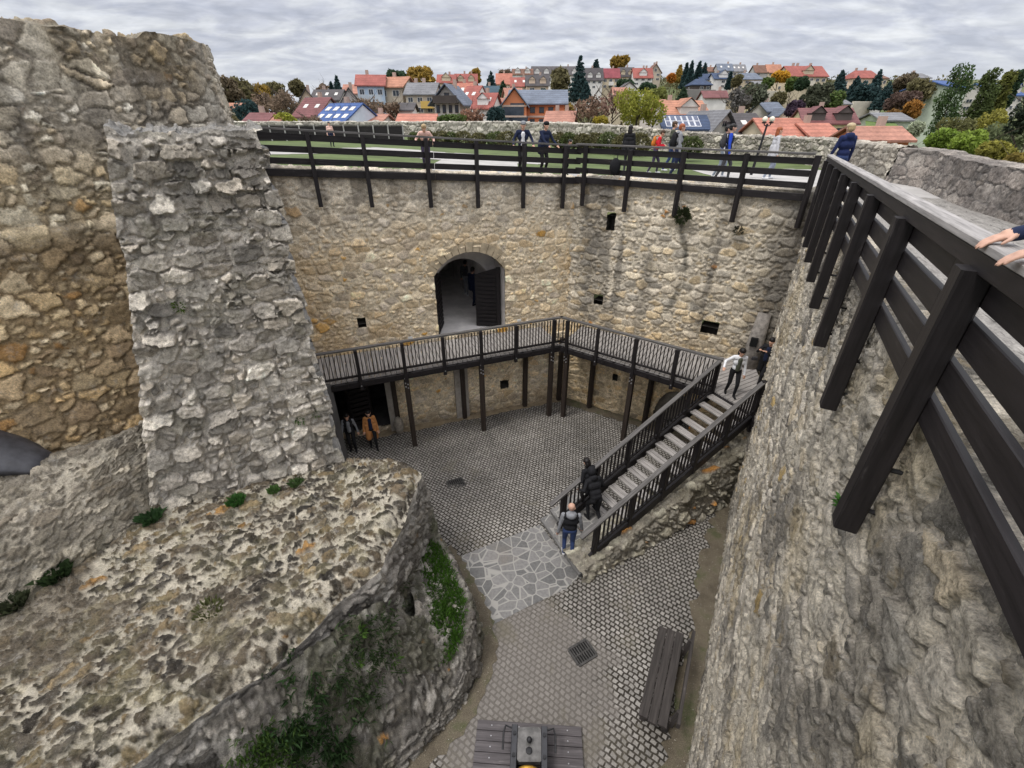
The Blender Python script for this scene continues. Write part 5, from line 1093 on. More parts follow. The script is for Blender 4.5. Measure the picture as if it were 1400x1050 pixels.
for x_, z, w_, h2 in ((.2, .70, 1.1, 1.3), (.62, .70, 1.9, 1.8), (.22, .22, 1.3, 1.2), (.68, .2, 2.6, 1.5)):
    m = MB(); m.beam((x0+gw_*x_-w_/2, y0-.02, H*z), (x0+gw_*x_+w_/2, y0-.02, H*z), .12, h2, ch=.01); m.build('window_opening', GLASS, cg)
h_('low lean-to of red tiles with two pale chimney stubs beside the brick shell', 752, 788, 154, 169, 176, 70, 'side', 'brick', 'orange', -10, (0, 0), chim=2, depth=7)
h_('tiny white gable house between the spruce and the brick shell', 781, 790, 128.5, 134, 142, 120, 'gable', 'white', 'tan', 0, (1, 1), chim=0)
# skyline right of the tall spruce
h_('white house with a steep dark roof right of the tall spruce', 801, 824, 94, 109, 122, 176, 'side', 'white', 'dark', 0, (3, 2), dorm=2)
h_('cream house with a magenta red roof on the skyline', 824, 847, 94.5, 106, 122, 178, 'side', 'cream', 'magenta', 0, (3, 2), balcony=(1.05, .3, .3, 'white', (.6, .58, .55)))
h_('cream house with a black roof under the golden tree', 847, 867, 93, 104.5, 119, 180, 'side', 'cream', 'dark', 0, (2, 2), dorm=2)
h_('white house with red roof left of the brown gabled tower house', 867, 892, 94, 106, 117, 176, 'side', 'white', 'red', 0, (3, 2), dorm=1, chim=2)
h_('tall brown gabled tower house at the end of the skyline row', 888, 904, 88, 99, 117, 182, 'gable', 'beige', 'brown', 0, (2, 3), chim=2)
h_('small house with white triangular gable and orange roof above the yellow tree', 850, 870, 113, 121, 133, 128, 'gable', 'white', 'dark', 0, (1, 1), chim=0)
h_('orange roof wing beside the white triangular gable', 840, 858, 121, 130, 140, 124, 'side', 'cream', 'orange', 0, (0, 0), chim=0)
h_('big orange tiled house with a white dormer', 912, 969, 139.5, 161, 172, 72, 'side', 'pale', 'tan', 3, (0, 0), chim=1, dorm=1, depth=9)
h_('steep orange gable roof left of the big orange tiled house', 896, 914, 138, 152, 170, 78, 'side', 'pale', 'orange', 20, (0, 0), chim=0)
o, inf = h_('navy roof covered by solar panels', 908, 974, 160, 179, 186, 58, 'side', 'pale', 'navy', -3, (0, 0), chim=0, depth=6, over=.1)
hx, hy, H, rh, ra, rb, T = inf
PV = m_plain('solar_cell', (.02, .035, .09), .2, 3, .2, 0, spec=.5); PVF = m_wall('panel_frame', (.62, .63, .66))
for i in range(6):
    for j in range(2):
        a = -ra*.82+ra*1.45*(i/6); f0, f1 = .14+.38*j, .14+.38*j+.35; m = MB()
        p = lambda a_, f, k: (a_, -rb*(1-f), H+rh*f+k)
        w_ = ra*1.45/6
        m.add([p(a, f0, .27), p(a+w_*.94, f0, .27), p(a+w_*.94, f1, .27), p(a, f1, .27), p(a, f0, .2), p(a+w_*.94, f0, .2), p(a+w_*.94, f1, .2), p(a, f1, .2)], [[0, 1, 2, 3], [0, 4, 5, 1], [1, 5, 6, 2], [2, 6, 7, 3], [3, 7, 4, 0]]); fr = m.build('solar_panel', PVF, o)
        m = MB(); e = .07; m.add([p(a+e, f0+.02, .29), p(a+w_*.94-e, f0+.02, .29), p(a+w_*.94-e, f1-.02, .29), p(a+e, f1-.02, .29)], [[0, 1, 2, 3]]); m.build('cell', PV, fr)
h_('dark grey roofed house with dormer windows on the skyline', 982, 1002, 88, 96.5, 104, 208, 'side', 'grey', 'slate', 0, (3, 1), sky=2)
h_('grey roofed annexe to the right of the dark skyline house', 1002, 1020, 89, 97.5, 105, 208, 'side', 'pale', 'grey', 0, (3, 1), sky=3)
h_('long low brown roof on the skyline behind the conifers', 958, 983, 92.5, 98, 106, 212, 'side', 'grey', 'brown', 0, (3, 1))
h_('dark pavilion with blue black pyramid roof below the conifers', 947, 973, 109, 116, 124, 150, 'side', 'dark', 'navy', 0, (3, 1), hip=.6, chim=0)
h_('stepped house with blue black roof above the dark pavilion', 957, 980, 102, 109, 118, 162, 'side', 'pale', 'navy', 0, (2, 1), chim=0)
h_('white house with dark blue roof on the slope below the skyline', 977, 1002, 101, 108, 121, 158, 'side', 'white', 'navy', 0, (3, 2), dorm=1)
h_('wide cream house with hipped grey roof on the slope', 1010, 1042, 101, 108.5, 122, 150, 'side', 'cream', 'slate', 0, (4, 2), hip=.3)
h_('skyline house with mixed brown roof left of the golden tree', 1033, 1050, 90, 99, 110, 196, 'side', 'grey', 'brown', 0, (2, 2))
h_('skyline house with red brown roof above the golden tree', 1050, 1069, 89, 99, 110, 196, 'side', 'cream', 'tan', 0, (2, 2))
h_('cream garden terrace pavilion with arched opening on the slope', 1032, 1047, 114, 116, 130, 140, 'side', 'yellow', 'grey', 0, (1, 1), chim=0, depth=5)
h_('white and maroon house under the dark garden wall', 966, 996, 125.5, 134, 148, 108, 'side', 'white', 'maroon', -6, (2, 1))
h_('white gabled house with a broad grey roof behind the parapet', 966, 998, 153, 176, 188, 58, 'gable', 'pale', 'grey', 8, (2, 0), over=.8, depth=8)
h_('big charcoal roof with one skylight and a white chimney strip', 1002, 1046, 157.5, 185, 190, 56, 'side', 'grey', 'dark', 2, (0, 0), sky=1, depth=8, chim=1)
h_('long bright orange tile roof behind the lamp post', 1050, 1108, 164.5, 190, 196, 50, 'side', 'cream', 'bright', 0, (0, 0), chim=0, depth=7)
h_('bright orange tile roof behind the man in the navy jacket', 1111, 1148, 171.5, 189, 196, 49, 'side', 'cream', 'bright', 0, (0, 0), chim=1, depth=6)
h_('small cream gable with slate roof above the long orange roof', 1066, 1081, 151, 158, 168, 84, 'gable', 'peach', 'slate', 0, (1, 1), chim=0)
h_('slate roof behind the small cream gable', 1046, 1070, 141.5, 153, 164, 88, 'side', 'pale', 'slate', 6, (0, 0), chim=2)
h_('large mansion with red roof and cream pillared front on the hill', 1079, 1131, 91.5, 104.5, 123, 140, 'side', 'cream', 'red', 4, (6, 2), chim=3, dorm=1, balcony=(1.0, .1, .25, 'cream', (.55, .5, .42)))
h_('red hipped roof villa half hidden by dark trees on the hill', 1168, 1203, 97.5, 106.5, 118, 160, 'side', 'peach', 'red', 0, (3, 1), hip=.35, chim=2)
h_('smaller cream wing of the red hipped villa', 1201, 1214, 103, 107.5, 117, 158, 'side', 'cream', 'brown', 0, (2, 1), hip=.4, chim=0)
h_('long shed with red sheet roof among the dark trees', 1146, 1170, 127.5, 132, 137, 128, 'side', 'dark', 'red', 0, (0, 0), chim=0)
h_('white little house below the dark conifers', 1194, 1209, 133, 135, 147, 118, 'side', 'white', 'grey', 0, (1, 1), chim=0)
h_('cream cottage above the maroon roof', 1142, 1162, 140, 143, 157, 104, 'side', 'yellow', 'grey', 0, (2, 1), chim=0)
h_('house with maroon roof, two dormers and a pale yellow gable', 1118, 1182, 150, 170, 188, 66, 'side', 'yellow', 'maroon', -16, (2, 1), dorm=2, chim=1, depth=9, over=.3, dark=True)
h_('low pale green building right of the green lawn', 1216, 1250, 163, 166, 184, 66, 'side', 'green', 'grey', -10, (0, 0), chim=0, depth=7)
h_('low terracotta roofed outbuilding just behind the right parapet', 1180, 1244, 184.5, 193, 198, 40, 'side', 'brick', 'orange', -3, (0, 0), chim=1, depth=4)
h_('grey roofed house behind the autumn trees on the right skyline', 1248, 1272, 101.5, 107, 118, 150, 'side', 'beige', 'grey', 0, (3, 1), hip=.3)
h_('tall pale green apartment building with a blue roof between poplars', 1293, 1319, 112, 121, 160, 92, 'side', 'green', 'blue', 14, (3, 4), chim=0, depth=9)
h_('white apartment building with blue mansard roofs at the right edge', 1358, 1398, 116, 131, 152, 90, 'side', 'pale', 'blue', 6, (5, 2), dorm=3, chim=0, depth=9)
# ------------------------------------------------------------------ trees
OL = (.095, .085, .042); BR = (.098, .078, .05); GO = (.185, .125, .028); OR = (.27, .11, .02); DG = (.026, .045, .024); BG = (.022, .042, .042); MG = (.055, .08, .022); YG = (.17, .18, .03); LB = (.12, .088, .062); PU = (.045, .03, .045)
t_ = tree
GL = 'autumn trees at the left end of the town'
for i, (u, a, b, D, w, k, c, lab) in enumerate([
  (318, 100, 165, 96, 46, 'round', BR, 'brown leaved tree touching the round tower outline'), (338, 102, 165, 108, 42, 'round', OL, 'olive brown tree, second right of the round tower'), (296, 96, 168, 90, 40, 'round', OL, 'olive tree half behind the round tower'),
  (360, 112, 160, 112, 34, 'round', GO, 'yellowish tree in the left wood'), (378, 110, 160, 130, 42, 'round', OL, 'dark olive tree behind the yellowish one at left'), (370, 124, 168, 92, 44, 'bare', LB, 'bare twiggy tree in front of the yellowish one at left'), (395, 122, 168, 88, 40, 'bare', LB, 'bare twiggy tree beside the tan gabled house'),
  (411, 107, 140, 126, 22, 'round', OL, 'small domed olive tree above the tan gabled house'), (341, 132, 172, 78, 44, 'bush', BG, 'dense dark green bush in the left wood'), (392, 153, 176, 60, 40, 'bush', YG, 'yellow green bush behind the dark panel fence'), (318, 154, 176, 62, 26, 'bush', OL, 'olive shrub at the foot of the round tower outline'),
  (465, 103, 138, 118, 14, 'conifer', BG, 'slender dark spruce above the long dark roof'), (456, 112, 136, 120, 8, 'conifer', BG, 'tiny spruce beside the slender dark one'), (446, 113, 140, 120, 24, 'bare', LB, 'thin bare tree on the left skyline'), (428, 160, 178, 60, 30, 'bare', LB, 'bare shrub in front of the maroon roof')]):
    t_(lab, u, a, b, D, w, k, c, 200+i, GL)
GM = 'trees among the houses in the middle'
for i, (u, a, b, D, w, k, c, lab) in enumerate([
  (578, 89, 132, 118, 38, 'round', GO, 'big golden domed tree above the grey roofed house'), (545, 98, 122, 160, 30, 'round', DG, 'dark bluish tree behind the tan roof'), (505, 136, 166, 76, 42, 'bare', LB, 'bare grey shrub thicket below the blue balconies'), (535, 140, 168, 72, 34, 'bare', LB, 'bare grey shrub below the tall beige house'), (475, 148, 172, 66, 22, 'bare', LB, 'bare bush right of the blue roof'),
  (616, 155, 175, 60, 42, 'bush', MG, 'mid green clipped bush behind the parapet below the chalet'), (645, 148, 175, 62, 34, 'bare', (.16, .09, .06), 'reddish bare bush between the red houses'), (678, 143, 175, 62, 30, 'bush', BG, 'dark green bush left of the brick shell'), (650, 94, 120, 168, 18, 'round', GO, 'small yellow tree on the skyline above the red roofs'),
  (672, 98, 138, 120, 24, 'conifer', BG, 'broad dark spruce above the teal roof'), (688, 111, 140, 112, 18, 'conifer', DG, 'smaller dark spruce beside the broad one'), (690, 95, 116, 190, 20, 'bare', LB, 'thin bare tree on the skyline'), (765, 91, 145, 116, 34, 'round', OL, 'tall olive tree left of the tall spruce'), (790, 76, 140, 112, 32, 'conifer', BG, 'tallest dark spruce in the middle of the skyline'),
  (800, 112, 140, 104, 20, 'conifer', BG, 'short dark spruce right of the tallest one'), (743, 122, 132, 130, 14, 'bush', DG, 'dark round bush in front of the cream dormers'), (814, 82, 100, 190, 12, 'conifer', BG, 'small distant spruce on the skyline'), (846, 76, 100, 196, 26, 'round', GO, 'golden tree crowning the skyline'),
  (805, 132, 172, 70, 46, 'bare', (.13, .085, .06), 'brownish bare tree right of the brick shell'), (835, 124, 172, 74, 46, 'bare', (.16, .10, .08), 'pinkish bare tree behind the yellow tree'), (822, 157, 176, 60, 22, 'bush', (.22, .18, .03), 'yellow shrub at the foot of the pinkish bare tree'), (868, 128, 182, 58, 70, 'round', YG, 'large yellow green tree behind the parapet'), (893, 120, 150, 90, 34, 'round', (.11, .12, .035), 'paler green tree above the large yellow green one'), (775, 138, 160, 92, 22, 'bush', (.17, .12, .03), 'ochre shrub right of the brick shell roof'),
  (917, 101, 116, 172, 10, 'round', OR, 'small bright orange tree beside the blue conifers'), (927, 89, 112, 180, 13, 'conifer', GO, 'golden larch beside the blue conifers'), (855, 108, 122, 142, 26, 'bush', DG, 'dark bush behind the white triangular gable'), (885, 112, 128, 140, 26, 'bush', DG, 'dark green hedge bush below the skyline row')]):
    t_(lab, u, a, b, D, w, k, c, 300+i, GM, tint=(.26, .24, .05) if u == 868 else None, n=3200 if u == 868 else None)
GR = 'trees on the right hand slope'
for i, (u, a, b, D, w, k, c, lab) in enumerate([
  (934, 86, 122, 160, 12, 'conifer', BG, 'leftmost of the blue green conifers'), (941, 84, 120, 158, 12, 'conifer', BG, 'second blue green conifer from the left'), (952, 84, 116, 164, 13, 'conifer', BG, 'third blue green conifer, the fullest'), (960, 87, 114, 168, 12, 'conifer', BG, 'rightmost of the blue green conifers'), (932, 120, 142, 100, 20, 'conifer', DG, 'dark spruce above the big orange tiled house'),
  (1005, 102, 124, 140, 14, 'round', OL, 'olive tree between the slope houses'), (995, 98, 122, 146, 8, 'conifer', BG, 'narrow dark cypress by the white slope house'), (1004, 118, 164, 84, 34, 'bare', (.09, .085, .08), 'grey twiggy tree above the charcoal roof'), (1022, 112, 160, 88, 42, 'round', (.06, .068, .045), 'large grey green tree above the charcoal roof'), (1062, 97, 118, 138, 26, 'round', (.32, .18, .02), 'bright golden orange tree left of the mansion'), (1047, 107, 126, 132, 16, 'round', MG, 'green tree below the golden orange one'),
  (1080, 106, 128, 126, 22, 'round', MG, 'green tree in front of the mansion'), (1093, 104, 122, 120, 18, 'bush', DG, 'ball shaped dark bush by the mansion pillars'), (1082, 136, 166, 76, 26, 'round', PU, 'dark purple leaved tree'), (1108, 112, 165, 84, 36, 'round', (.05, .055, .035), 'grey olive tree below the mansion'), (1060, 126, 150, 96, 22, 'round', OL, 'olive tree on the slope above the lamp'), (1130, 120, 156, 96, 34, 'bush', MG, 'green shrubbery left of the red shed'),
  (1143, 96, 130, 132, 22, 'conifer', BG, 'dark spruce right of the mansion'), (1162, 104, 142, 124, 30, 'conifer', BG, 'dark blue spruce above the red shed'), (1188, 96, 145, 120, 26, 'conifer', BG, 'tall dark blue spruce in front of the red villa'), (1180, 112, 145, 116, 34, 'bush', BG, 'dark blue green shrub mass by the red villa'), (1204, 112, 150, 112, 30, 'conifer', BG, 'dark spruce right of the red villa'), (1226, 100, 140, 120, 34, 'round', BR, 'brown tree on the right skyline'),
  (1222, 122, 172, 84, 40, 'round', (.075, .05, .04), 'reddish brown tree above the lawn'), (1247, 106, 150, 96, 42, 'round', OL, 'olive autumn tree left of the big poplar'), (1240, 136, 170, 76, 26, 'round', (.20, .10, .025), 'rusty orange shrub above the pale green building'), (1214, 148, 172, 80, 22, 'bush', (.15, .085, .03), 'ochre shrub above the lawn'), (1195, 158, 176, 74, 34, 'bush', MG, 'green hedge above the lawn'), (1152, 158, 172, 90, 28, 'bush', MG, 'green hedge above the maroon roof')]):
    t_(lab, u, a, b, D, w, k, c, 400+i, GR)
for i, (u, a, b, D, w, lab, c) in enumerate([(1277, 92, 192, 48, 44, 'big bushy dark green poplar right of the lawn', (.035, .058, .02)), (1326, 96, 172, 58, 30, 'tall slim poplar left of centre in the right hand row', (.045, .06, .02)), (1353, 99, 162, 62, 24, 'tall slim yellowing poplar', (.075, .08, .02)), (1340, 118, 168, 60, 18, 'short poplar between the two slim ones', (.05, .065, .02)), (1370, 98, 150, 74, 18, 'dark poplar beside the blue mansard roofs', DG)]):
    t_(lab, u, a, b, D, w, 'poplar', c, 500+i, 'poplars at the right', n=3000)
for i, (u, a, b, D, w, lab, c, k) in enumerate([(1395, 120, 215, 26, 62, 'dark pine at the right edge beyond the parapet', (.022, .03, .018), 'round'), (1345, 148, 190, 40, 46, 'yellow topped shrub beyond the parapet', (.15, .14, .03), 'bush'), (1362, 165, 212, 30, 66, 'grey green willow like shrub beyond the parapet', (.085, .10, .05), 'bush'), (1300, 158, 196, 40, 46, 'dull olive shrub behind the light green hedge', (.09, .09, .035), 'bush'),
   (1285, 172, 204, 27, 40, 'light green leafy bush just behind the parapet corner', (.12, .17, .03), 'bush'), (1318, 176, 210, 25, 50, 'light green leafy hedge bush along the curved parapet', (.13, .175, .03), 'bush'), (1352, 190, 222, 22, 44, 'yellowing low bush along the curved parapet', (.15, .14, .03), 'bush'), (1246, 164, 190, 46, 22, 'whitish variegated bush by the pale green building', (.22, .24, .17), 'bush'), (1392, 205, 236, 20, 50, 'ochre low bush beyond the curved parapet at the right edge', (.14, .11, .03), 'bush')]):
    t_(lab, u, a, b, D, w, k, c, 520+i, 'bushes beyond the right parapet', n=2600)
# undergrowth that fills the slope between gardens
g = np.random.default_rng(5); bl = []
for _ in range(520):
    y = g.uniform(70, 260); x = g.uniform(-.62, .85)*y+g.uniform(-5, 5); r = g.uniform(1.2, 3.2)*(.6+y/300); bl.append(((x, y, float(hill(x, y))+r*.35), (r*1.4, r*1.2, r*.75)))
V, F, C = leaves(bl, 26000, .55, (.075, .075, .035), .7, .38, seed=77, tint=(.13, .09, .04))
tag(mesh_obj('undergrowth', V, F, LEAF, None, False, {'Col': np.clip(C, .01, .6)}), 'mixed autumn undergrowth between the gardens on the hillside', 'undergrowth', None, 'stuff')
# lawn right of the maroon roof, garden walls
lw = np.array([ony(1183, 163, 74), ony(1214, 160, 80), ony(1252, 192, 44), ony(1185, 192, 44)]); mesh = mesh_obj('green_lawn', lw, [[0, 1, 2, 3]], m_plain('bright_lawn', (.085, .13, .03), .95, .5, .3, 0)); tag(mesh, kind='structure')
for u0, u1, v0, v1, D, lab in ((1167, 1192, 138.5, 143, 112, 'pale garden retaining wall below the white little house'), (1047, 1072, 124, 130, 122, 'cream garden retaining wall below the golden orange tree'), (938, 978, 122, 126, 130, 'dark balustraded garden wall below the pavilion')):
    a, b = ony(u0, v0, D), ony(u1, v0, D+2); z1 = ony(u0, v1, D)[2]; m = MB(); m.beam((a[0], a[1], (a[2]+z1)/2-2), (b[0], b[1], (a[2]+z1)/2-2), .5, a[2]-z1+4); tag(m.build('garden_wall', m_wall('gw_pale' if D != 130 else 'gw_dark', (.5, .46, .38) if D != 130 else (.2, .19, .18))), lab, 'wall')
# ------------------------------------------------------------------ clipped shrubs along the terrace parapet
sh = [(568, 40), (586, 40), (604, 40), (618, 40), (633, 40), (654, 39), (676, 39), (693, 38), (764, 35.5), (779, 35), (797, 34.5), (815, 34), (833, 33.5), (852, 32), (876, 31), (946, 27)]
for i, (u, D) in enumerate(sh):
    a = ony(u, 188, D); z = 9.0; r = .55+.12*((i*7) % 5)/4; o = empty('clipped_shrub', (a[0], D, z), 'low rounded clipped shrub in the row along the terrace parapet', 'shrub', 'clipped shrubs along the terrace parapet')
    m = MB(); m.tube([(a[0], D, z-.1), (a[0], D, z+.4)], [.05, .03], 6); m.build('stem', BARK, o)
    foliage_mesh('crown', o, [((a[0], D, z+.48), (r*1.15, r, r*.85))], 900, .085, (.065, .06, .026) if i % 3 else (.05, .062, .022), .5, .3, seed=600+i, hollow=.75)
# ------------------------------------------------------------------ plants on the masonry
def tuft(label, p, r, n, col, seed, blade=.12, name='weed', nrm=(0, 0, 1), cat='weed', group=None, kind=None):
    g = np.random.default_rng(seed); p = np.array(p, float); nrm = np.array(nrm, float); nrm /= np.linalg.norm(nrm); V = []; C = []
    for _ in range(n):
        a = g.normal(size=3); a -= nrm*(a@nrm); b = p+a/np.linalg.norm(a)*r*np.sqrt(g.random()); d = nrm*g.uniform(.5, 1)+a/np.linalg.norm(a)*g.uniform(.1, .8)+np.array([0, 0, .25]); d /= np.linalg.norm(d); s = np.cross(d, g.normal(size=3)); s /= np.linalg.norm(s); L = blade*g.uniform(.5, 1.2); w = L*.16
        e = b+d*L*.6; f = e+(d+np.array([0, 0, -.5])+a*.1)*L*.4; c = np.array(col)*g.uniform(.6, 1.4)
        V += [b-s*w*.5, b+s*w*.5, e+s*w, f, e-s*w]; C += [c]*5
    F = [[5*k, 5*k+1, 5*k+2, 5*k+3, 5*k+4] for k in range(n)]
    return tag(mesh_obj(name, np.array(V), F, LEAF, None, False, {'Col': np.clip(np.array(C), .004, .6)}), label, cat, group, kind)
GRN = (.05, .105, .02)
def pier_pt(al, z): return np.array([PB[0]+PD[0]*al+PI[0]*.55*(z-3.2)/7.3, PB[1]+PD[1]*al+PI[1]*.55*(z-3.2)/7.3, z])-np.array([PI[0], PI[1], 0])*.1
tuft('green weed tuft high on the left of the broken pier', pier_pt(2.0, 7.75), .09, 60, (.10, .16, .03), 1, .08, nrm=(.5, -.85, .3)); tuft('small weed at the lower right of the broken pier', pier_pt(.62, 4.95), .09, 60, (.08, .17, .03), 2, .075, nrm=(.5, -.85, .3)); tuft('weed beside the lowest stones at the right edge of the broken pier', pier_pt(.28, 5.0), .08, 40, (.09, .14, .04), 3, .06, nrm=(.5, -.85, .3))
for k, (u, v, r, L_, c) in enumerate([(325, 688, .13, .2, (.05, .13, .03)), (375, 672, .1, .12, (.08, .15, .04)), (405, 662, .12, .12, (.07, .12, .04)), (208, 712, .14, .24, (.04, .085, .03)), (78, 788, .18, .26, (.035, .06, .022)), (20, 828, .16, .2, (.05, .06, .03)), (285, 835, .2, .10, (.10, .11, .04))]):
    lab = ['grass tuft at the foot of the pier in the middle of the bastion top', 'pale weed at the pier foot', 'rightmost weed under the pier foot', 'dark grass tuft where ledge meets pier', 'dark shaggy tuft in the fold of the ledge', 'mossy tuft in the fold at the left edge', 'mossy low cushion in the middle of the mortared top'][k]
    tuft(lab, onz(u, v, 3.78), r, 150, c, 10+k, L_)
tuft('bushy fern rooted high in the stained grey wall', Rp(3.85, .14, 8.02), .20, 260, (.06, .075, .035), 30, .2, nrm=(RN[0], RN[1], .3), name='fern', cat='fern'); tuft('withered plant on the stained grey wall right of the fern', Rp(5.55, .12, 7.75), .12, 90, (.075, .075, .05), 31, .13, nrm=(RN[0], RN[1], .2), name='fern', cat='fern')
tuft('tiny green sprig under the end of the nearest fence post', Cp(.38, .05, 7.9), .04, 26, (.06, .17, .03), 32, .07, nrm=(CN[0], CN[1], .2))
# grass strip on the plinth ledge and greenery on the shaded bastion face
def blades(name, pts, n, L_, col, seed, label, up=(0, 0, 1), spread=.2, var=.5):
    g = np.random.default_rng(seed); pts = np.array(pts, float); i = g.integers(0, len(pts), n); b = pts[i]+g.normal(size=(n, 3))*np.array([spread, spread, .02]); d = np.array(up)+g.normal(size=(n, 3))*.45; d /= np.linalg.norm(d, axis=1)[:, None]; s = np.cross(d, g.normal(size=(n, 3))); s /= np.linalg.norm(s, axis=1)[:, None]
    L = (L_*g.uniform(.5, 1.25, n))[:, None]; w = L*.09; e = b+d*L*.6; f = e+(d+np.array([0, 0, -.55]))*L*.4; V = np.stack([b-s*w, b+s*w, e+s*w*.8, f, e-s*w*.8], 1).reshape(-1, 3); C = np.repeat(np.array(col)*(1+var*(g.random(n)-.5)*2)[:, None], 5, 0)
    return tag(mesh_obj(name, V, np.arange(len(V)).reshape(-1, 5), LEAF, None, False, {'Col': np.clip(C, .004, .6)}), label, 'grass', None, 'stuff')
lp_ = [Qc[i]-np.array([QN[i, 0], QN[i, 1], 0])*o+np.array([0, 0, .1+.12*o]) for i in range(30, 185, 2) for o in (.22, .38, .55, .7)]
blades('ledge_grass', lp_, 5200, .13, (.06, .135, .018), 41, 'bright green grass strip on the plinth ledge', spread=.06)
ALLP = np.concatenate([PLN_P.reshape(-1, 3), FACE_P.reshape(-1, 3)])
ALLN = np.concatenate([normals(PLN_P).reshape(-1, 3), normals(FACE_P).reshape(-1, 3)])
adp = ALLP[:, 1]*math.cos(PITCH)-(ALLP[:, 2]-CAM_H)*math.sin(PITCH); aup = ALLP[:, 1]*math.sin(PITCH)+(ALLP[:, 2]-CAM_H)*math.cos(PITCH)
APX = np.stack([700+FPX*ALLP[:, 0]/adp, 525-FPX*aup/adp], 1)
def on_face(u, v):
    """the point of the shaded masonry that is seen at (u, v)"""
    k = np.where(np.hypot(APX[:, 0]-u, APX[:, 1]-v) < 7)[0]
    if len(k) == 0: k = np.array([int(np.argmin(np.hypot(APX[:, 0]-u, APX[:, 1]-v)))])
    k = k[np.argmin(np.linalg.norm(ALLP[k]-np.array([0, 0, CAM_H]), axis=1))]; return ALLP[k], ALLN[k]
g = np.random.default_rng(9)
for k, (u, v, su, sv, n, L_, c, lab) in enumerate([(515, 885, 26, 34, 900, .12, (.035, .06, .02), 'hanging weeds in the shaded face of the bastion above the plinth'), (432, 1000, 34, 38, 1500, .15, (.03, .062, .02), 'big shaggy green plant mass at the bottom of the bastion face'), (478, 938, 34, 26, 500, .11, (.04, .068, .022), 'green weeds between the two plant patches on the bastion face'), (372, 1030, 22, 16, 800, .13, (.06, .11, .022), 'bright grass at the bottom edge beside the shaggy plant mass'), (600, 815, 10, 22, 300, .09, (.05, .09, .025), 'moss and weeds beside the grass strip on the plinth ledge')]):
    q = []; nn_ = []
    for _ in range(70): p_, n_ = on_face(u+g.normal()*su, v+g.normal()*sv); q.append(p_); nn_.append(n_)
    nm = np.mean(nn_, 0); blades('face_plants', q, n, L_, c, 50+k, lab, up=(nm[0]*.8, nm[1]*.8, .5), spread=.06)
for k, (u, v) in enumerate([(495, 862), (492, 908), (545, 900)]):
    p_, n_ = on_face(u, v); tuft(['light green leafy sprig in the bastion face, upper', 'light green leafy sprig in the bastion face, lower left', 'light green leafy sprig in the bastion face, right'][k], p_, .10, 60, (.085, .16, .03), 70+k, .09, nrm=tuple(n_+np.array([0, 0, .3])))
# ================================================================== people
def cloth(name, col, rough=.9): return m_plain('cloth_'+name, col, rough, 7, .22, .15, 45)
SKIN = m_plain('skin', (.52, .30, .21), .6, 14, .1, 0, spec=.35); SKIN2 = m_plain('skin_pink', (.50, .30, .22), .55, 14, .1, 0, spec=.35)
BLACK = cloth('black', (.012, .012, .014)); NAVYC = cloth('navy', (.012, .018, .045)); JEANS = cloth('jeans', (.03, .05, .13)); DGREY = cloth('dark_grey', (.05, .05, .055)); GREYC = cloth('grey', (.22, .225, .24)); WHITE = cloth('white', (.68, .68, .70)); CAMEL = cloth('camel', (.45, .20, .07)); REDC = cloth('red', (.48, .015, .03)); OLIVE = cloth('olive', (.07, .075, .055)); PURP = cloth('plum', (.05, .04, .075)); LJEANS = cloth('light_jeans', (.24, .27, .33)); PINK = cloth('pink', (.65, .42, .36)); ORANGE = cloth('orange', (.52, .17, .03)); BLUEC = cloth('royal_blue', (.02, .06, .42)); BROWNH = m_plain('hair_brown', (.06, .035, .02), .5, 30, .4, .3, 60); BLKH = m_plain('hair_black', (.012, .010, .010), .45, 30, .4, .3, 60); BLONDE = m_plain('hair_blonde', (.36, .26, .14), .5, 30, .3, .3, 60); GREYH = m_plain('hair_grey', (.25, .24, .23), .6, 30, .3, .3, 60); REDH = m_plain('hair_red', (.28, .08, .03), .5, 30, .3, .3, 60); EYE = m_plain('eye_dark', (.03, .022, .018), .3, 5, .1, 0); LIP = m_plain('lips', (.40, .15, .13), .5, 5, .1, 0)
def capsule(mb, a, ra, b, rb, m, seg=12):
    a = np.array(a, float); b = np.array(b, float); d = (b-a)/(np.linalg.norm(b-a)+1e-9); pts = []; rad = []
    for k in range(4): t = math.pi/2*(1-k/4); pts.append(a-d*ra*math.sin(t)); rad.append(max(ra*math.cos(t), .001))
    pts += [a, b]; rad += [ra, rb]
    for k in range(1, 5): t = math.pi/2*k/4; pts.append(b+d*rb*math.sin(t)); rad.append(max(rb*math.cos(t), .001))
    mb.tube(pts, rad, seg)
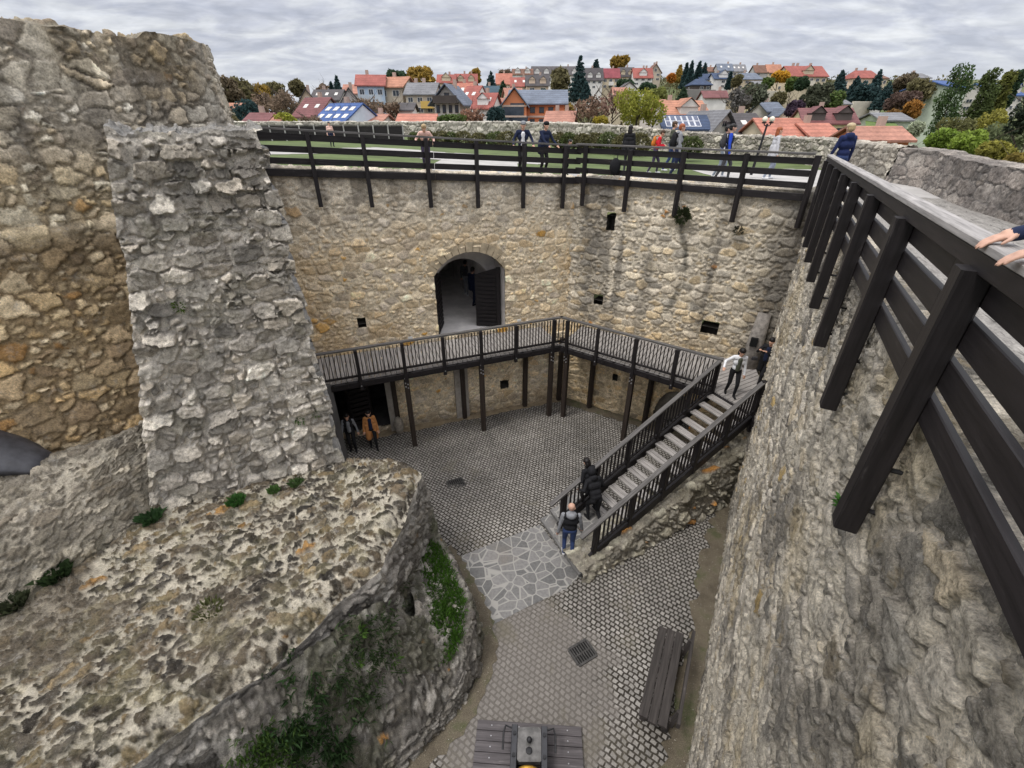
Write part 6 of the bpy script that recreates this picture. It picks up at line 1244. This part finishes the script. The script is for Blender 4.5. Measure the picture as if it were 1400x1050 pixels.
class Fig:
    def __init__(s): s.prims = []; s.mats = []; s.mb = MB()
    def mi(s, m):
        if m not in s.mats: s.mats.append(m)
        return s.mats.index(m)
    def cap(s, a, ra, b, rb, m): capsule(s.mb, a, ra, b, rb, m); s.prims.append(('c', np.array(a, float), ra, np.array(b, float), rb, s.mi(m)))
    def ell(s, c, r, m, solid=True):
        if solid: s.mb.ellipsoid(c, r, nu=16, nv=10)
        s.prims.append(('e', np.array(c, float), np.array(r, float), None, None, s.mi(m)))
    def mesh(s, name, par, vox, smooth_it=3):
        tmp = mesh_obj('tmp', np.concatenate(s.mb.V), s.mb.F, [], None)
        md = tmp.modifiers.new('r', 'REMESH'); md.mode = 'VOXEL'; md.voxel_size = vox; md.use_smooth_shade = True
        m2 = tmp.modifiers.new('s', 'SMOOTH'); m2.factor = .5; m2.iterations = smooth_it
        dg = bpy.context.evaluated_depsgraph_get(); me = bpy.data.meshes.new_from_object(tmp.evaluated_get(dg)); me.name = name
        bpy.data.objects.remove(tmp)
        n = len(me.polygons); c = np.zeros(n*3); me.polygons.foreach_get('center', c); c = c.reshape(-1, 3); best = np.full(n, 1e9); idx = np.zeros(n, np.int32)
        for k, a, ra, b, rb, mi in s.prims:
            if k == 'c':
                d = b-a; L2 = d@d+1e-12; t = np.clip(((c-a)@d)/L2, 0, 1); q = np.linalg.norm(c-(a+t[:, None]*d), axis=1)-(ra+(rb-ra)*t)
            else: q = (np.linalg.norm((c-a)/ra, axis=1)-1)*ra.min()
            m_ = q < best; best = np.where(m_, q, best); idx = np.where(m_, mi, idx)
        for q in s.mats: me.materials.append(q)
        me.polygons.foreach_set('material_index', idx); me.polygons.foreach_set('use_smooth', np.ones(n, bool))
        o = bpy.data.objects.new(name, me); COL.objects.link(o); o.parent = par; return o
def ik(S, T, a, b, pole):
    d = T-S; L = np.linalg.norm(d); L_ = min(L, (a+b)*.995); d = d/(L+1e-9); x = (a*a-b*b+L_*L_)/(2*L_); h = math.sqrt(max(a*a-x*x, 0)); p = np.array(pole, float); p = p-d*(p@d); p /= np.linalg.norm(p)+1e-9
    return S+d*x+p*h, S+d*L_
def hand(f, w, d, skin, s=1.0, side=1, curl=.35, down=(0, 0, -1)):
    """w wrist, d pointing along the hand; five fingers of unequal length"""
    d = np.array(d, float); d /= np.linalg.norm(d); dn = np.array(down, float); dn = dn-d*(dn@d); dn /= np.linalg.norm(dn)+1e-9; sd = np.cross(d, dn)*side
    f.cap(w, .027*s, w+d*.04*s, .034*s, skin); f.cap(w+d*.03*s+sd*.018*s, .018*s, w+d*.085*s+sd*.024*s, .015*s, skin); f.cap(w+d*.03*s-sd*.018*s, .018*s, w+d*.08*s-sd*.026*s, .014*s, skin); f.cap(w+d*.03*s, .02*s, w+d*.085*s, .016*s, skin)
    for k, (o, L) in enumerate(((.033, .066), (.011, .078), (-.011, .074), (-.032, .056))):
        b = w+d*.088*s+sd*o*s; m_ = b+(d*(1-.25*curl)+dn*curl*.7+sd*o*2.2)*L*.55*s; e = m_+(d*(1-.6*curl)+dn*curl*1.3)*L*.48*s
        f.cap(b, .0098*s, m_, .0088*s, skin); f.cap(m_, .0088*s, e, .0072*s, skin)
    t = w+d*.025*s+sd*.03*s; t1 = t+(d*.6+sd*.75+dn*.15)*.04*s; f.cap(t, .0135*s, t1, .0108*s, skin); f.cap(t1, .0108*s, t1+(d*.9+sd*.25+dn*.3)*.032*s, .0085*s, skin)
def person(label, pos, yaw, h, top, pants, shoes=BLACK, skin=SKIN, hair=BROWNH, lean=0, hands=((.27, -.05, .80), (-.27, -.05, .80)), stride=.0, head=(0, 0), coat=0, hood=False, hat=None, long_hair=False, vox=.013, inner=None, sleeve=None, bald=False, female=False, knee=0, body_scale=1.0, bag=None, feet=None, scarf=None, hood_up=False):
    """faces local -Y; yaw turns it about Z; the origin is on the ground between the feet"""
    o = empty('person', tuple(pos), label, 'person', rz=yaw); LOCAL.add(o.name); k = h/1.75; f = Fig(); sl = sleeve or top
    hipz = .93-knee*.25; ft = feet or ((.10, -.02-stride*.5, 0), (-.10, .02+stride*.5, 0)); hip = np.array([0, 0, hipz])
    ca, sa = math.cos(lean), math.sin(lean)
    def up(x, y, z): z -= hipz; return np.array([x, y*ca-z*sa, hipz+z*ca+y*sa])*k
    bw = .90 if female else 1.0
    for s, F_ in zip((1, -1), ft):
        hp = np.array([.095*s, .0, hipz-.03]); an = np.array([F_[0], F_[1]+.03, F_[2]+.085]); kn, an2 = ik(hp, an, .44, .42, (0, -1, 0))
        f.cap(hp*k, .088*k, kn*k, .062*k, pants); f.cap(kn*k, .06*k, an2*k, .044*k, pants); f.cap((an2+[0, .02, -.045])*k, .042*k, (an2+[s*.02, -.15, -.055])*k, .034*k, shoes)
    f.cap(up(-.06, .0, .94), .11*k, up(.06, .0, .94), .11*k, pants)
    f.cap(up(-.055*bw, .0, 1.05), .115*k*bw, up(.055*bw, 0, 1.05), .115*k*bw, top); f.cap(up(-.08*bw, -.0, 1.25), .125*k*bw, up(.08*bw, 0, 1.25), .125*k*bw, top); f.cap(up(-.12*bw, .01, 1.40), .085*k, up(.12*bw, .01, 1.40), .085*k, top)
    if inner is not None: f.cap(up(0, -.085, 1.02), .072*k, up(0, -.085, 1.38), .06*k, inner)
    if coat:
        for q in range(3): a = .96-coat*(q/2); f.cap(up(-.075-.02*q, .01, 1.1), .12*k, np.array([(-.085-.018*q)*k, .02*k, a*k]), .115*k, top); f.cap(up(.075+.02*q, .01, 1.1), .12*k, np.array([(.085+.018*q)*k, .02*k, a*k]), .115*k, top)
    f.cap(up(0, .01, 1.45), .055*k, up(0, -.01, 1.55), .05*k, skin if scarf is None else scarf)
    if scarf is not None or hood: f.cap(up(-.06, .02, 1.47), .062*k, up(.06, .02, 1.47), .062*k, scarf or top); f.ell(up(0, .085, 1.46), np.array([.11, .07, .09])*k, scarf or top)
    # head with face
    hy, hp_ = head; hc = up(0, -.03, 1.635); ch, sh_ = math.cos(hy), math.sin(hy); cp_, sp_ = math.cos(hp_+lean*.6), math.sin(hp_+lean*.6)
    def hd(x, y, z): y, z = y*cp_-z*sp_, z*cp_+y*sp_; return hc+np.array([x*ch-y*sh_, x*sh_+y*ch, z])*k
    f.cap(hd(0, .015, .03), .088*k, hd(0, -.005, -.02), .078*k, skin); f.cap(hd(0, -.03, -.05), .058*k, hd(0, -.05, -.075), .042*k, skin)
    f.cap(hd(0, -.085, .0), .012*k, hd(0, -.105, -.025), .016*k, skin)
    for s in (-1, 1): f.ell(hd(s*.033, -.088, .012), np.array([.014, .012, .009])*k, EYE, False); f.cap(hd(s*.088, .01, .01), .016*k, hd(s*.088, .012, -.025), .012*k, skin)
    f.ell(hd(0, -.094, -.052), np.array([.024, .012, .008])*k, LIP, False)
    for s, H in zip((1, -1), hands):
        S = up(.185*bw*s, .01, 1.42); H = np.array(H, float)*k; E_, W = ik(S, H, .29*k, .27*k, (s*.5, .9, -.3)); f.cap(S, .062*k, E_, .046*k, sl); dr = (W-E_)/np.linalg.norm(W-E_); f.cap(E_, .045*k, W+dr*.025*k, .036*k, sl); dd_ = dr*.8+np.array([0, -.25, -.1]); hand(f, W+dr*.01, dd_, skin, k, -s)
    b = f.mesh('body', o, vox)
    if not bald and not hood_up:
        m = MB(); m.ellipsoid(hd(0, .022, .045), np.array([.098, .108, .088])*k, nu=18, nv=11, noise_amp=.07); m.ellipsoid(hd(0, .055, .0), np.array([.09, .075, .085])*k, nu=14, nv=9, noise_amp=.07)
        if long_hair: m.ellipsoid(hd(0, .07, -.10), np.array([.10, .06, .16])*k, nu=14, nv=9, noise_amp=.08)
        q = m.build('hair', hair, None, True); q.parent = o
    if hood_up: m = MB(); m.ellipsoid(hd(0, .03, .02), np.array([.125, .13, .14])*k, nu=18, nv=11, noise_amp=.04); q = m.build('hood', top, None, True); q.parent = o
    if hat is not None:
        m = MB(); m.ellipsoid(hd(0, .01, .065), np.array([.104, .112, .072])*k, nu=18, nv=10); m.ellipsoid(hd(0, -.10, .055), np.array([.07, .07, .012])*k, nu=14, nv=6) if hat[1] else None; q = m.build('hat', hat[0], None, True); q.parent = o
    o['_k'] = k; del o['_k']
    if bag is not None:
        lab, bm, sz = bag; c = up(0, .19, 1.24); R_ = Matrix.Rotation(yaw, 3, 'Z'); w_ = lambda v: np.array(Vector(pos)+R_@Vector(v)); bg_ = empty('backpack', tuple(w_(c)), lab, 'backpack', rz=yaw); LOCAL.add(bg_.name)
        m = MB(); m.ellipsoid((0, 0, 0), np.array([.165, .10, .25])*k*sz, nu=16, nv=10); m.ellipsoid((0, .07*k, -.07*k), np.array([.12, .07, .13])*k*sz, nu=14, nv=8); q = m.build('pack', bm, None, True); q.parent = bg_
        m = MB()
        for s in (-1, 1): m.tube([np.array([.10*s*k, -.02, .20*k]), np.array([.125*s*k, -.14*k, .23*k]), np.array([.135*s*k, -.30*k, .12*k]), np.array([.125*s*k, -.29*k, -.05*k]), np.array([.12*s*k, -.06, -.16*k])], .02*k, 6)
        q = m.build('straps', bm, None, True); q.parent = bg_
    return o
def P3(q, z): return (float(q[0]), float(q[1]), float(z))
# yaw 0 looks at the camera (-Y); positive yaw turns to the figure's ... counter-clockwise seen from above
person('woman in camel coat with black trousers standing under the gallery at left', P3(onz(512, 612, .03), .02), R(20), 1.68, CAMEL, BLACK, hair=BLKH, coat=.45, inner=NAVYC, scarf=BLACK, stride=.25, female=True, hands=((.26, -.10, .82), (-.29, -.02, .80)), long_hair=True)
person('woman in grey jumper and black gilet beside the camel coat woman', P3(onz(484, 616, .03), .02), R(14), 1.66, BLACK, BLACK, hair=BLKH, inner=GREYC, sleeve=GREYC, stride=.1, female=True, hands=((.30, .02, .82), (-.30, -.12, .82)), hood=True, long_hair=True)
person('bald man in black vest and blue jeans on the lowest stone step', P3(onz(776, 759, .66), .65), R(176), 1.84, BLACK, JEANS, WHITE, SKIN2, bald=True, sleeve=GREYC, scarf=GREYC, stride=.1, hands=((.28, .02, .86), (-.30, -.10, .84)), head=(R(-25), .1))
person('person in black hooded jacket bending over on the stairs, hand on the right rail', P3(onz(812, 712, 1.02), .98), R(200), 1.72, BLACK, BLACK, BLACK, lean=.55, stride=.35, hood_up=True, hood=True, hands=((-.1+.45, -.35, 1.02), (-.30, -.40, .9)), knee=.25)
person('person with black hair and black coat climbing ahead on the left of the stairs', P3(onz(805, 690, 1.25), 1.12), R(215), 1.66, BLACK, BLACK, BLACK, hair=BLKH, lean=.35, stride=.3, long_hair=True, hands=((.3, -.25, .95), (-.28, -.25, .9)), knee=.15, coat=.2)
person('woman in white jacket and dark trousers looking down on the stair landing', P3(onz(997, 540, 3.2), ZG+.005), R(-12), 1.66, WHITE, BLACK, BLACK, hair=BLKH, lean=.14, head=(0, -.55+.9), inner=OLIVE, female=True, long_hair=True, stride=.25, hands=((.24, -.12, .82), (-.46, -.28, 1.14)))
person('person in long black coat taking a photo on the stair landing', P3(onz(1037, 528, 3.2), ZG+.005), R(-62), 1.70, BLACK, BLACK, BLACK, hair=BLKH, coat=.35, inner=NAVYC, stride=.45, hands=((.12, -.30, 1.36), (-.12, -.32, 1.36)), head=(0, .1))
m = MB(); q = onz(1032, 490, 4.55); m.beam(q+[-.07, 0, 0], q+[.07, 0, 0], .09, .09); m.tube([q, q+[-.10, -.05, 0]], .035, 10); tag(m.build('camera_body', PAINT), 'small black camera held up by the person in the long black coat', 'camera')
# gateway
person('dark clad visitor nearest in the gateway passage', P3(onz(648, 416, 3.2), ZG), R(150), 1.74, NAVYC, NAVYC, BLACK, hair=BLKH, stride=.3, coat=.2)
person('visitor with pale trousers deeper in the gateway passage', P3(onz(638, 403, 3.2), ZG), R(165), 1.70, DGREY, GREYC, WHITE, hair=BLKH, stride=.2)
# terrace, left to right
TZ = lambda p: float(zter(p[0], p[1]))-.03
def terr(u, y): y = y*1.05 if y < 24 else y; r = ray(u, 230); p = np.array([r[0]/r[1]*y, y]); return P3(p, TZ(p))
railh = .95
person('little child in dark clothes with pink top far back on the terrace path', terr(460, 30), R(30), 1.25, PINK, NAVYC, BLACK, hair=BLKH, vox=.012)
person('woman in pink and red patterned top leaning on the fence over the gate wall', terr(584, 16.6), R(10), 1.55, PINK, PURP, BLACK, hair=BLONDE, lean=.55, head=(0, .3), hands=((.32, -.42, 1.02), (-.32, -.42, 1.02)), female=True)
person('man in grey cap and open dark jacket leaning on the fence', terr(714, 17.65), R(5), 1.74, NAVYC, BLACK, BLACK, hair=GREYH, lean=.22, inner=WHITE, hat=(GREYC, True), hands=((.36, -.34, 1.0), (-.36, -.34, 1.0)))
person('man with dark cap and navy coat at the fence beside the grey cap man', terr(742, 17.8), R(35), 1.76, NAVYC, BLACK, BLACK, hair=BLKH, lean=.16, coat=.15, hat=(BLACK, False), hands=((.34, -.36, 1.0), (-.10, -.42, 1.0)))
person('person in black crouched behind the fence post at the corner', terr(772, 18.4), R(60), 1.25, BLACK, BLACK, BLACK, hair=BLKH, lean=.3)
person('woman in black with long dark hair walking away to the left of the hikers', terr(856, 19.6), R(160), 1.68, BLACK, DGREY, BLACK, hair=BLKH, long_hair=True, female=True, stride=.3, coat=.1)
person('boy in bright red jacket with bowed head', terr(893, 19.2), R(75), 1.55, REDC, PURP, WHITE, hair=BROWNH, lean=.25, head=(0, .35), stride=.35, hands=((.15, -.30, 1.15), (-.15, -.32, 1.12)), bag=('orange backpack worn by the boy in the red jacket', ORANGE, .85))
person('man with dark hair behind the boy in the red jacket', terr(913, 20.2), R(80), 1.82, OLIVE, JEANS, WHITE, hair=BROWNH, stride=.3)
person('man in grey hooded sweatshirt on the terrace', terr(923, 17.3), R(78), 1.74, GREYC, NAVYC, BLACK, SKIN2, hair=REDH, hood=True, stride=.3, bag=('large black backpack worn by the man in the grey hood', BLACK, 1.1))
person('man in dark vest with blue sleeves walking right', terr(990, 17.0), R(72), 1.74, NAVYC, DGREY, WHITE, SKIN2, hair=BLKH, sleeve=BLUEC, stride=.4, bag=('grey backpack worn by the man with blue sleeves', DGREY, 1.0))
person('companion in white and royal blue jacket half hidden by the man with blue sleeves', terr(984, 17.8), R(72), 1.68, BLUEC, LJEANS, WHITE, hair=BLKH, stride=.3, sleeve=WHITE)
person('red haired woman in pale grey coat near the lamp post', terr(1052, 17.2), R(85), 1.64, cloth('pale', (.48, .48, .50)), LJEANS, WHITE, hair=REDH, long_hair=True, female=True, coat=.25, stride=.25)
person('person in navy puffer jacket seen from behind at the fence corner', terr(1146, 13.3), R(185), 1.76, cloth('navy_puffer', (.012, .02, .07)), JEANS, BLACK, hair=BLONDE, hood=True, hat=(cloth('woolly', (.42, .34, .22)), False), hands=((.30, -.12, .88), (-.30, -.1, .88)))
# dark bag hung on the far fence
m = MB(); c = Rp(1.95-.45, .28, 9.35); m.ellipsoid(c, (.19, .11, .27), nu=14, nv=9, noise_amp=.06); o = m.build('pack', BLACK, None, True); o.name = 'hanging_bag'; tag(o, 'black bag hanging over the far fence right of the corner', 'bag')
m = MB(); m.tube([c+[-.06, 0, .22], c+[-.06, .05, .42], c+[.06, .05, .42], c+[.06, 0, .22]], .015, 6); m.build('strap', BLACK, o)
# neighbour at the near rail (mostly outside the picture)
nb_p = np.array([2.95, 1.98]); z0 = 9.08
def world_to_local(w, pos, yaw): d = np.array(w)-np.array(pos); c, s = math.cos(-yaw), math.sin(-yaw); return np.array([d[0]*c-d[1]*s, d[0]*s+d[1]*c, d[2]])
yw = R(-107)
pos = (2.60, 1.70, z0)
hl = [world_to_local(onz(u, v, 10.15), pos, yw) for u, v in ((1398, 318), (1426, 343))]
kk = 1.68/1.75
person('neighbour in navy sleeves resting both hands on the near weathered rail', pos, yw, 1.68, NAVYC, BLACK, BLACK, SKIN2, hair=BROWNH, hands=tuple(tuple(q/kk) for q in (hl[1], hl[0])), vox=.0065, lean=.1)
SKYS, EXPO = .93, 0.36
# ================================================================== sky, sun
wd = bpy.data.worlds.new('World'); SC.world = wd; wd.use_nodes = True; nt = wd.node_tree; nt.nodes.clear()
out = N(nt, 'ShaderNodeOutputWorld'); sky = N(nt, 'ShaderNodeTexSky', sky_type='NISHITA'); sky.sun_disc = False
SUN_EL, SUN_AZ = R(64), R(238)
sky.sun_elevation = SUN_EL; sky.sun_rotation = SUN_AZ
bg1 = N(nt, 'ShaderNodeBackground'); nt.links.new(sky.outputs[0], bg1.inputs[0]); bg1.inputs[1].default_value = .10
g = N(nt, 'ShaderNodeTexCoord').outputs['Generated']
sp = N(nt, 'ShaderNodeSeparateXYZ'); nt.links.new(g, sp.inputs[0])
zz_ = N(nt, 'ShaderNodeMath', operation='MAXIMUM'); nt.links.new(sp.outputs[2], zz_.inputs[0]); zz_.inputs[1].default_value = 0.0
za = N(nt, 'ShaderNodeMath', operation='ADD'); nt.links.new(zz_.outputs[0], za.inputs[0]); za.inputs[1].default_value = .19
cx_ = N(nt, 'ShaderNodeMath', operation='DIVIDE'); nt.links.new(sp.outputs[0], cx_.inputs[0]); nt.links.new(za.outputs[0], cx_.inputs[1])
cy_ = N(nt, 'ShaderNodeMath', operation='DIVIDE'); nt.links.new(sp.outputs[1], cy_.inputs[0]); nt.links.new(za.outputs[0], cy_.inputs[1])
cv = N(nt, 'ShaderNodeCombineXYZ'); nt.links.new(cx_.outputs[0], cv.inputs[0]); nt.links.new(cy_.outputs[0], cv.inputs[1])
mp = N(nt, 'ShaderNodeMapping'); mp.inputs['Rotation'].default_value = (0, 0, R(-38)); mp.inputs['Scale'].default_value = (1.0, 1.55, 1); nt.links.new(cv.outputs[0], mp.inputs['Vector'])
def wnoise(vec, s, d, r, dist=.6):
    n = N(nt, 'ShaderNodeTexNoise'); n.inputs['Scale'].default_value = s; n.inputs['Detail'].default_value = d; n.inputs['Roughness'].default_value = r; n.inputs['Distortion'].default_value = dist
    nt.links.new(vec, n.inputs['Vector']); return n.outputs['Fac']
b1 = wnoise(mp.outputs[0], 2.9, 5, .55, .4); b2 = wnoise(cv.outputs[0], .33, 3, .5); b3 = wnoise(mp.outputs[0], 7.5, 3, .55, .4)
c = rampv(nt, b1, [(.36, (.46, .485, .57)), (.48, (.565, .585, .66)), (.56, (.68, .70, .75)), (.68, (.82, .835, .86))])
c = mixc(nt, 'MULTIPLY', 1, c, rampv(nt, b2, [(.3, .86), (.7, 1.12)]))
c = mixc(nt, 'MULTIPLY', 1, c, rampv(nt, b3, [(.3, .88), (.7, 1.1)]))
hz = rampv(nt, sp.outputs[2], [(0.0, 1.0), (.10, .15), (.25, 0.0)])
c = mixc(nt, 'MIX', hz, c, (.60, .63, .70))
gr = rampv(nt, sp.outputs[2], [(0.0, .92), (.18, .95), (.45, (2.0, 1.95, 1.85)), (1.0, (3.3, 3.2, 3.0))])          # an overcast sky is brightest overhead
c = mixc(nt, 'MULTIPLY', 1, c, gr)
bg2 = N(nt, 'ShaderNodeBackground'); nt.links.new(c, bg2.inputs[0]); bg2.inputs[1].default_value = SKYS
mx = N(nt, 'ShaderNodeMixShader'); mx.inputs[0].default_value = .93; nt.links.new(bg1.outputs[0], mx.inputs[1]); nt.links.new(bg2.outputs[0], mx.inputs[2]); nt.links.new(mx.outputs[0], out.inputs[0])
sd = bpy.data.lights.new('sun', 'SUN'); sd.energy = 1.4; sd.angle = R(14); sd.color = (1, .96, .9); so = bpy.data.objects.new('sun', sd); COL.objects.link(so)
sv_ = Vector((math.sin(SUN_AZ)*math.cos(SUN_EL), math.cos(SUN_AZ)*math.cos(SUN_EL), math.sin(SUN_EL)))
so.rotation_euler = sv_.to_track_quat('Z', 'Y').to_euler(); so.location = (0, -10, 60)
vs_ = SC.view_settings; vs_.view_transform = 'Standard'; vs_.look = 'None'; vs_.exposure = EXPO; vs_.gamma = 1
SC.cycles.max_bounces = 6; SC.cycles.diffuse_bounces = 3; SC.cycles.use_denoising = True
